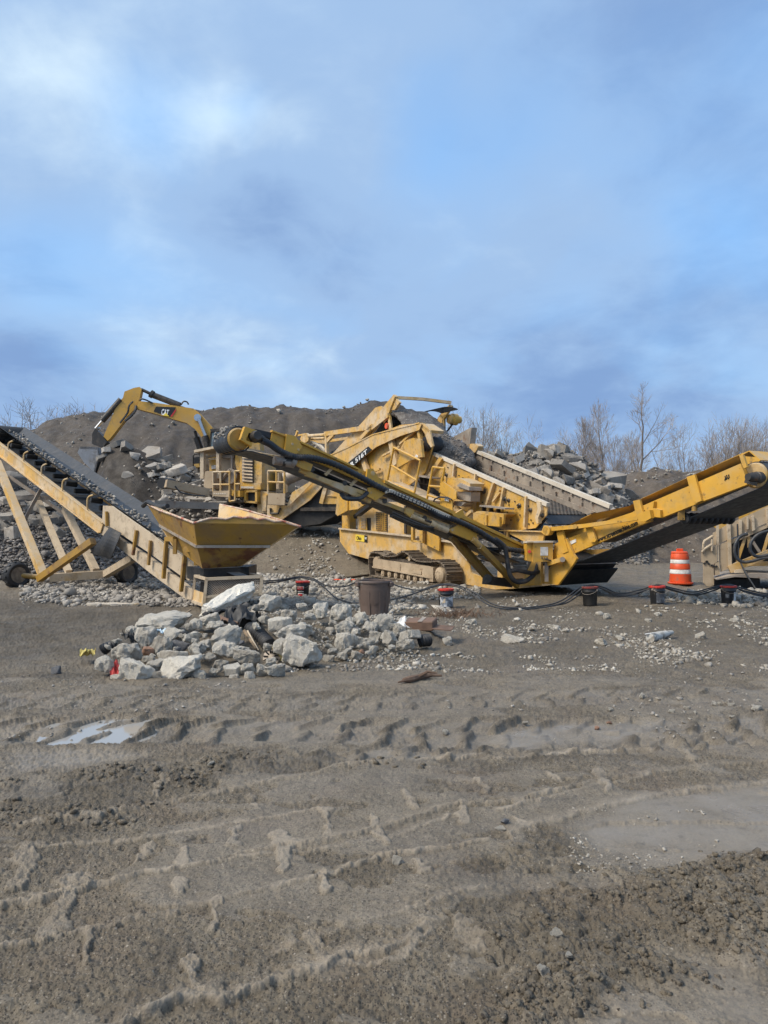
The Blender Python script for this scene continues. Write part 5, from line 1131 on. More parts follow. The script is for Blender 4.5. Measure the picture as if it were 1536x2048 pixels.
    # tail cage with wire mesh
    Cg = Pl(W(413, 1158, 14.2).x, W(413, 1158, 14.2).y, 6); bk = Vector((-.42, .85, 0))
    fr = [(413, 1158), (524, 1153), (521, 1190), (408, 1211)]; p = [Cg.at(*q) for q in fr]; b = [q+bk for q in p]
    m = MB()
    for i, j in ((0, 1), (1, 2), (0, 3)): m.beam(p[i], p[j], .055, .055)
    for i, j in ((0, 1), (0, 3), (1, 2)): m.beam(b[i], b[j], .05, .05)
    for i in range(4): m.beam(p[i], b[i], .05, .05)
    g0 = p[0].lerp(p[3], .68); g1 = p[1].lerp(p[2], .82); m.beam(g0, g1, .045, .045)
    cg = m.build('tail_cage', M['tan'], root)
    m = MB(); nw_ = 22
    for k in range(-9, nw_):
        for s in (1, -1):
            a0, a1 = (k/nw_, (k+8)/nw_) if s == 1 else ((k+8)/nw_, k/nw_)
            def mp(u, v): return p[0].lerp(p[1], u).lerp(g0.lerp(g1, u), v)+Cg.n*.01
            lo, hi = 0.0, 1.0
            pts = [(a0+(a1-a0)*t, t) for t in (0, .125, .25, .375, .5, .625, .75, .875, 1)]
            pts = [q for q in pts if 0 <= q[0] <= 1]
            if len(pts) > 1: m.tube([mp(*q) for q in pts], .006, 4, False)
    m.build('wire_mesh', M['greysteel'], cg)
    m = MB(); m.prism([g0, g1, p[2], p[3]], Cg.n*.02); m.build('kick_plate', M['tan'], cg)
    m = MB(); m.prism([p[3], b[3], b[3].lerp(b[0], .45), p[3].lerp(p[0], .45)], Vector((.02, 0, 0))); m.build('side_plate', M['tan_yellow'], cg)
    m = MB(); m.lathe(p[0].lerp(p[3], .5)+Cg.dir*.15+bk*.5, [(.05, 0), (.24, 0), (.24, .8), (.05, .82)], 20, Cg.dir)
    m.prism([p[0]+bk*.15-Z*.05, p[1]+bk*.15-Z*.05, b[1]-Z*.05, b[0]-Z*.05], -Z*.03); m.prism([b[0].lerp(p[0], .55), b[1].lerp(p[1], .55), b[2].lerp(p[2], .55), b[3].lerp(p[3], .55)], bk*.02)
    m.build('cage_drum_and_shade', M['black'], cg)  # drum, plus black sheets that paint the shade inside the cage
    m = MB(); a = p[0].lerp(p[1], .58)+bk*.25; m.prism([a+Z*.01, a+Cg.dir*.24+Z*.01, a+Cg.dir*.2+bk*.6+Z*.06, a-Cg.dir*.05+bk*.6+Z*.06], Z*.012); m.prism([a+bk*.6+Cg.dir*.1+Z*.03, a+Cg.dir*.40+bk*.55+Z*.03, a+Cg.dir*.34+bk*.95+Z*.22, a+Cg.dir*.1+bk*.95+Z*.2], Z*.012); m.build('rubber_mat', M['belt'], cg)
    m = MB()
    for x in (387, 393): m.beam(W(x-14, 1199, 15.3), W(x-14, 1216, 15.3), .05, .09)
    m.build('foot', M['greysteel'], root)
    # feed hopper
    FL, FR, BR, BL = W(388, 1046, 13.9), W(601, 1053, 14.1), W(440, 1009, 16.3), W(293, 1007, 16.5)
    ml, mr, MR, ML = W(394, 1093, 14.25), W(541, 1093, 14.35), W(436, 1052, 16.0), W(320, 1051, 16.2)
    ll, lr, LR, LL = W(405, 1137, 14.55), W(482, 1133, 14.65), W(425, 1092, 15.8), W(345, 1092, 15.8)
    cen = (FL+FR+BR+BL)/4-Z*.7
    def sheet(m, pts, th=.02):
        n = (pts[1]-pts[0]).cross(pts[2]-pts[0]).normalized()
        if n.dot(cen-pts[0]) < 0: n = -n
        m.prism(pts, n*th)
    rimf = [FL]+[W(x, y, 13.9+.2*(x-388)/213) for x, y in ((402, 1041.5), (418, 1037), (435, 1036.5), (452, 1038.5), (468, 1033), (486, 1036), (500, 1034), (516, 1039), (530, 1037), (548, 1043), (566, 1042), (584, 1049))]+[FR]
    m = MB(); sheet(m, rimf+[mr, ml]); hp = m.build('hopper', M['shaded_yellow_rust'], root)
    m = MB(); sheet(m, [FL, BL, ML, ml]); sheet(m, [ml, ML, LL, ll]); m.build('hopper_side', M['shaded_yellow_rust'], hp)
    m = MB(); sheet(m, [FR, BR, MR, mr]); sheet(m, [mr, MR, LR, lr]); m.build('hopper_side', M['tan_yellow'], hp)
    m = MB(); sheet(m, [ml, mr, lr, ll]); m.build('hopper_throat', M['rusty'], hp)
    m = MB(); sheet(m, [ML, MR, LR, LL]); m.build('hopper_back', M['tan_yellow'], hp)
    m = MB(); m.beam(ml-Vector((0, .03, 0)), mr-Vector((0, .03, 0)), .05, .05); m.beam(ml, ML, .05, .05); m.build('ridge', M['greysteel'], hp)
    m = MB()
    rr = rimf
    for a, b in zip(rr[:-1], rr[1:]): m.tube([a, b], .022, 6)
    m.tube([BL, BL.lerp(FL, .3)-Z*.03, BL.lerp(FL, .6)-Z*.01, FL], .022, 6); m.tube([BR, BR.lerp(FR, .35)+Z*.03, BR.lerp(FR, .7)+Z*.02, FR], .022, 6)
    m.build('torn_rim', wmat('torn_rusty_rim', (.50, .38, .28), [((.34, .10, .06), 5, .48, .62), ((.62, .55, .47), 7, .56, .7)], .8), hp)
    m = MB()
    for a, b in ((W(333, 1078, 15.5), W(350, 1078, 15.3)), (W(370, 1098, 15.0), W(392, 1100, 14.9))): m.beam(a, b, .10, .09); m.beam(b, b-Z*.3, .07, .07)
    m.build('hopper_bracket', M['shaded_yellow_rust'], hp)
    m = MB(); m.tube(smoothpath([W(286, 1012, 16.6), W(296, 1004, 16.4), W(304, 1008, 16.2), W(322, 1014, 15.9), W(335, 1012, 15.6)], 4), .05, 8); m.prism([W(318, 1013, 15.8), W(331, 1016, 15.7), W(326, 1022, 15.7), W(317, 1027, 15.8)], Vector((.0, .02, 0))); m.build('torn_belting', M['rubber'], hp)
    m = MB(); m.prism([ll+Vector((-.05, .3, -.02)), lr+Vector((.1, .3, -.02)), lr+Vector((.1, 1.2, -.02)), ll+Vector((-.6, 1.2, -.02))], -Z*.25); m.build('throat_shade_block', M['black'], hp)  # black block put in for the shade under the hopper
    # steel beam running off behind the hopper
    m = MB(); m.beam(W(305, 1008, 17.2), W(436, 1012, 18.6), .16, .16); m.build('rear_beam', M['greysteel'], root)
    return root, C, B0, B1, up
STK, C_, SB0, SB1, SBU = stacker()

# ------------------------------------------------------------------ dusty conveyor at the right edge
def right_plant():
    Mp = Pl(W(1410, 1170, 20.2).x, 20.2, -14); T = M['mudtan']
    root = thing('portable_conveyor', (9.5, 20.5, 0), 'mud-coloured conveyor with bolted side boards and loose black hoses at the right edge', 'conveyor')
    sb = part('skirt_board', T, root, Mp, [([(1426, 1066), (1434, 1062), (1454, 1050), (1540, 1011), (1700, 942), (1700, 985), (1540, 1043), (1436, 1088), (1426, 1092)], .1, .04)])
    for q in ([(1433, 1046), (1438, 1048), (1438, 1122), (1433, 1122)], [(1454, 1046), (1461, 1044), (1464, 1134), (1457, 1136)], [(1478, 1042), (1484, 1040), (1484, 1067), (1479, 1070)], [(1503, 1033), (1508, 1031), (1510, 1060), (1505, 1062)], [(1533, 1018), (1539, 1016), (1541, 1050), (1535, 1052)], [(1494, 1035), (1497, 1034), (1497, 1058), (1494, 1059)]):
        part('upright', M['tan'], sb, Mp, [(q, .02, .08)])
    part('side_plate', T, root, Mp, [([(1438, 1090), (1455, 1083), (1464, 1134), (1442, 1144)], .06, .05)])
    part('lower_board', T, root, Mp, [([(1458, 1081), (1540, 1045), (1700, 985), (1700, 992), (1540, 1053), (1458, 1090)], .12, .05)])
    tp = part('tail_panel', T, root, Mp, [([(1403, 1101), (1412, 1098), (1434, 1090), (1434, 1124), (1422, 1131), (1403, 1124)], .0, .06)])
    m = MB()
    for x, y in ((1409, 1127), (1413, 1124), (1418, 1128), (1424, 1131), (1414, 1123), (1433, 1133), (1428, 1133)):
        c = Mp.at(x, y, -.03); m.cyl(c-Mp.n*.02, c+Mp.n*.05, .03, 8)
    m.build('bolt', M['black'], tp)
    part('leg_plate', T, root, Mp, [([(1407, 1123), (1427, 1132), (1428, 1170), (1415, 1173), (1407, 1166)], -.02, .08)])
    part('leg_plate', T, root, Mp, [([(1430, 1127), (1438, 1123), (1440, 1149), (1430, 1151)], .0, .3)])
    m = MB()
    for a, b, c in (((1404, 1104), (1409, 1098), (1425, 1088)), ((1407, 1088), (1409, 1082), (1426, 1072))): m.tube([Mp.at(*a, -.05), Mp.at(*b, -.05), Mp.at(*c, -.05)], .035, 8)
    m.tube([Mp.at(1424, 1078, -.05), Mp.at(1424, 1102, -.05)], .03, 8); m.tube([Mp.at(1407, 1088, -.05), Mp.at(1406, 1098, -.05)], .03, 8); m.build('guard_rail', M['tan'], root)
    m = MB(); m.beam(Mp.at(1458, 1139, .05), Mp.at(1560, 1098, .05), .12, .20); m.beam(Mp.at(1490, 1127, .3), Mp.at(1600, 1128, .3), .12, .12); m.beam(Mp.at(1560, 1098, .05), Mp.at(1700, 1050, .05), .12, .2); m.build('lower_beam', M['tan_yellow'], root)
    for a, b in (((1491, 1072), (1473, 1128)), ((1500, 1075), (1524, 1112)), ((1538, 1066), (1525, 1110)), ((1497, 1072), (1498, 1095))):
        m = MB(); m.beam(Mp.at(*a, .2), Mp.at(*b, .2), .06, .07); m.build('strut', M['tan_yellow'] if a[0] != 1500 else M['greysteel'], root)
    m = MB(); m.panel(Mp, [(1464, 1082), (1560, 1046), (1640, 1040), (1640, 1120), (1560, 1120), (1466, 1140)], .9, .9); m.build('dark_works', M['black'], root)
    m = MB(); m.panel(Mp, [(1432, 1158), (1460, 1151), (1510, 1147), (1600, 1150), (1600, 1157), (1510, 1156), (1470, 1154), (1433, 1160)], -.35, 1.6); m.build('platform', M['greysteel'], root)
    m = MB(); m.panel(Mp, [(1430, 1160), (1520, 1157), (1520, 1177), (1430, 1174)], .1, 1.0); m.panel(Mp, [(1560, 1155), (1640, 1155), (1640, 1178), (1560, 1178)], .1, 1.0); m.build('base_block', M['black'], root)
    m = MB(); m.panel(Mp, [(1425, 1052), (1433, 1046), (1454, 1042), (1454, 1052), (1437, 1060)], .7, .04); m.panel(Mp, [(1478, 1025), (1490, 1022), (1540, 1000), (1540, 1012), (1478, 1040)], 1.3, .04); m.build('far_skirt', M['yellow'], root)
    m = MB()
    m.tube(smoothpath([Mp.at(x, y, o) for x, y, o in ((1495, 1068, -.1), (1482, 1072, -.15), (1472, 1085, -.2), (1469, 1102, -.22), (1474, 1117, -.24), (1487, 1124, -.25), (1505, 1122, -.25), (1522, 1117, -.25), (1545, 1114, -.25))], 6), .042, 10); m.build('hose', M['hose'], root)
    m = MB(); m.tube(smoothpath([Mp.at(x, y, o) for x, y, o in ((1545, 1060, -.2), (1520, 1067, -.2), (1505, 1080, -.22), (1500, 1096, -.24), (1505, 1108, -.25), (1518, 1113, -.25), (1545, 1108, -.25))], 6), .042, 10); m.build('hose', M['hose'], root)
    m = MB(); m.tube([Mp.at(1475, 1048, -.12), Mp.at(1477, 1115, -.2), Mp.at(1490, 1145, -.35), Mp.at(1517, 1186, -.6)], .022, 7); m.build('cable', M['hose'], root)
    part('pale_board', M['tan'], root, Mp, [([(1470, 1140), (1484, 1138), (1493, 1143), (1493, 1145), (1469, 1146)], -.2, .1)])
    m = MB(); m.prism([Mp.at(1437, 1075, .2), Mp.at(1700, 960, .2), Mp.at(1700, 964, .2), Mp.at(1437, 1080, .2)], Mp.n*1.2); m.build('belt', M['belt'], root)
    return root
right_plant()
# ------------------------------------------------------------------ pails, drum, bin, hoses, litter
def pail(px, py_base, label, lid=True, tilt=0, mat='blackpl', kind=0):
    g = G(px, py_base); g.z = H(g.x, g.y)-.005
    root = thing('pail', g, label, 'bucket', 'black pails holding up the hoses')
    m = MB(); m.lathe(g, [(.128, .0), (.133, .01), (.146, .27), (.150, .275), (.150, .285), (.147, .29), (.149, .335), (.155, .34), (.155, .352), (.14, .352)], 32)
    b = m.build('pail_body', M[mat], root)
    m = MB(); m.lathe(g, [(.158, .338), (.160, .345), (.160, .372), (.150, .378), (.140, .370), (.02, .370)], 32)
    for k in range(18):
        a = k*math.pi/9; m.box(g+Vector((math.cos(a)*.161, math.sin(a)*.161, .356)), .008, .02, .026, Vector((math.cos(a), math.sin(a), 0)), Vector((-math.sin(a), math.cos(a), 0)))
    m.build('lid', M['red'] if kind != 5 else wmat('shaded_muddy_red_lid', (.20, .03, .024), [((.12, .09, .07), 5, .45, .65)], .6), root)  # last pail kind: muddy lid, with shade put into its darker red
    m = MB(); P = [g+Vector((math.cos(a)*.158, math.sin(a)*.158-.012, .315-.09*math.sin((a-math.pi)/math.pi*math.pi))) for a in np.linspace(math.pi*1.02, math.pi*1.98, 14)]
    m.tube(P, .004, 5); m.lathe(P[0], [(.02, -.01), (.02, .01)], 8, Vector((1, 0, 0))); m.lathe(P[-1], [(.02, -.01), (.02, .01)], 8, Vector((1, 0, 0))); m.build('handle', M['greysteel'], root)
    def lab(a0, a1, z0, z1, mat, dr=.0015, name='label'):
        m = MB(); n = 12; vs_ = []
        for i in range(n+1):
            a = R(-90+a0+(a1-a0)*i/n)
            for z in (z0, z1):
                r = .133+(.146-.133)*(z-.01)/.26+dr; vs_.append(g+Vector((math.cos(a)*r, math.sin(a)*r, z)))
        m.add(vs_, [(2*i, 2*i+2, 2*i+3, 2*i+1) for i in range(n)], True)
        return m.build(name, mat, b)
    if kind == 1:
        lab(-42, 18, .205, .262, M['white']); lab(-42, 18, .145, .158, M['white']); lab(-42, 18, .105, .118, M['white']); lab(-36, 6, .050, .098, M['textred'], .0025); lab(-42, 18, .025, .105, M['white'])
        lt = lab(-42, 18, .185, .203, M['textred'], .0025)
        a = R(-90-12); t = Vector((-math.sin(a), math.cos(a), 0)); r = .1475
        text_mesh('lettering', 'FRAM', .062, M['textred'], b, g+Vector((math.cos(a)*r, math.sin(a)*r, .212))-t*.072, t, Vector((0, 0, 1)), .003, .82)
    elif kind == 2:
        lab(-62, 62, .03, .225, wmat('scuffed_label', (.60, .62, .64), [((.10, .12, .15), 9, .46, .56), ((.3, .32, .35), 16, .5, .7)], .5)); 
        m = MB(); a = R(-90-28); c = g+Vector((math.cos(a)*.147, math.sin(a)*.147, .10)); t = Vector((-math.sin(a), math.cos(a), 0)); m.prism([c-t*.035, c+t*.04+Z*.01, c+t*.035+Z*.10], Vector((math.cos(a), math.sin(a), 0))*.003); m.build('label_mark', M['tan'], b)
    elif kind == 3:
        lab(-55, 50, .04, .24, wmat('grey_label', (.07, .075, .085), [((.2, .21, .23), 12, .5, .62)], .45))
    elif kind == 4:
        lab(18, 70, .04, .25, wmat('torn_label', (.62, .60, .57), [((.12, .12, .13), 14, .52, .6)], .5)); lab(-50, -20, .13, .22, wmat('dark_label', (.06, .065, .07), [((.2, .2, .2), 14, .5, .6)], .5))
    q = random.Random(int(px)); root.rotation_euler = (q.uniform(-.05, .05), q.uniform(-.06, .06), q.uniform(-.15, .15) if kind in (1, 2, 4) else q.uniform(-1.5, 1.5))
    return root
pail(605, 1194, 'black pail with red lid and a white and red label, nearest the yellow hopper', kind=1)
pail(741, 1201, 'red-lidded black pail mostly hidden behind the brown bin')
pail(892.5, 1213, 'black pail with a big scuffed blue-white label, in front of the crawler track', kind=2)
pail(1180, 1211, 'muddy dark pail with red lid in the shade under the plant tail', kind=5, mat='black')  # body and lid colours darkened for the shade under the tail
pail(1315, 1208, 'black pail with red lid and dark grey label, below the orange traffic drum', kind=3)
pail(1457, 1207, 'rightmost black pail, with a torn white label on its side', kind=4)

def traffic_drum():
    g = G(1361, 1167.5); g.z = H(g.x, g.y)
    root = thing('traffic_drum', g, 'orange and white striped traffic drum standing on the mud', 'traffic drum')
    s = .92
    secs = [(0, .055, .33, .335, 'orange', 'base_ring'), (.055, .30, .285, .275, 'orange', 'band'), (.30, .43, .275, .262, 'white', 'stripe'), (.43, .60, .262, .25, 'orange', 'band'), (.60, .72, .245, .24, 'white', 'stripe'), (.72, .90, .238, .225, 'orange', 'band')]
    lean = Vector((-.03, 0, 0))
    for a, b, r0, r1, mt, nm in secs:
        m = MB(); m.lathe(g+lean*a, [(r0*.96, a*s), (r0, a*s+.012), (r1, b*s-.012), (r1*.96, b*s)], 32); m.build(nm, M[mt], root)
    m = MB(); m.lathe(g+lean, [(.215, .90*s), (.22, .93*s), (.19, .96*s), (.06, .965*s)], 32); m.build('top_cap', M['orange'], root)
    m = MB(); c = g+Vector((-.0, 0, .96*s)); m.box(c+Vector((-.02, 0, .03)), .18, .05, .09); m.build('handle', M['orange'], root, .012)
traffic_drum()

def trash_bin():
    g = W(749, 1232, 13.4); g.z = H(g.x, g.y)-.02
    root = thing('trash_bin', g, 'scuffed brown round plastic bin behind the rubble heap', 'bin')
    m = MB(); m.lathe(g, [(.225, 0), (.235, .01), (.275, .50), (.282, .505), (.283, .53), (.285, .62), (.305, .625), (.308, .645), (.300, .665), (.29, .66), (.27, .3), (.2, .03)], 40); b = m.build('bin_body', M['brownpl'], root)
    for a in (200, -20):
        m = MB(); c = g+Vector((math.cos(R(a))*.31, math.sin(R(a))*.31, .60)); m.box(c, .06, .12, .09, Vector((math.cos(R(a)), math.sin(R(a)), 0)), Vector((-math.sin(R(a)), math.cos(R(a)), 0))); m.build('handle', M['brownpl'], root, .012)
    for a in (-110, -68, -40):
        m = MB(); m.beam(g+Vector((math.cos(R(a))*.247, math.sin(R(a))*.247, .06)), g+Vector((math.cos(R(a))*.282, math.sin(R(a))*.282, .48)), .03, .012); m.build('rib', M['brownpl'], root)
trash_bin()

def hose(label, pts, r=.0145):
    P = []
    for px, py, d in pts:
        w = W(px, py, d); w.z = max(w.z, H(w.x, w.y)+r*.7); P.append(w)
    m = MB(); m.tube(smoothpath(P, 8), r, 8)
    tag(m.build('hose', M['hose']), label, 'hose', 'black hoses laid over the pails')
HZ_ = [
    ('upper black hose draped from the tail cage over every pail to the right edge', [(500, 1163, 15.0), (530, 1162, 15.6), (560, 1160, 16.2), (590, 1154.5, 16.8), (606, 1153.5, 16.8), (628, 1158, 16.6), (655, 1172, 16.3), (690, 1173, 16.2), (715, 1163, 16.2), (741, 1156.5, 16.3), (770, 1163, 16.0), (805, 1175, 15.6), (838, 1180, 15.3), (865, 1172, 15.1), (892, 1168, 15.1), (920, 1172, 15.0), (950, 1186, 14.8), (985, 1208, 14.6), (1030, 1216, 14.5), (1090, 1211, 14.7), (1125, 1200, 15.0), (1155, 1178, 15.3), (1178, 1170, 15.4), (1205, 1174, 15.5), (1240, 1187, 15.6), (1280, 1180, 15.7), (1315, 1170, 15.7), (1345, 1176, 15.8), (1385, 1184, 15.8), (1425, 1175, 15.8), (1457, 1169, 15.8), (1490, 1178, 15.7), (1536, 1188, 15.6), (1600, 1190, 15.5)]),
    ('lower black hose sagging between the pails close beside the upper one', [(500, 1166, 15.05), (530, 1166, 15.65), (560, 1163, 16.25), (590, 1157, 16.75), (606, 1156, 16.75), (630, 1162, 16.5), (652, 1178, 16.1), (672, 1196, 15.5), (700, 1205, 14.6), (718, 1205.5, 14.2), (752, 1205, 14.3), (785, 1199, 14.6), (820, 1190, 14.9), (860, 1176, 15.05), (890, 1170, 15.05), (918, 1175, 14.95), (946, 1190, 14.75), (985, 1213, 14.5), (1035, 1219, 14.4), (1092, 1214, 14.6), (1130, 1203, 14.9), (1160, 1180, 15.25), (1178, 1172.5, 15.35), (1203, 1177, 15.45), (1240, 1190, 15.55), (1280, 1184, 15.6), (1315, 1172, 15.6), (1345, 1179, 15.7), (1385, 1188, 15.7), (1425, 1178, 15.7), (1457, 1171, 15.7), (1490, 1182, 15.6), (1536, 1191, 15.5), (1600, 1192, 15.4)]),
    ('third black hose that leaves the others beyond the plant and dips lowest at the right', [(1100, 1212, 14.8), (1135, 1205, 15.1), (1165, 1184, 15.35), (1180, 1173, 15.45), (1200, 1176, 15.55), (1235, 1192, 15.5), (1275, 1187, 15.6), (1312, 1172, 15.72), (1345, 1181, 15.75), (1390, 1190, 15.75), (1430, 1180, 15.75), (1460, 1170, 15.75), (1490, 1184, 15.6), (1536, 1194, 15.4), (1600, 1195, 15.3)])]
for l, p in HZ_: hose(l, p)

def sheet_thing(name, label, cat, mat, c, sx, sy, amp, rz, zoff=.02, n=14, seed=1, tilt=(0, 0), fold=0.0):
    """a crumpled sheet lying on the ground or on the stones"""
    m = MB(); c = Vector(c); vs_ = []
    for j in range(n):
        for i in range(n):
            u, v = i/(n-1)-.5, j/(n-1)-.5
            w = 1+.25*mn.noise(Vector((u*3, v*3, seed)))
            x = u*sx*w; y = v*sy*w
            z = amp*(mn.noise(Vector((u*4, v*4, seed*3.1)))+.5*mn.noise(Vector((u*9, v*9, seed*1.7))))+tilt[0]*u+tilt[1]*v+fold*abs(math.sin(u*14))
            vs_.append(c+Vector((x*math.cos(rz)-y*math.sin(rz), x*math.sin(rz)+y*math.cos(rz), z+zoff)))
    fs = [(j*n+i, j*n+i+1, (j+1)*n+i+1, (j+1)*n+i) for j in range(n-1) for i in range(n-1)]
    m.add(vs_, fs, True); N = len(vs_)
    m.add([v-Vector((0, 0, .006)) for v in vs_], [f[::-1] for f in fs], True)
    ring = [i for i in range(n)]+[n*(j+1)-1 for j in range(1, n)]+[n*n-1-i for i in range(1, n)]+[n*(n-1-j) for j in range(1, n-1)]
    b = len(m.v)-2*N
    for a, d in zip(ring, ring[1:]+ring[:1]): m.f.append((b+a, b+N+a, b+N+d, b+d)); m.sm.append(False)
    o = m.build(name, M[mat] if isinstance(mat, str) else mat)
    return tag(o, label, cat)
def dg(px, py): g = G(px, py, .0); g = G(px, py, H(g.x, g.y)); g.z = H(g.x, g.y); return g
# cardboard box, flattened, with tape
def carton():
    c = W(842, 1248, 10.6); c.z = H(c.x, c.y)
    root = thing('cardboard_box', c, 'wet brown cardboard box squashed flat beside the white stones', 'box')
    X = Vector((.97, -.2, .03)).normalized(); Y = Vector((.25, .96, .06)).normalized(); Zz = X.cross(Y)
    m = MB(); m.box(c+Zz*.06, .40, .34, .13, X, Y, Zz); m.build('carton', M['card'], root, .012)
    m = MB(); m.box(c+Zz*.1285+X*.02, .06, .35, .004, X, Y, Zz); m.build('tape', M['greysteel'], root)
    m = MB(); m.box(c+X*.32-Y*.05+Zz*.02, .26, .30, .012, (X-Zz*.10).normalized(), Y, (Zz+X*.10).normalized()); m.build('flap', M['card'], root)
carton()
c = W(800, 1254, 10.4); sheet_thing('paper_sheet', 'crumpled pale paper sheet between the stones and the cardboard box', 'paper', 'white', c, .24, .2, .05, .3, -.02, seed=4, tilt=(.05, .2))
# plank of pale wood on the mud at left
def board():
    c = dg(236, 1212); m = MB(); n = 22; vs_ = []
    for i in range(n):
        t = i/(n-1); x = (t-.5)*1.22; w = .13*(math.sin(math.pi*min(1, .08+t))**.6)*(.8+.3*mn.noise(Vector((t*6, 1, 0)))); z = .05+.012*mn.noise(Vector((t*4, 0, 5)))
        vs_ += [c+Vector((x, -w, z)), c+Vector((x, w*1.1, z)), c+Vector((x, w*1.1, z-.045)), c+Vector((x, -w, z-.045))]
    fs = [(0, 1, 2, 3), (4*(n-1)+3, 4*(n-1)+2, 4*(n-1)+1, 4*(n-1))]
    for i in range(n-1):
        for k in range(4): fs.append((i*4+k, i*4+(k+1) % 4, (i+1)*4+(k+1) % 4, (i+1)*4+k))
    m.add(vs_, fs); tag(m.build('board', M['rim_pale']), 'long pale broken board lying flat on the mud left of the rubble', 'board')
board()
def stick(label, pts, r, mat='wood', nm='stick'):
    P = [Vector(p) for p in pts]; rs = [r*(1-.55*i/max(1, len(P)-1)) for i in range(len(P))]
    m = MB(); m.tube(P, rs, 7); return tag(m.build(nm, M[mat]), label, 'stick')
def driftwood():
    P = [dg(x, y)+Vector((0, 0, .03)) for x, y in ((806, 1366), (818, 1366), (832, 1362), (848, 1358), (864, 1357), (884, 1357))]
    m = MB(); m.tube(P, [.02, .035, .03, .032, .02, .01], 7); m.tube([P[2], P[2]+Vector((.12, .05, .05)), P[2]+Vector((.22, .03, .04))], [.02, .016, .006], 6); m.tube([P[1], P[0]+Vector((-.05, -.05, -.01))], [.02, .008], 6)
    tag(m.build('driftwood', M['brush']), 'dark splintered branch lying on the mud in front of the rubble', 'branch')
driftwood()
stick('pale splintered stick upright between the black corrugated pipe and the stones', [W(489, 1262, 9.5), W(500, 1280, 9.3), W(512, 1298, 9.15)], .022)
stick('thin reddish stick leaning beside the pale splintered stick', [W(495, 1262, 9.5), W(505, 1280, 9.3), W(517, 1300, 9.1)], .014, 'tan')
stick('orange-brown wood piece wedged under the leaning slab', [W(438, 1237, 10.2), W(455, 1242, 10.1), W(476, 1247, 10.0)], .045, 'card', 'wood_piece')
stick('short yellow-brown stick at the foot of the leaning slab', [W(362, 1232, 10.4), W(374, 1226, 10.6), W(382, 1219, 10.8)], .03, 'wood')
# corrugated black pipe pieces
def corrugated(label, pts, r):
    P = smoothpath(pts, 10); m = MB(); m.tube(P, [r*(1+.13*math.sin(i*2.1)) for i in range(len(P))], 14)
    tag(m.build('corrugated_pipe', M['rubber']), label, 'pipe')
corrugated('crushed black corrugated pipe bent over the stones left of the big cracked lump', [W(500, 1258, 9.8), W(515, 1266, 9.6), W(528, 1280, 9.4), W(540, 1292, 9.2)], .085)
corrugated('short black corrugated pipe half buried at the right end of the rubble', [W(836, 1284, 9.75), W(846, 1281, 9.75), W(858, 1280, 9.8)], .075)
corrugated('ribbed black pipe scrap on the left end of the rubble', [W(206, 1300, 8.9), W(216, 1294, 8.9), W(232, 1290, 8.95)], .06)
# cloths and litter
sheet_thing('yellow_cloth', 'dirty yellow rag at the far left of the rubble heap', 'rag', 'yellowcloth', W(175, 1300, 8.9), .16, .14, .07, .4, -.02, seed=2)
sheet_thing('red_cloth', 'bright red rag tucked between two grey stones at the left', 'rag', 'redcloth', W(229, 1344, 8.1), .10, .17, .06, .5, .02, seed=3, tilt=(0, .16))
sheet_thing('plastic_scrap', 'small light blue plastic scrap on the upper stones', 'plastic', wmat('pale_blue_plastic', (.55, .68, .76), [], .5), W(322, 1266, 9.25), .11, .10, .05, .2, .03, seed=5)
sheet_thing('black_tarp', 'torn black sheet tangled under the leaning slab', 'tarp', 'rubber', W(482, 1234, 10.2), .55, .5, .20, .2, -.04, n=22, seed=6)
sheet_thing('black_tarp', 'small black sheet with a pointed tip on the left of the heap', 'tarp', 'rubber', W(272, 1280, 9.2), .22, .22, .12, .9, -.02, seed=8, tilt=(-.1, .12))
sheet_thing('black_tarp', 'black strip of sheeting hanging at the foot of the slab', 'tarp', 'rubber', W(450, 1218, 10.5), .55, .14, .08, .35, -.02, seed=9, tilt=(.12, 0))
sheet_thing('orange_netting', 'flattened orange netting on the pale chips behind the bin', 'netting', 'orange', dg(682, 1162), .8, .25, .03, .05, .03, seed=10)
sheet_thing('white_scrap', 'white plastic scrap at the front edge of the rubble', 'plastic', 'white', W(581, 1345, 8.4), .09, .10, .05, 1.0, .0, seed=11)
def worn_shoe():
    c = W(546, 1316, 8.9); root = thing('tyre_scrap', c, 'grey toothed tyre scrap with a tan edge leaning on the cracked lump', 'tyre scrap')
    m = MB(); m.lathe(c, [(.03, -.04), (.10, -.04), (.12, 0), (.11, .04), (.03, .045)], 20, Vector((-.3, -.8, .45))); m.build('tread_piece', M['greysteel'], root)
    m = MB()
    for k in range(11):
        a = k*.571; ax = Vector((-.3, -.8, .45)).normalized(); u = ax.cross(Z).normalized(); v = ax.cross(u); m.beam(c+ax*.05+(u*math.cos(a)+v*math.sin(a))*.045, c+ax*.05+(u*math.cos(a)+v*math.sin(a))*.10, .014, .012)
    m.build('teeth', M['black'], root)
    m = MB(); m.tube([c+Vector((-.06, -.03, .12)), c+Vector((.02, -.05, .12)), c+Vector((.09, -.05, .05)), c+Vector((.11, -.05, -.02))], .022, 7); m.build('edge_strip', M['yellowcloth'], root)
worn_shoe()
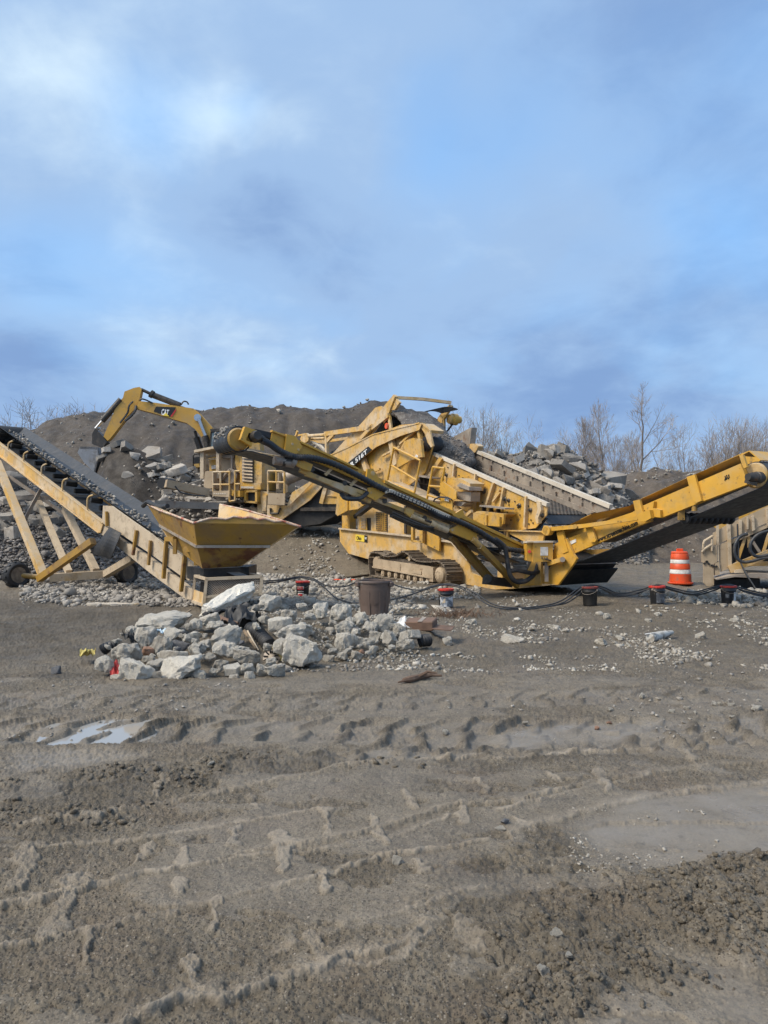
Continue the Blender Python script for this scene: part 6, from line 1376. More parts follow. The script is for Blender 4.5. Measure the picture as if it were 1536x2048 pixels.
def broken_pipe():
    a = dg(1300, 1284)+Vector((0, 0, .05)); b = dg(1344, 1275)+Vector((0, 0, .075)); ax = (b-a)
    root = thing('broken_pipe', a, 'broken white pipe with a dark hollow end on the mud at right', 'pipe')
    m = MB(); m.lathe(a, [(.055, 0), (.063, .0), (.065, ax.length*.4), (.05, ax.length*.75), (.03, ax.length), (.02, ax.length), (.04, .25), (.05, .01)], 14, ax); m.build('pipe_wall', wmat('old_white_pipe', (.52, .50, .45), [((.12, .10, .08), 9, .48, .62), ((.3, .26, .2), 4, .5, .7)], .6), root)
    m = MB(); m.lathe(a+ax.normalized()*.03, [(.001, 0), (.052, 0), (.05, .02)], 14, ax); m.build('hollow', M['black'], root)
    m = MB(); m.prism([a+Vector((-.06, 0, .05)), a+Vector((.10, 0, .075)), a+Vector((.12, .05, .07)), a+Vector((-.05, .06, .045))], Vector((0, 0, .012))); m.build('shard', M['white'], root)
broken_pipe()
def iron_bar():
    m = MB(); m.tube([dg(692, 1158)+Z*.05, dg(738, 1149)+Z*.06], .035, 7); tag(m.build('iron_bar', M['darksteel']), 'dark iron bar on the slope left of the crawler track', 'bar')
iron_bar()
def dead_weeds():
    m = MB(); rs = random.Random(5); c = dg(910, 1233)
    for k in range(260):
        p = c+Vector((rs.gauss(0, .30), rs.gauss(0, .22), 0)); p.z = H(p.x, p.y) if k % 6 == 0 else c.z
        q = p+Vector((rs.gauss(0, .09), rs.gauss(0, .07), rs.uniform(.03, .16))); m.tube([p, (p+q)/2+Vector((rs.gauss(0, .02), 0, .02)), q], [.005, .004, .002], 3, False)
    tag(m.build('dead_weeds', M['brush']), kind='stuff', label='tangle of dry reddish weeds in front of the labelled pail', cat='weeds')
dead_weeds()
# ------------------------------------------------------------------ stones
def rock_mesh(name, seed, dims, n=16, slab=False, rough=.05, mat=None, sub=2, chip=.16):
    rs = random.Random(seed); bm = bmesh.new()
    if slab:
        k = rs.randint(5, 7)
        for i in range(k):
            a = 2*math.pi*i/k+rs.uniform(-.35, .35); r = rs.uniform(.78, 1.05)
            for s in (-1, 1): bm.verts.new((math.cos(a)*r*dims[0]+rs.gauss(0, .03)*s, math.sin(a)*r*dims[1]+rs.gauss(0, .03)*s, s*dims[2]*rs.uniform(.85, 1.1)))
    else:
        for i in range(n):
            v = Vector((rs.gauss(0, 1), rs.gauss(0, 1), rs.gauss(0, 1))).normalized()
            m_ = max(abs(v.x), abs(v.y), abs(v.z)); v = v.lerp(v/m_, .75)*rs.uniform(.80, 1.0)
            bm.verts.new((v.x*dims[0], v.y*dims[1], v.z*dims[2]))
    r = bmesh.ops.convex_hull(bm, input=bm.verts)
    bmesh.ops.delete(bm, geom=[g for g in r['geom_interior'] if isinstance(g, bmesh.types.BMVert)], context='VERTS')
    bmesh.ops.dissolve_limit(bm, angle_limit=R(9), verts=bm.verts, edges=bm.edges)
    bmesh.ops.bevel(bm, geom=list(bm.edges), offset=min(dims)*chip, segments=1, affect='EDGES', clamp_overlap=True)
    bmesh.ops.triangulate(bm, faces=bm.faces)
    for it in range(sub):
        le = sorted((e.calc_length() for e in bm.edges)); lim = le[int(len(le)*.35)]
        es = [e for e in bm.edges if e.calc_length() > max(lim, min(dims)*.16)]
        bmesh.ops.subdivide_edges(bm, edges=es, cuts=1, use_grid_fill=False); bmesh.ops.triangulate(bm, faces=bm.faces)
    bm.normal_update(); sc_ = min(dims); off = Vector((seed*3.1, seed*1.7, seed*.9)); mv = {}
    for v in bm.verts:
        p = v.co/sc_; q = mn.fractal(p*1.1+off, 1, 2, 5)*.9+.55*mn.fractal(p*3.2+off, 1, 2, 4)
        mv[v] = v.co+v.normal*(q*rough*sc_*1.6)
    for v, c in mv.items(): v.co = c
    me = bpy.data.meshes.new(name); bm.to_mesh(me); bm.free()
    me.polygons.foreach_set('use_smooth', [True]*len(me.polygons)); me.set_sharp_from_angle(angle=R(26)); me.materials.append(mat); return me
CH_ = [rock_mesh('concrete_chunk', 100+i, (1, rs_[0], rs_[1]), 15, False, .13, M['stone'], 3, .08) for i, rs_ in enumerate(((.8, .7), (.7, .6), (.9, .8), (.75, .5), (.85, .65), (.65, .62), (.8, .55), (.95, .7), (.7, .75), (.6, .5)))]
SL_ = [rock_mesh('concrete_slab', 200+i, (1, rs_[0], rs_[1]), slab=True, rough=.09, mat=M['stone'], sub=3) for i, rs_ in enumerate(((.65, .24), (.7, .3), (.5, .2), (.8, .22), (.45, .26)))]
DK_ = [rock_mesh('dark_stone', 300+i, (1, .75, .6), 14, False, .07, M['stone_dark'], 2) for i in range(2)]
BR_ = [rock_mesh('brown_stone', 320+i, (1, .7, .55), 14, False, .07, M['stone_brown'], 2) for i in range(2)]
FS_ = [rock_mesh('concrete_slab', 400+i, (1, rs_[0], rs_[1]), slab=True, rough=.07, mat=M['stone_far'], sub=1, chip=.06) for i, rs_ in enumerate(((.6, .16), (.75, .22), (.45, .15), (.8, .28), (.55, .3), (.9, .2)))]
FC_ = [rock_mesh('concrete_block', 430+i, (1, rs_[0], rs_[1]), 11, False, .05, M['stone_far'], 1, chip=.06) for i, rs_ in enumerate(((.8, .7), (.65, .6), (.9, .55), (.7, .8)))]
def place(name, me, loc, size, rot, label, cat, group):
    o = bpy.data.objects.new(name, me); COL.objects.link(o); o.location = loc
    o.scale = size if isinstance(size, tuple) else (size,)*3
    o.rotation_euler = rot; tag(o, label, cat, group); return o

RS = random.Random(11)
def heap_depth(py, px):
    if px < 640: return 7.95+max(0, 1358-py)*.0152
    return 8.9+max(0, 1322-py)*.0165
NEAR = [  # photo centre x, y, width, height, kind, label
 (324, 1246, 104, 40, 'c', 'large flat-topped pale concrete slab at the back left of the rubble heap'), (390, 1249, 26, 34, 'c', None), (415, 1240, 46, 28, 'c', None), (427, 1254, 40, 20, 'c', None),
 (446, 1278, 66, 46, 'c', 'big rounded pale concrete lump in the middle of the rubble, below the black sheet'), (345, 1270, 40, 28, 'c', None), (379, 1277, 38, 26, 'c', None), (287, 1275, 44, 40, 'c', None), (321, 1294, 42, 40, 'c', None),
 (357, 1292, 38, 28, 'd', 'blackish wet stone in the middle of the left rubble'), (246, 1313, 56, 52, 'c', 'purplish grey angular block at the upper left of the rubble'), (206, 1330, 38, 64, 'c', 'tall grey block standing at the far left of the rubble'),
 (268, 1342, 62, 60, 'c', 'pale angular block at the front left beside the red rag'), (299, 1324, 32, 24, 'c', None), (347, 1318, 62, 28, 's', None), (357, 1341, 86, 54, 'c', 'largest tan concrete lump at the front left of the rubble'), (312, 1352, 24, 30, 'c', None),
 (312, 1332, 42, 20, 'c', None), (398, 1355, 26, 28, 'c', None), (417, 1315, 26, 18, 'c', None), (391, 1301, 34, 26, 'c', None), (446, 1301, 50, 34, 'c', None), (481, 1302, 34, 24, 'c', None), (462, 1341, 42, 24, 's', None),
 (466, 1359, 26, 18, 'c', None), (490, 1318, 60, 36, 'c', 'flat pale chunk right of the sticks in the left rubble'), (293, 1303, 30, 18, 'b', 'reddish brown stone near the top of the left rubble'), (541, 1208, 46, 34, 'c', None), (577, 1230, 32, 24, 'c', None), (556, 1250, 54, 34, 's', 'tilted grey slab piece behind the cracked lump'),
 (583, 1270, 74, 40, 'c', 'upper half of the big cracked pale lump'), (564, 1297, 44, 40, 'c', 'left piece of the big cracked pale lump'), (601, 1302, 76, 66, 'c', 'largest piece of the big cracked pale lump, at the right'), (495, 1341, 32, 28, 'c', None), (499, 1355, 24, 22, 'c', None),
 (549, 1344, 42, 28, 'c', 'dull brownish-grey stone at the front right of the left rubble'), (522, 1342, 30, 24, 'c', None), (645, 1222, 40, 32, 'c', None), (681, 1227, 44, 36, 'c', 'pale block high on the right rubble just left of the brown bin'), (725, 1238, 34, 28, 'c', None), (688, 1261, 42, 36, 'c', None), (692, 1287, 48, 44, 'c', 'broad pale lump at the front of the right rubble'),
 (716, 1285, 34, 28, 'c', None), (738, 1258, 36, 40, 'c', None), (764, 1250, 44, 46, 'c', 'tall rounded grey stone in the right rubble below the bin'), (788, 1256, 32, 26, 'c', None), (782, 1280, 34, 40, 'c', None), (819, 1272, 50, 26, 's', None), (810, 1291, 38, 22, 'c', None), (743, 1285, 28, 18, 'c', None), (733, 1293, 26, 22, 'c', None), (748, 1300, 20, 18, 'c', None),
 (714, 1310, 24, 18, 'c', None), (666, 1306, 24, 16, 'c', None), (683, 1313, 24, 16, 'c', None), (657, 1321, 24, 22, 'c', None), (657, 1293, 20, 12, 'c', None), (894, 1281, 24, 20, 'c', 'lone pale stone on the mud right of the black ribbed pipe'), (942, 1243, 28, 16, 'c', 'whitish stone just right of the dry weeds'),
 (724, 1303, 14, 12, 'b', 'small dark red brick bit at the front of the right rubble'), (110, 1339, 22, 18, 'd', 'small bluish dark stone alone on the mud left of the rubble'), (251, 1370, 36, 11, 's', None), (405, 1292, 30, 22, 'c', None), (425, 1345, 20, 14, 'c', None), (330, 1312, 34, 18, 'c', None), (230, 1358, 26, 16, 'c', None), (515, 1215, 30, 18, 'c', None), (600, 1215, 28, 16, 'c', None), (620, 1235, 24, 14, 'c', None),
 (530, 1240, 30, 20, 'c', None), (470, 1268, 28, 18, 'c', None), (700, 1245, 26, 20, 'c', None), (752, 1272, 28, 24, 'c', None), (770, 1276, 24, 24, 'c', None), (800, 1262, 30, 20, 'c', None), (708, 1268, 28, 22, 'c', None), (665, 1247, 22, 14, 'c', None), (540, 1325, 24, 18, 'c', None), (440, 1330, 30, 18, 'c', None), (378, 1255, 22, 18, 'c', None), (300, 1258, 26, 16, 'c', None), (262, 1262, 26, 18, 'c', None)]
G_NEAR = 'broken concrete lumps heaped in front of the hopper'
for i, (px, py, w, h, k, lab) in enumerate(NEAR):
    d = heap_depth(py+h*.3, px); c = W(px, py, d); c.y += w/F*d*.25; s = w/F*d/2*1.08; hz = h/F*d/2*1.10
    if px < 150 or px > 880: g = dg(px, py+h*.45); c = Vector((g.x, g.y+s*.4, g.z+hz*.55)); d = g.y
    pool = {'c': CH_, 's': SL_, 'd': DK_, 'b': BR_, 'b2': BR_}[k]; me = pool[i % len(pool)]
    zr = max(abs(v.co.z) for v in me.vertices); yr = .75
    nm = {'c': 'concrete_lump', 's': 'concrete_slab', 'd': 'dark_stone', 'b': 'brown_stone', 'b2': 'brown_stone'}[k]
    if lab is None:
        lab = 'pale angular concrete lump packed among larger ones in the %s part of the foreground rubble' % ('left' if px < 520 else 'middle' if px < 640 else 'right')
        grp = G_NEAR+(' (left)' if px < 520 else ' (middle)' if px < 640 else ' (right)')
    else: grp = G_NEAR
    place(nm, me, c, (s, s*RS.uniform(.85, 1.1), min(hz/zr, s*1.6)), (RS.uniform(-.25, .25)+(.35 if k == 's' else 0), RS.uniform(-.2, .2), RS.choice((0, math.pi))+RS.uniform(-.35, .35)), lab, 'stone', grp)
# smaller lumps wedged between the big ones
for i in range(58):
    left = i % 5 < 3
    px = RS.gauss(385, 90) if left else RS.gauss(735, 65)
    if not ((205 < px < 570) if left else (600 < px < 865)): continue
    py = RS.uniform(1250, 1352) if left else RS.uniform(1235, 1306); w = RS.uniform(12, 26)
    d = heap_depth(py+w*.3, px)-.03; c = W(px, py, d); s = w/F*d/2; me = CH_[(i*7) % len(CH_)]
    if i % 7 == 3:
        place('dark_stone', DK_[i % 2], c, (s, s*.9, s*.8), (.3, .2, i), 'dark wet stone wedged among the pale lumps of the %s foreground rubble' % ('left' if px < 520 else 'middle' if px < 640 else 'right'), 'stone', 'dark stones in the rubble (%s)' % ('left' if px < 520 else 'middle' if px < 640 else 'right')); continue
    place('concrete_lump', me, c, (s, s*.9, s*RS.uniform(.7, 1.1)), (RS.uniform(-.5, .5), RS.uniform(-.5, .5), RS.uniform(0, 6.3)), 'pale angular concrete lump packed among larger ones in the %s part of the foreground rubble' % ('left' if px < 520 else 'middle' if px < 640 else 'right'), 'stone', G_NEAR+(' (left)' if px < 520 else ' (middle)' if px < 640 else ' (right)'))
# the long slab leaning on the cage
def leaning_slab():
    a = W(400, 1234, 10.5); b = W(520, 1172, 11.6); ax = (b-a); m_ = rock_mesh('concrete_slab', 555, (ax.length/2, .13, .115), slab=True, rough=.16, mat=M['stone'], sub=3)
    o = bpy.data.objects.new('concrete_slab', m_); COL.objects.link(o); o.location = (a+b)/2
    x = ax.normalized(); y = Vector((0, 1, .45)); y = (y-x*y.dot(x)).normalized(); z = x.cross(y)
    o.rotation_euler = Matrix((x, y, z)).transposed().to_euler(); tag(o, 'long grey concrete slab leaning up against the wire cage', 'slab', G_NEAR)
leaning_slab()
# single stones lying about on the mud
LOOSE = [(1215, 1232, 16, 18), (1318, 1228, 18, 10), (1297, 1241, 16, 9), (1397, 1244, 12, 9), (1469, 1240, 22, 11), (1204, 1284, 36, 20), (1258, 1286, 18, 16), (1402, 1272, 22, 14), (1026, 1278, 50, 18), (1107, 1252, 30, 14), (1063, 1257, 26, 12), (1240, 1278, 24, 10),
         (1283, 1393, 15, 13), (1223, 1416, 16, 11), (1053, 1448, 18, 13), (1429, 1409, 14, 10), (1441, 1401, 12, 10), (1454, 1404, 10, 7), (1464, 1408, 16, 10), (1516, 1401, 16, 10), (1517, 1415, 24, 14), (1343, 1422, 14, 10), (1374, 1416, 16, 8), (892, 1466, 18, 13), (422, 1530, 20, 13), (1088, 1950, 38, 30), (1113, 1872, 26, 30), (795, 1719, 22, 20), (1137, 1900, 26, 14), (1390, 1425, 10, 7), (1465, 1429, 22, 7), (1000, 1660, 24, 8)]
LL_ = {0: 'tilted pale stone on the mud between the plant tail and the foreground', 3: 'small round beige stone below the white-labelled pail', 5: 'wide pale crumbly stone left of the broken white pipe', 8: 'long low pale stone lying right of the dry weeds', 23: 'lone cream stone on the smooth tyre track, middle of the photo', 24: 'lone white stone by the dark churned mud at left',
       25: 'bright white stone among the mud clods at the bottom right', 26: 'pointed pale stone at the upper edge of the mud clods', 27: 'pale muddy stone on the tread ridge in the lower middle'}
for i, (px, py, w, h) in enumerate(LOOSE):
    g = dg(px, py+h*.35); d = g.y; s = w/F*d/2*1.05; hz = h/F*d/2
    me = CH_[(i*3+1) % len(CH_)]
    right = 'cream-coloured stone lying loose on the %s' % ('stony ground in front of the right-hand pails' if py < 1300 else 'mud by the long puddle at right' if py < 1500 else 'foreground mud')
    place('loose_stone', me, g+Vector((0, s*.3, hz*.55)), (s, s*.8, hz*1.45), (RS.uniform(-.3, .3), RS.uniform(-.2, .2), RS.uniform(0, 6.3)), LL_.get(i, right), 'stone', 'loose pale stones on the yard')
for px, py, w, h, lab in ((1194, 1455, 16, 11, 'dark brown stone in the long puddle at right, left of two'), (1219, 1445, 13, 8, 'smaller dark brown stone in the long puddle, right of two')):
    g = dg(px, py+h*.4); s = w/F*g.y/2; place('brown_stone', BR_[0], g+Vector((0, 0, s*.35)), (s, s, s), (0, 0, RS.uniform(0, 6)), lab, 'stone', 'dark stones in the puddle')
g = dg(1011, 1648); place('blue_stone', DK_[1], g+Vector((0, 0, .012)), (.029, .028, .03), (.2, 0, .4), 'small blue-grey speckled stone alone on the tread marks', 'stone', 'loose pale stones on the yard')
bpy.data.meshes[DK_[1].name].materials[0] = M['stone_dark']

# ---- concrete rubble on the right-hand pile, the bank and the gravel heap: one object per slab or block
def unproj(data, px, py, d0, d1):
    """first place where the ray through a photo pixel meets a heap"""
    for d in np.arange(d0, d1, .12):
        w = W(px, py, d)
        if w.z <= surf(data, w.x, w.y): return w
    return None
BIG = [(1165, 950, 66, 30, 'b'), (1207, 946, 50, 44, 'b'), (1140, 925, 46, 26, 'b'), (1190, 980, 74, 22, 's'), (1172, 987, 38, 20, 'b'), (1120, 985, 44, 36, 'b'), (1085, 997, 40, 30, 'b'), (1090, 915, 40, 26, 'b'), (1062, 908, 36, 28, 'b'), (1110, 890, 34, 18, 'b'), (1148, 900, 30, 20, 'b'), (1230, 985, 36, 44, 's'),
       (1208, 1005, 40, 34, 'b'), (1240, 1010, 30, 36, 's'), (1035, 925, 40, 22, 's'), (1000, 915, 36, 18, 's'), (1120, 940, 60, 14, 's'), (1150, 1005, 34, 22, 'b'), (1098, 888, 26, 12, 'b'), (1120, 905, 44, 20, 's'), (1255, 985, 34, 26, 's'), (1160, 928, 34, 20, 'b'), (1060, 955, 50, 20, 's'), (1030, 960, 40, 22, 'b'), (1185, 928, 30, 20, 's'),
       (1225, 965, 60, 26, 's'), (1100, 960, 40, 26, 'b'), (1135, 965, 40, 24, 'b'), (1260, 1000, 40, 26, 'b'), (1215, 1030, 50, 26, 'b'), (1180, 1022, 40, 24, 'b')]
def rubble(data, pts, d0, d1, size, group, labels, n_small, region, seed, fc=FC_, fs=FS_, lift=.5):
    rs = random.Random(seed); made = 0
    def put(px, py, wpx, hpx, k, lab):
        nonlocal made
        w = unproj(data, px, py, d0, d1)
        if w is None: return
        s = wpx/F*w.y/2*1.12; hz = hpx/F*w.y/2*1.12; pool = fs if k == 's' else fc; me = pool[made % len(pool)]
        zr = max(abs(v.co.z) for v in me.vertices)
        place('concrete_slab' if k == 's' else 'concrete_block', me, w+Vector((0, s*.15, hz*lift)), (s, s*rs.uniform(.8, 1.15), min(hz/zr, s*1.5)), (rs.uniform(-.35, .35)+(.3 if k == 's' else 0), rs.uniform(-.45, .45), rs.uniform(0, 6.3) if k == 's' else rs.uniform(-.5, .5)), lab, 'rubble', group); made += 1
    for p in pts: put(*p[:5], p[5] if len(p) > 5 else labels[0])
    for i in range(n_small):
        t = rs.random()
        px = region[0]+(region[1]-region[0])*rs.random(); py = region[2]+(region[3]-region[2])*rs.random()
        wpx = size[0]+(size[1]-size[0])*rs.random()**2.2
        put(px, py, wpx, wpx*rs.uniform(.35, .75), 's' if rs.random() < .5 else 'b', labels[1])
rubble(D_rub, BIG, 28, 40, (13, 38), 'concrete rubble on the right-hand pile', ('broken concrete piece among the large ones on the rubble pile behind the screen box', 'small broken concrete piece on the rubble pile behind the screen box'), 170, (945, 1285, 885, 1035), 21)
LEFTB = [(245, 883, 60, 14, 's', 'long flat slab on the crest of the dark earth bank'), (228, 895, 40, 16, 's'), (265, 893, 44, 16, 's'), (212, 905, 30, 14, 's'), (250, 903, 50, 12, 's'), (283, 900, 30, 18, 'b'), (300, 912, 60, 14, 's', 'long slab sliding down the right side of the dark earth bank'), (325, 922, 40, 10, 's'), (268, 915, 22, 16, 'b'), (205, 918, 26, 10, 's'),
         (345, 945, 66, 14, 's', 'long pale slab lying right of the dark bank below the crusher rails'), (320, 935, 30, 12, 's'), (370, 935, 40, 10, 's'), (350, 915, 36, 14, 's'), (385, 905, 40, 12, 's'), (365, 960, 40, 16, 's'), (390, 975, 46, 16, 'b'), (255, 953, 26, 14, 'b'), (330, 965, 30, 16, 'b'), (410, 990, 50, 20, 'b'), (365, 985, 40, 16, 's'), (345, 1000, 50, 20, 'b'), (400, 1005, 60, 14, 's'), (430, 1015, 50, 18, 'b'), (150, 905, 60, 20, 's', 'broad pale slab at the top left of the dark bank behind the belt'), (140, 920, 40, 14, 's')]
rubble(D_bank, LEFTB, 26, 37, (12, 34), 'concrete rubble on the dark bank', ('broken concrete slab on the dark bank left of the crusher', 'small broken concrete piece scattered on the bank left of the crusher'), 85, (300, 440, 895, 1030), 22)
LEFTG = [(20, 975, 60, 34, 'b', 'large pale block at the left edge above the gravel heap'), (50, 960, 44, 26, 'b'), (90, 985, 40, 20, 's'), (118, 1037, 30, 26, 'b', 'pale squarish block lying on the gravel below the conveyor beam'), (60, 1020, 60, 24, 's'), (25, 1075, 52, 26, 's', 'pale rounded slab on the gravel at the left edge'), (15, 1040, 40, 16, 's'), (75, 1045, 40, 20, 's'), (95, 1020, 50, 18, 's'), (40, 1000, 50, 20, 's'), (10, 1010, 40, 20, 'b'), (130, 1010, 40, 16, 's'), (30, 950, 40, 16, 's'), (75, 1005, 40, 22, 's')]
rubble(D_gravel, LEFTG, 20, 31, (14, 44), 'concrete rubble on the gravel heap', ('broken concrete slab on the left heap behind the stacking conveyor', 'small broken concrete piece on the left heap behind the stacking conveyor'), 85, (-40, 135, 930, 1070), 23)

# ---- loose material nobody could count
def ico(seed, rough=.28):
    """an angular chip: the hull of a few points"""
    bm = bmesh.new(); rs = random.Random(seed)
    for i in range(11):
        n = Vector((rs.gauss(0, 1), rs.gauss(0, 1), rs.gauss(0, 1))).normalized(); m_ = max(abs(n.x), abs(n.y), abs(n.z)); bm.verts.new(n.lerp(n/m_, .6)*rs.uniform(.75, 1.05))
    r = bmesh.ops.convex_hull(bm, input=bm.verts); bmesh.ops.delete(bm, geom=[g for g in r['geom_interior'] if isinstance(g, bmesh.types.BMVert)], context='VERTS'); bmesh.ops.triangulate(bm, faces=bm.faces); bmesh.ops.recalc_face_normals(bm, faces=bm.faces)
    bm.verts.index_update(); vs_ = np.array([v.co[:] for v in bm.verts]); fs = np.array([[v.index for v in f.verts] for f in bm.faces]); bm.free(); return vs_, fs
ICO = [ico(s) for s in range(14)]
def scatter(name, pts, sizes, mat, label, cat, flat=(.5, .9), sink=.15, seed=0):
    r = np.random.RandomState(seed); VV = []; FF = []; b = 0; n = len(pts)
    pts = np.asarray(pts, float); sizes = np.asarray(sizes, float)
    for k, (v, f) in enumerate(ICO):
        idx = np.arange(k, n, len(ICO)); m_ = len(idx)
        if m_ == 0: continue
        sc3 = np.stack([sizes[idx]*r.uniform(.8, 1.25, m_), sizes[idx]*r.uniform(.65, 1.0, m_), sizes[idx]*r.uniform(*flat, m_)], -1)
        vv = v[None]*sc3[:, None, :]
        a, t = r.uniform(0, 6.28, m_), r.uniform(-.5, .5, m_)
        x = vv[..., 0]*np.cos(t)[:, None]+vv[..., 2]*np.sin(t)[:, None]; z = -vv[..., 0]*np.sin(t)[:, None]+vv[..., 2]*np.cos(t)[:, None]; y = vv[..., 1]
        vv = np.stack([x*np.cos(a)[:, None]-y*np.sin(a)[:, None], x*np.sin(a)[:, None]+y*np.cos(a)[:, None], z], -1)+pts[idx][:, None, :]
        vv[..., 2] += (sc3[:, 2]*(1-2*sink)*.6)[:, None]
        FF.append((f[None]+(b+np.arange(m_)*len(v))[:, None, None]).reshape(-1, 3)); VV.append(vv.reshape(-1, 3)); b += m_*len(v)
    V = np.concatenate(VV); Fc = np.concatenate(FF); org = V.mean(0); org[2] = V[:, 2].min()
    me = bpy.data.meshes.new(name); me.vertices.add(len(V)); me.vertices.foreach_set('co', (V-org).astype(np.float32).ravel())
    me.loops.add(len(Fc)*3); me.polygons.add(len(Fc)); me.loops.foreach_set('vertex_index', Fc.astype(np.int32).ravel()); me.polygons.foreach_set('loop_start', (np.arange(len(Fc))*3).astype(np.int32)); me.update(calc_edges=True)
    me.materials.append(mat); o = bpy.data.objects.new(name, me); COL.objects.link(o); o.location = tuple(float(q) for q in org)
    tag(o, label, cat, kind='stuff'); return o
def ground_pts(n, x0, x1, y0, y1, seed, dens=None):
    """points spread evenly over a photo region, dropped on the ground"""
    r = np.random.RandomState(seed); px = r.uniform(x0, x1, n*3); py = r.uniform(y0, y1, n*3); d = CH*F/(py-HZ); x = (px-768)/F*d
    if dens is not None:
        k = r.uniform(0, 1, len(x)) < dens(x, d, px, py); x, d = x[k], d[k]
    x, d = x[:n], d[:n]; return np.stack([x, d, ground_h(x, d)], -1)
rr = np.random.RandomState(3)
p = ground_pts(9000, 495, 960, 1128, 1232, 31, lambda x, d, px, py: np.clip(.25+1.4*fbm(x*.8, d*.8, 3, 301)+.75*np.exp(-((py-1190)/26)**2)*np.clip((905-px)/160, 0, 1), 0, 1)*((px < 690) | (py > 1176)))
scatter('limestone_chips', p, rr.gamma(1.8, .016, len(p))+.010, M['pebble_pale'], 'bed of pale limestone chips around the pails and the brown bin', 'gravel', seed=1)
p = ground_pts(4600, 40, 420, 1158, 1216, 32, lambda x, d, px, py: np.clip(np.exp(-((py-1180-(px-200)*.05)/20)**2)*1.3, 0, 1))
scatter('cobbles', p, rr.gamma(1.7, .018, len(p))+.010, M['pebble'], 'band of grey cobbles on the ground under the stacking conveyor', 'gravel', seed=2)
p = ground_pts(7500, 560, 1560, 1180, 1345, 33, lambda x, d, px, py: np.clip(.12+1.7*fbm(x*1.1, d*1.1, 4, 303)+.5*np.exp(-((py-1265)/40)**2)*np.clip(.35+1.5*fbm(x*.7, d*.7, 3, 304), 0, 1), 0, 1))
scatter('small_stones', p, rr.gamma(1.25, .0085, len(p))+.004, M['pebble_pale'], 'sprinkle of small pale stones on the mud in front of the machines', 'gravel', seed=3)
p = ground_pts(1300, -20, 1560, 1330, 1480, 34, lambda x, d, px, py: np.clip(.2+1.5*fbm(x*1.3, d*1.3, 3, 305), 0, 1)*.6)
scatter('small_stones', p, rr.gamma(1.3, .0045, len(p))+.003, M['pebble'], 'scatter of tiny stones on the tyre-tracked mud', 'gravel', seed=4)
p = ground_pts(900, 480, 900, 1090, 1170, 35, lambda x, d, px, py: np.clip(.3+1.5*fbm(x*.7, d*.7, 3, 306), 0, 1))
scatter('slope_stones', p, rr.gamma(1.5, .022, len(p))+.012, M['pebble_pale'], 'pale stones strewn over the dirt ramp behind the hopper', 'gravel', seed=5)
p = ground_pts(600, 1280, 1560, 1180, 1215, 36, lambda x, d, px, py: np.clip(.3+1.5*fbm(x*.9, d*.9, 3, 307), 0, 1))
scatter('limestone_chips', p, rr.gamma(2.0, .018, len(p))+.012, M['pebble_pale'], 'pale chips beside the right-hand pails', 'gravel', seed=6)
p = ground_pts(700, 1140, 1560, 1620, 1760, 37, lambda x, d, px, py: np.clip(1.6*fbm(x*2.5, d*2.5, 3, 308)+.2, 0, 1)*((py-1620) < 130))
scatter('grit', p, rr.gamma(1.2, .0028, len(p))+.002, M['pebble_pale'], 'pale grit stuck in the smooth wet mud at right', 'grit', seed=7)
# mud clods torn up in the foreground
r_ = np.random.RandomState(9); n = 2600; px = r_.uniform(900, 1580, n*5); py = r_.uniform(1690, 2110, n*5); d = CH*F/(py-HZ); x = (px-768)/F*d
k = r_.uniform(0, 1, len(x)) < inside(x, d, CLODS, .14, 6, .2)*np.clip(.45+1.3*fbm(x*3, d*3, 3, 311), 0, 1); x, d = x[k][:n], d[k][:n]
scatter('mud_clods', np.stack([x, d, ground_h(x, d)-.004], -1), np.clip(r_.gamma(1.5, .0045, len(x))+.002, 0, .021), M['mud'], 'torn-up lumps of mud in the lower right foreground', 'mud', (.6, .95), .25, seed=8)
n = 1500; px = r_.uniform(-30, 860, n*6); py = r_.uniform(1500, 1700, n*6); d = CH*F/(py-HZ); x = (px-768)/F*d
k = r_.uniform(0, 1, len(x)) < inside(x, d, CRUMB, .2, 7, .3)*np.clip(.2+1.6*fbm(x*2.4, d*2.4, 3, 88), 0, 1); x, d = x[k][:n], d[k][:n]
scatter('mud_crumbs', np.stack([x, d, ground_h(x, d)-.004], -1), np.clip(r_.gamma(1.6, .006, len(x))+.004, 0, .03), M['mud'], 'dark crumbled mud along the rut at left', 'mud', (.5, .9), .3, seed=9)
# gravel over the left heap, the right pile and the bank
def heap_pts(data, n, xr, yr, seed, dens=None):
    r = np.random.RandomState(seed); x = r.uniform(*xr, n*2); y = r.uniform(*yr, n*2); xs, ys, Zg = data
    i = np.clip(np.searchsorted(ys, y), 1, len(ys)-1); j = np.clip(np.searchsorted(xs, x), 1, len(xs)-1); z = Zg[i, j]
    k = z > ground_h(x, y)+.03
    if dens is not None: k &= r.uniform(0, 1, len(x)) < dens(x, y)
    x, y, z = x[k][:n], y[k][:n], z[k][:n]; return np.stack([x, y, z], -1)
p = heap_pts(D_gravel, 15000, (-17, -6), (21.5, 28.5), 41)
scatter('gravel', p, rr.gamma(2.6, .013, len(p))+.016, M['pebble_grey'], 'grey washed gravel covering the heap behind the stacking conveyor', 'gravel', seed=11)
p = heap_pts(D_rub, 4200, (2, 13), (29.5, 37.5), 42)
scatter('rubble_fill', p, rr.gamma(1.5, .03, len(p))+.02, M['stone_far'], 'smaller broken concrete filling the right-hand pile', 'rubble', seed=12)
p = heap_pts(D_bank, 1500, (-11, -3), (28, 36), 43, lambda x, y: np.clip((x+10.6)/2.0, .05, 1))
scatter('rubble_fill', p, rr.gamma(1.6, .03, len(p))+.02, M['stone_far'], 'smaller broken concrete strewn over the dark bank', 'rubble', seed=13)
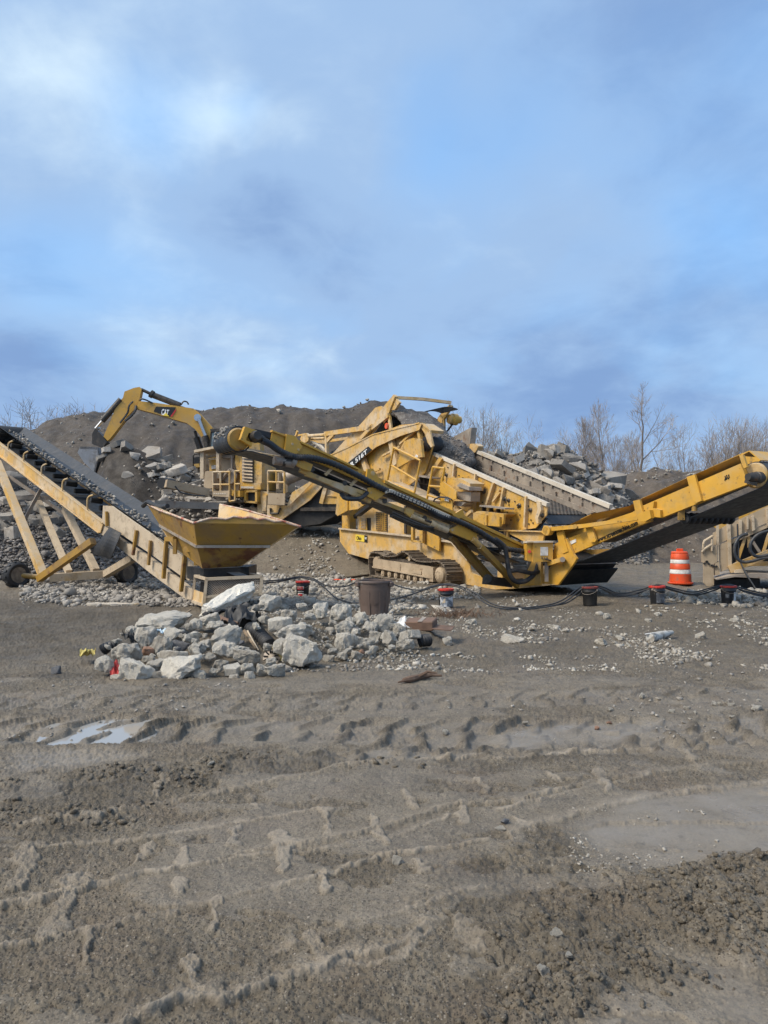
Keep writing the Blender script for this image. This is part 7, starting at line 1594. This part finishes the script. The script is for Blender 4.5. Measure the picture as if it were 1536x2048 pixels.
p = heap_pts(D_mound, 1300, (-30, 8), (34, 52), 44)
scatter('mound_stones', p, rr.gamma(1.1, .026, len(p))+.015, M['pebble_pale'], 'pale stones showing in the long dark spoil mound', 'stones', seed=14)
p = heap_pts(D_berm, 2200, (7, 32), (31, 42), 45, lambda x, y: np.clip(.4+1.5*fbm(x*.4, y*.4, 3, 312), 0, 1))
scatter('berm_stones', p, rr.gamma(1.3, .03, len(p))+.015, M['pebble_pale'], 'pale stones showing in the low earth berm at right', 'stones', seed=15)
# stones riding on the stacking belt
rs = random.Random(4); pts = []; sz = []
for k in range(360):
    t = rs.random(); o = .36+.18*rs.gauss(0, .5)+.05*math.sin(t*40); q = SB0.lerp(SB1, t*.97+.01)+C_.n*o-SBU*.165
    if math.sin(t*37)+rs.uniform(-1, 1) < -.7: continue
    s = rs.uniform(.02, .065); pts.append(q[:]); sz.append(s)
    if rs.random() < .5: pts.append((q+Vector((0, 0, s*.9)))[:]); sz.append(s*.9)
scatter('belt_stones', pts, sz, M['pebble'], 'crushed stone riding up the black belt of the stacking conveyor', 'gravel', seed=16)
pts = []; sz = []
pc = D_.at(478, 878, .06)
for k in range(70):
    a = rs.uniform(1.0, 3.3); o = rs.uniform(.05, .8); r0 = .25
    ax2 = (pc-D_.at(1045, 1108, .06)).normalized(); u2 = D_.n.cross(ax2); u2 = u2 if u2.z > 0 else -u2
    pts.append((pc+D_.n*o+ax2*math.cos(a-1.57)*r0+u2*math.sin(a-1.57+.2)*r0)[:]); sz.append(rs.uniform(.02, .05))
scatter('belt_stones', pts, sz, M['pebble'], 'stones clinging to the head pulley of the side conveyor', 'gravel', sink=.4, seed=17)
# fines pouring off the crusher conveyor on to the screen deck
def flow():
    P = [(S_.at(896, 905, 1.5), .80, .45), (S_.at(880, 880, 1.5), .60, .55)]
    pts = []; sz = []; r = random.Random(8)
    bm = bmesh.new(); bmesh.ops.create_icosphere(bm, subdivisions=4, radius=1.0)
    me = bpy.data.meshes.new('aggregate_heap')
    c = S_.at(893, 915, 1.52); sd = Vector((.5, -.866, -.34)).normalized()
    for v in bm.verts:
        q = v.co.copy(); n_ = 1+.22*mn.fractal(q*2.0, 1, 2, 5)+.06*mn.fractal(q*9, 1, 2, 3)
        v.co = (S_.n*q.y*.74+sd*q.x*1.05+Vector((0, 0, 1))*q.z*.62)*n_
    bm.to_mesh(me); bm.free(); me.polygons.foreach_set('use_smooth', [True]*len(me.polygons)); me.materials.append(M['aggregate'])
    o = bpy.data.objects.new('aggregate_heap', me); COL.objects.link(o); o.location = c; tag(o, 'dark crushed aggregate heaped at the top of the screen deck', 'aggregate', kind='stuff')
    for k in range(900):
        v = Vector((r.gauss(0, 1), r.gauss(0, 1), r.gauss(0, 1))).normalized(); pts.append((c+(S_.n*v.y*.76+sd*v.x*1.07+Z*v.z*.64)*1.02)[:]); sz.append(r.uniform(.012, .05))
    scatter('aggregate_stones', pts, sz, M['pebble_grey'], 'stones on the heap at the top of the screen deck', 'aggregate', sink=.4, seed=18)
    # stream from belt to heap
    me = bpy.data.meshes.new('falling_aggregate'); bm = bmesh.new(); n = 30; L = []
    for j in range(n):
        t = j/(n-1); row = []
        cen = Q_.at(822, 822, .8).lerp(S_.at(878, 895, 1.4), t); cen.z = Q_.at(822, 822, .8).z-.16-(Q_.at(822, 822, .8).z-S_.at(878, 895, 1.4).z)*t**1.5
        for i in range(22):
            a = 2*math.pi*i/22; wv = .78*(1-.1*t); th = .18+.25*t
            p_ = cen+Q_.n*math.cos(a)*wv+Vector((-.2, -.5, .6)).normalized()*math.sin(a)*th; p_ += Vector((1, 1, 1))*.10*mn.fractal(p_*3.0, 1, 2, 5); row.append(bm.verts.new(p_))
        L.append(row)
    for a, b in zip(L[:-1], L[1:]):
        for i in range(22): bm.faces.new((a[i], a[(i+1) % 22], b[(i+1) % 22], b[i]))
    bm.faces.new(L[0]); bm.faces.new(L[-1]); bmesh.ops.recalc_face_normals(bm, faces=bm.faces); bm.to_mesh(me); bm.free(); me.polygons.foreach_set('use_smooth', [True]*len(me.polygons)); me.materials.append(M['aggregate'])
    o = bpy.data.objects.new('falling_aggregate', me); COL.objects.link(o); tag(o, 'dark fines pouring off the crusher conveyor', 'aggregate', kind='stuff')
    # fines lying on the crusher belt
flow()
# ------------------------------------------------------------------ bare trees
def tree_proto(seed, height, spread, levels=5, trunk_r=.11, twist=.35, lean=0.0, multi=1, ang=(.35, .75), fork=.55):
    rs = random.Random(seed); tb = MB(); cb = MB()
    def grow(p, d, l, r, lev):
        n = 5 if lev < 2 else 3; P = [p]; rs_ = [r]; q = p.copy(); dd = d.copy()
        for i in range(n):
            dd = (dd+Vector((rs.gauss(0, 1), rs.gauss(0, 1), rs.gauss(0, .6)))*twist*.22+Vector((0, 0, .05+.018*lev))).normalized()
            q = q+dd*(l/n); P.append(q.copy()); rs_.append(r*(1-.45*(i+1)/n))
        (tb if lev < 2 else cb).tube(P, rs_, 6 if lev < 2 else 3, False)
        if lev >= levels: return
        m = rs.randint(3, 5) if lev < levels-1 else rs.randint(2, 4)
        for k in range(m):
            t = .28+.72*(k+rs.random())/m; i = min(n-1, int(t*n)); f = t*n-i; b = P[i].lerp(P[i+1], f)
            dirp = (P[i+1]-P[i]).normalized(); s = dirp.cross(Vector((rs.gauss(0, 1), rs.gauss(0, 1), rs.gauss(0, .5)))).normalized()
            a = rs.uniform(*ang); nd = (dirp*math.cos(a)+s*math.sin(a)*spread).normalized()
            grow(b, nd, l*rs.uniform(.38, .62)*(1.15-.45*t*(lev == 0)), max(rs_[i]*fork, .0065), lev+1)
        grow(P[-1], dd, l*.5, rs_[-1], lev+1)
    for k in range(multi):
        a = rs.uniform(0, 6.28); base = Vector((math.cos(a)*.25*(multi > 1), math.sin(a)*.25*(multi > 1), -.3)); grow(base, Vector((rs.gauss(0, .12)+lean+(.3*math.cos(a) if multi > 1 else 0), rs.gauss(0, .12)+(.3*math.sin(a) if multi > 1 else 0), 1)).normalized(), height*(.62 if multi == 1 else .55), trunk_r, 0)
    root = bpy.data.objects.new('bare_tree', None); COL.objects.link(root)
    root['h'] = max(v[2] for v in cb.v)
    tb.build('trunk', M['bark'], root); cb.build('crown', M['twig'], root); return root
PROT = [tree_proto(1, 8, 1.2, 5, .13, .35, 0, 1, (.45, .95)), tree_proto(2, 8, 1.0, 5, .10, .3, 0, 1, (.35, .8)), tree_proto(3, 7, 1.2, 4, .05, .35, 0, 4, (.4, .9)), tree_proto(4, 7, 1.2, 4, .045, .4, 0, 5, (.4, .9)), tree_proto(5, 8, 1.2, 5, .12, .45, .18, 1, (.45, .95)), tree_proto(6, 6, 1.1, 4, .04, .3, 0, 5, (.4, .85))]
TREES = [  # photo x, top y, distance, prototype, turn, label
 (108, 784, 58, 3, .3, 'bare tree beyond the left shoulder of the spoil mound'), (78, 796, 60, 2, 1.2, 'lower bare tree at the far left above the spoil mound'), (150, 797, 64, 5, 2.2, 'small bare tree right of the two left-hand ones'),
 (912, 797, 58, 5, .8, 'slim bare tree just right of the crusher conveyor head'), (978, 808, 56, 0, 2.0, 'rounded bare tree between the crusher head and the rubble pile'), (1000, 822, 60, 2, 4.0, 'bare shrubby tree behind the left end of the rubble pile'), (945, 830, 60, 3, .1, 'bare shrub low behind the hopper wing'),
 (1150, 832, 60, 1, .5, 'slender bare tree above the rubble pile peak'), (1125, 845, 62, 5, 1.7, 'small bare tree left of the slender one on the rubble skyline'), (1218, 790, 58, 1, 3.3, 'tall narrow bare tree left of the tallest one'), (1268, 768, 55, 0, 5.0, 'tallest bare tree, with spreading limbs, above the earth berm'), (1240, 850, 60, 3, .7, 'bare thicket tree at the foot of the tall pair'),
 (1295, 840, 58, 4, 2.8, 'leaning bare tree right of the tallest one'),
 (1370, 838, 58, 2, 1.1, 'bare multi-stemmed tree near the middle of the right-hand row'), (1405, 830, 57, 3, 4.4, 'dense bare tree standing over the raised conveyor'), (1440, 822, 56, 5, .4, 'highest bare tree of the right-hand row'), (1470, 835, 57, 2, 2.5, 'bare tree behind the conveyor head hood'), (1500, 842, 58, 3, 5.8, 'bare tree next to the right edge'), (1530, 828, 56, 1, 1.9, 'bare tree at the right edge'),
 (1275, 890, 64, 2, 1.4, 'bare shrub under the tallest tree'), (1090, 872, 62, 5, 1.0, 'bare shrub showing over the left of the rubble peak'), ]
used = set()
for px, top, d, k, rz, lab in TREES:
    o = PROT[k] if k not in used else copy_tree(PROT[k]); used.add(k)
    ztop = CH+(HZ-top)/F*d; z0 = 1.2; s = (ztop-z0)/PROT[k]['h']
    o.location = ((px-768)/F*d, d, z0); wd = 1.5 if px < 160 else .95; o.scale = (s*wd, s*wd, s); o.rotation_euler = (0, 0, rz)
    tag(o, lab, 'tree', 'bare winter trees along the skyline')
for o in PROT:
    if 'h' in o: pass
for o in list(bpy.data.objects):
    if 'h' in o: del o['h']
# the far thicket behind them, one mass
def thicket():
    m = MB(); rs = random.Random(3)
    for k in range(260):
        px = rs.uniform(1080, 1620); d = rs.uniform(62, 75); x = (px-768)/F*d; p = Vector((x, d, .8)); h = rs.uniform(2.0, 4.4)*(.8+.35*math.sin(px*.021)+.2*math.sin(px*.09))
        q = p+Vector((rs.gauss(0, .35), rs.gauss(0, .3), h)); mid = (p+q)/2+Vector((rs.gauss(0, .15), 0, 0)); m.tube([p, mid, q], [.022, .015, .006], 3, False)
        for j in range(3):
            t = rs.uniform(.4, .95); b = p.lerp(q, t); e = b+Vector((rs.gauss(0, .45), rs.gauss(0, .3), rs.uniform(.3, .9))); m.tube([b, e], [.011, .005], 3, False)
    tag(m.build('thicket', M['twig']), 'thin bare brushwood massed behind the right-hand trees', 'brush', kind='stuff')
thicket()
# ------------------------------------------------------------------ pieces of a part that do not touch become parts of their own
def split_parts(skip=('bolt', 'wire_mesh', 'screen_deck', 'tread', 'crown', 'trunk', 'hose_rib', 'faded_lettering', 'lettering', 'decal_lettering', 'sign_lettering', 'model_lettering', 'belt', 'crawler_track', 'grille_bars', 'belt_cleat', 'belt_groove', 'louvre', 'hose_bundle', 'teeth', 'return_roller', 'rubber_flap')):
    for o in list(bpy.data.objects):
        if o.type != 'MESH' or o.parent is None or o.name.split('.')[0] in skip or o.data.users > 1: continue
        me = o.data; n = len(me.vertices)
        if n > 6000: continue
        par = list(range(n))
        def find(a):
            while par[a] != a: par[a] = par[par[a]]; a = par[a]
            return a
        for e in me.edges: par[find(e.vertices[0])] = find(e.vertices[1])
        isl = {}
        for i in range(n): isl.setdefault(find(i), []).append(i)
        if len(isl) < 2: continue
        co = np.array([v.co[:] for v in me.vertices]); keys = list(isl); bb = [(co[isl[k]].min(0)-.03, co[isl[k]].max(0)+.03) for k in keys]
        g = list(range(len(keys)))
        def gf(a):
            while g[a] != a: a = g[a]
            return a
        for i in range(len(keys)):
            for j in range(i):
                if np.all(bb[i][0] <= bb[j][1]) and np.all(bb[j][0] <= bb[i][1]): g[gf(i)] = gf(j)
        cl = {}
        for i in range(len(keys)): cl.setdefault(gf(i), []).extend(isl[keys[i]])
        if len(cl) < 2 or len(cl) > 24: continue
        base = o.name.split('.')[0]
        for ci, (c, vi) in enumerate(cl.items()):
            if ci == 0: continue
            s = set(vi); bm = bmesh.new(); bm.from_mesh(me); bm.verts.ensure_lookup_table()
            bmesh.ops.delete(bm, geom=[v for v in bm.verts if v.index not in s], context='VERTS')
            m2 = bpy.data.meshes.new(base); bm.to_mesh(m2); bm.free(); m2.materials.append(me.materials[0])
            o2 = bpy.data.objects.new(base, m2); COL.objects.link(o2); o2.parent = o.parent; o2.location = o.location
        s = set(list(cl.values())[0]); bm = bmesh.new(); bm.from_mesh(me); bm.verts.ensure_lookup_table()
        bmesh.ops.delete(bm, geom=[v for v in bm.verts if v.index not in s], context='VERTS'); bm.to_mesh(me); bm.free()
split_parts()

for o in bpy.data.objects:
    if o.parent is None and o.type in ('MESH', 'EMPTY') and 'kind' not in o: o['kind'] = 'thing'
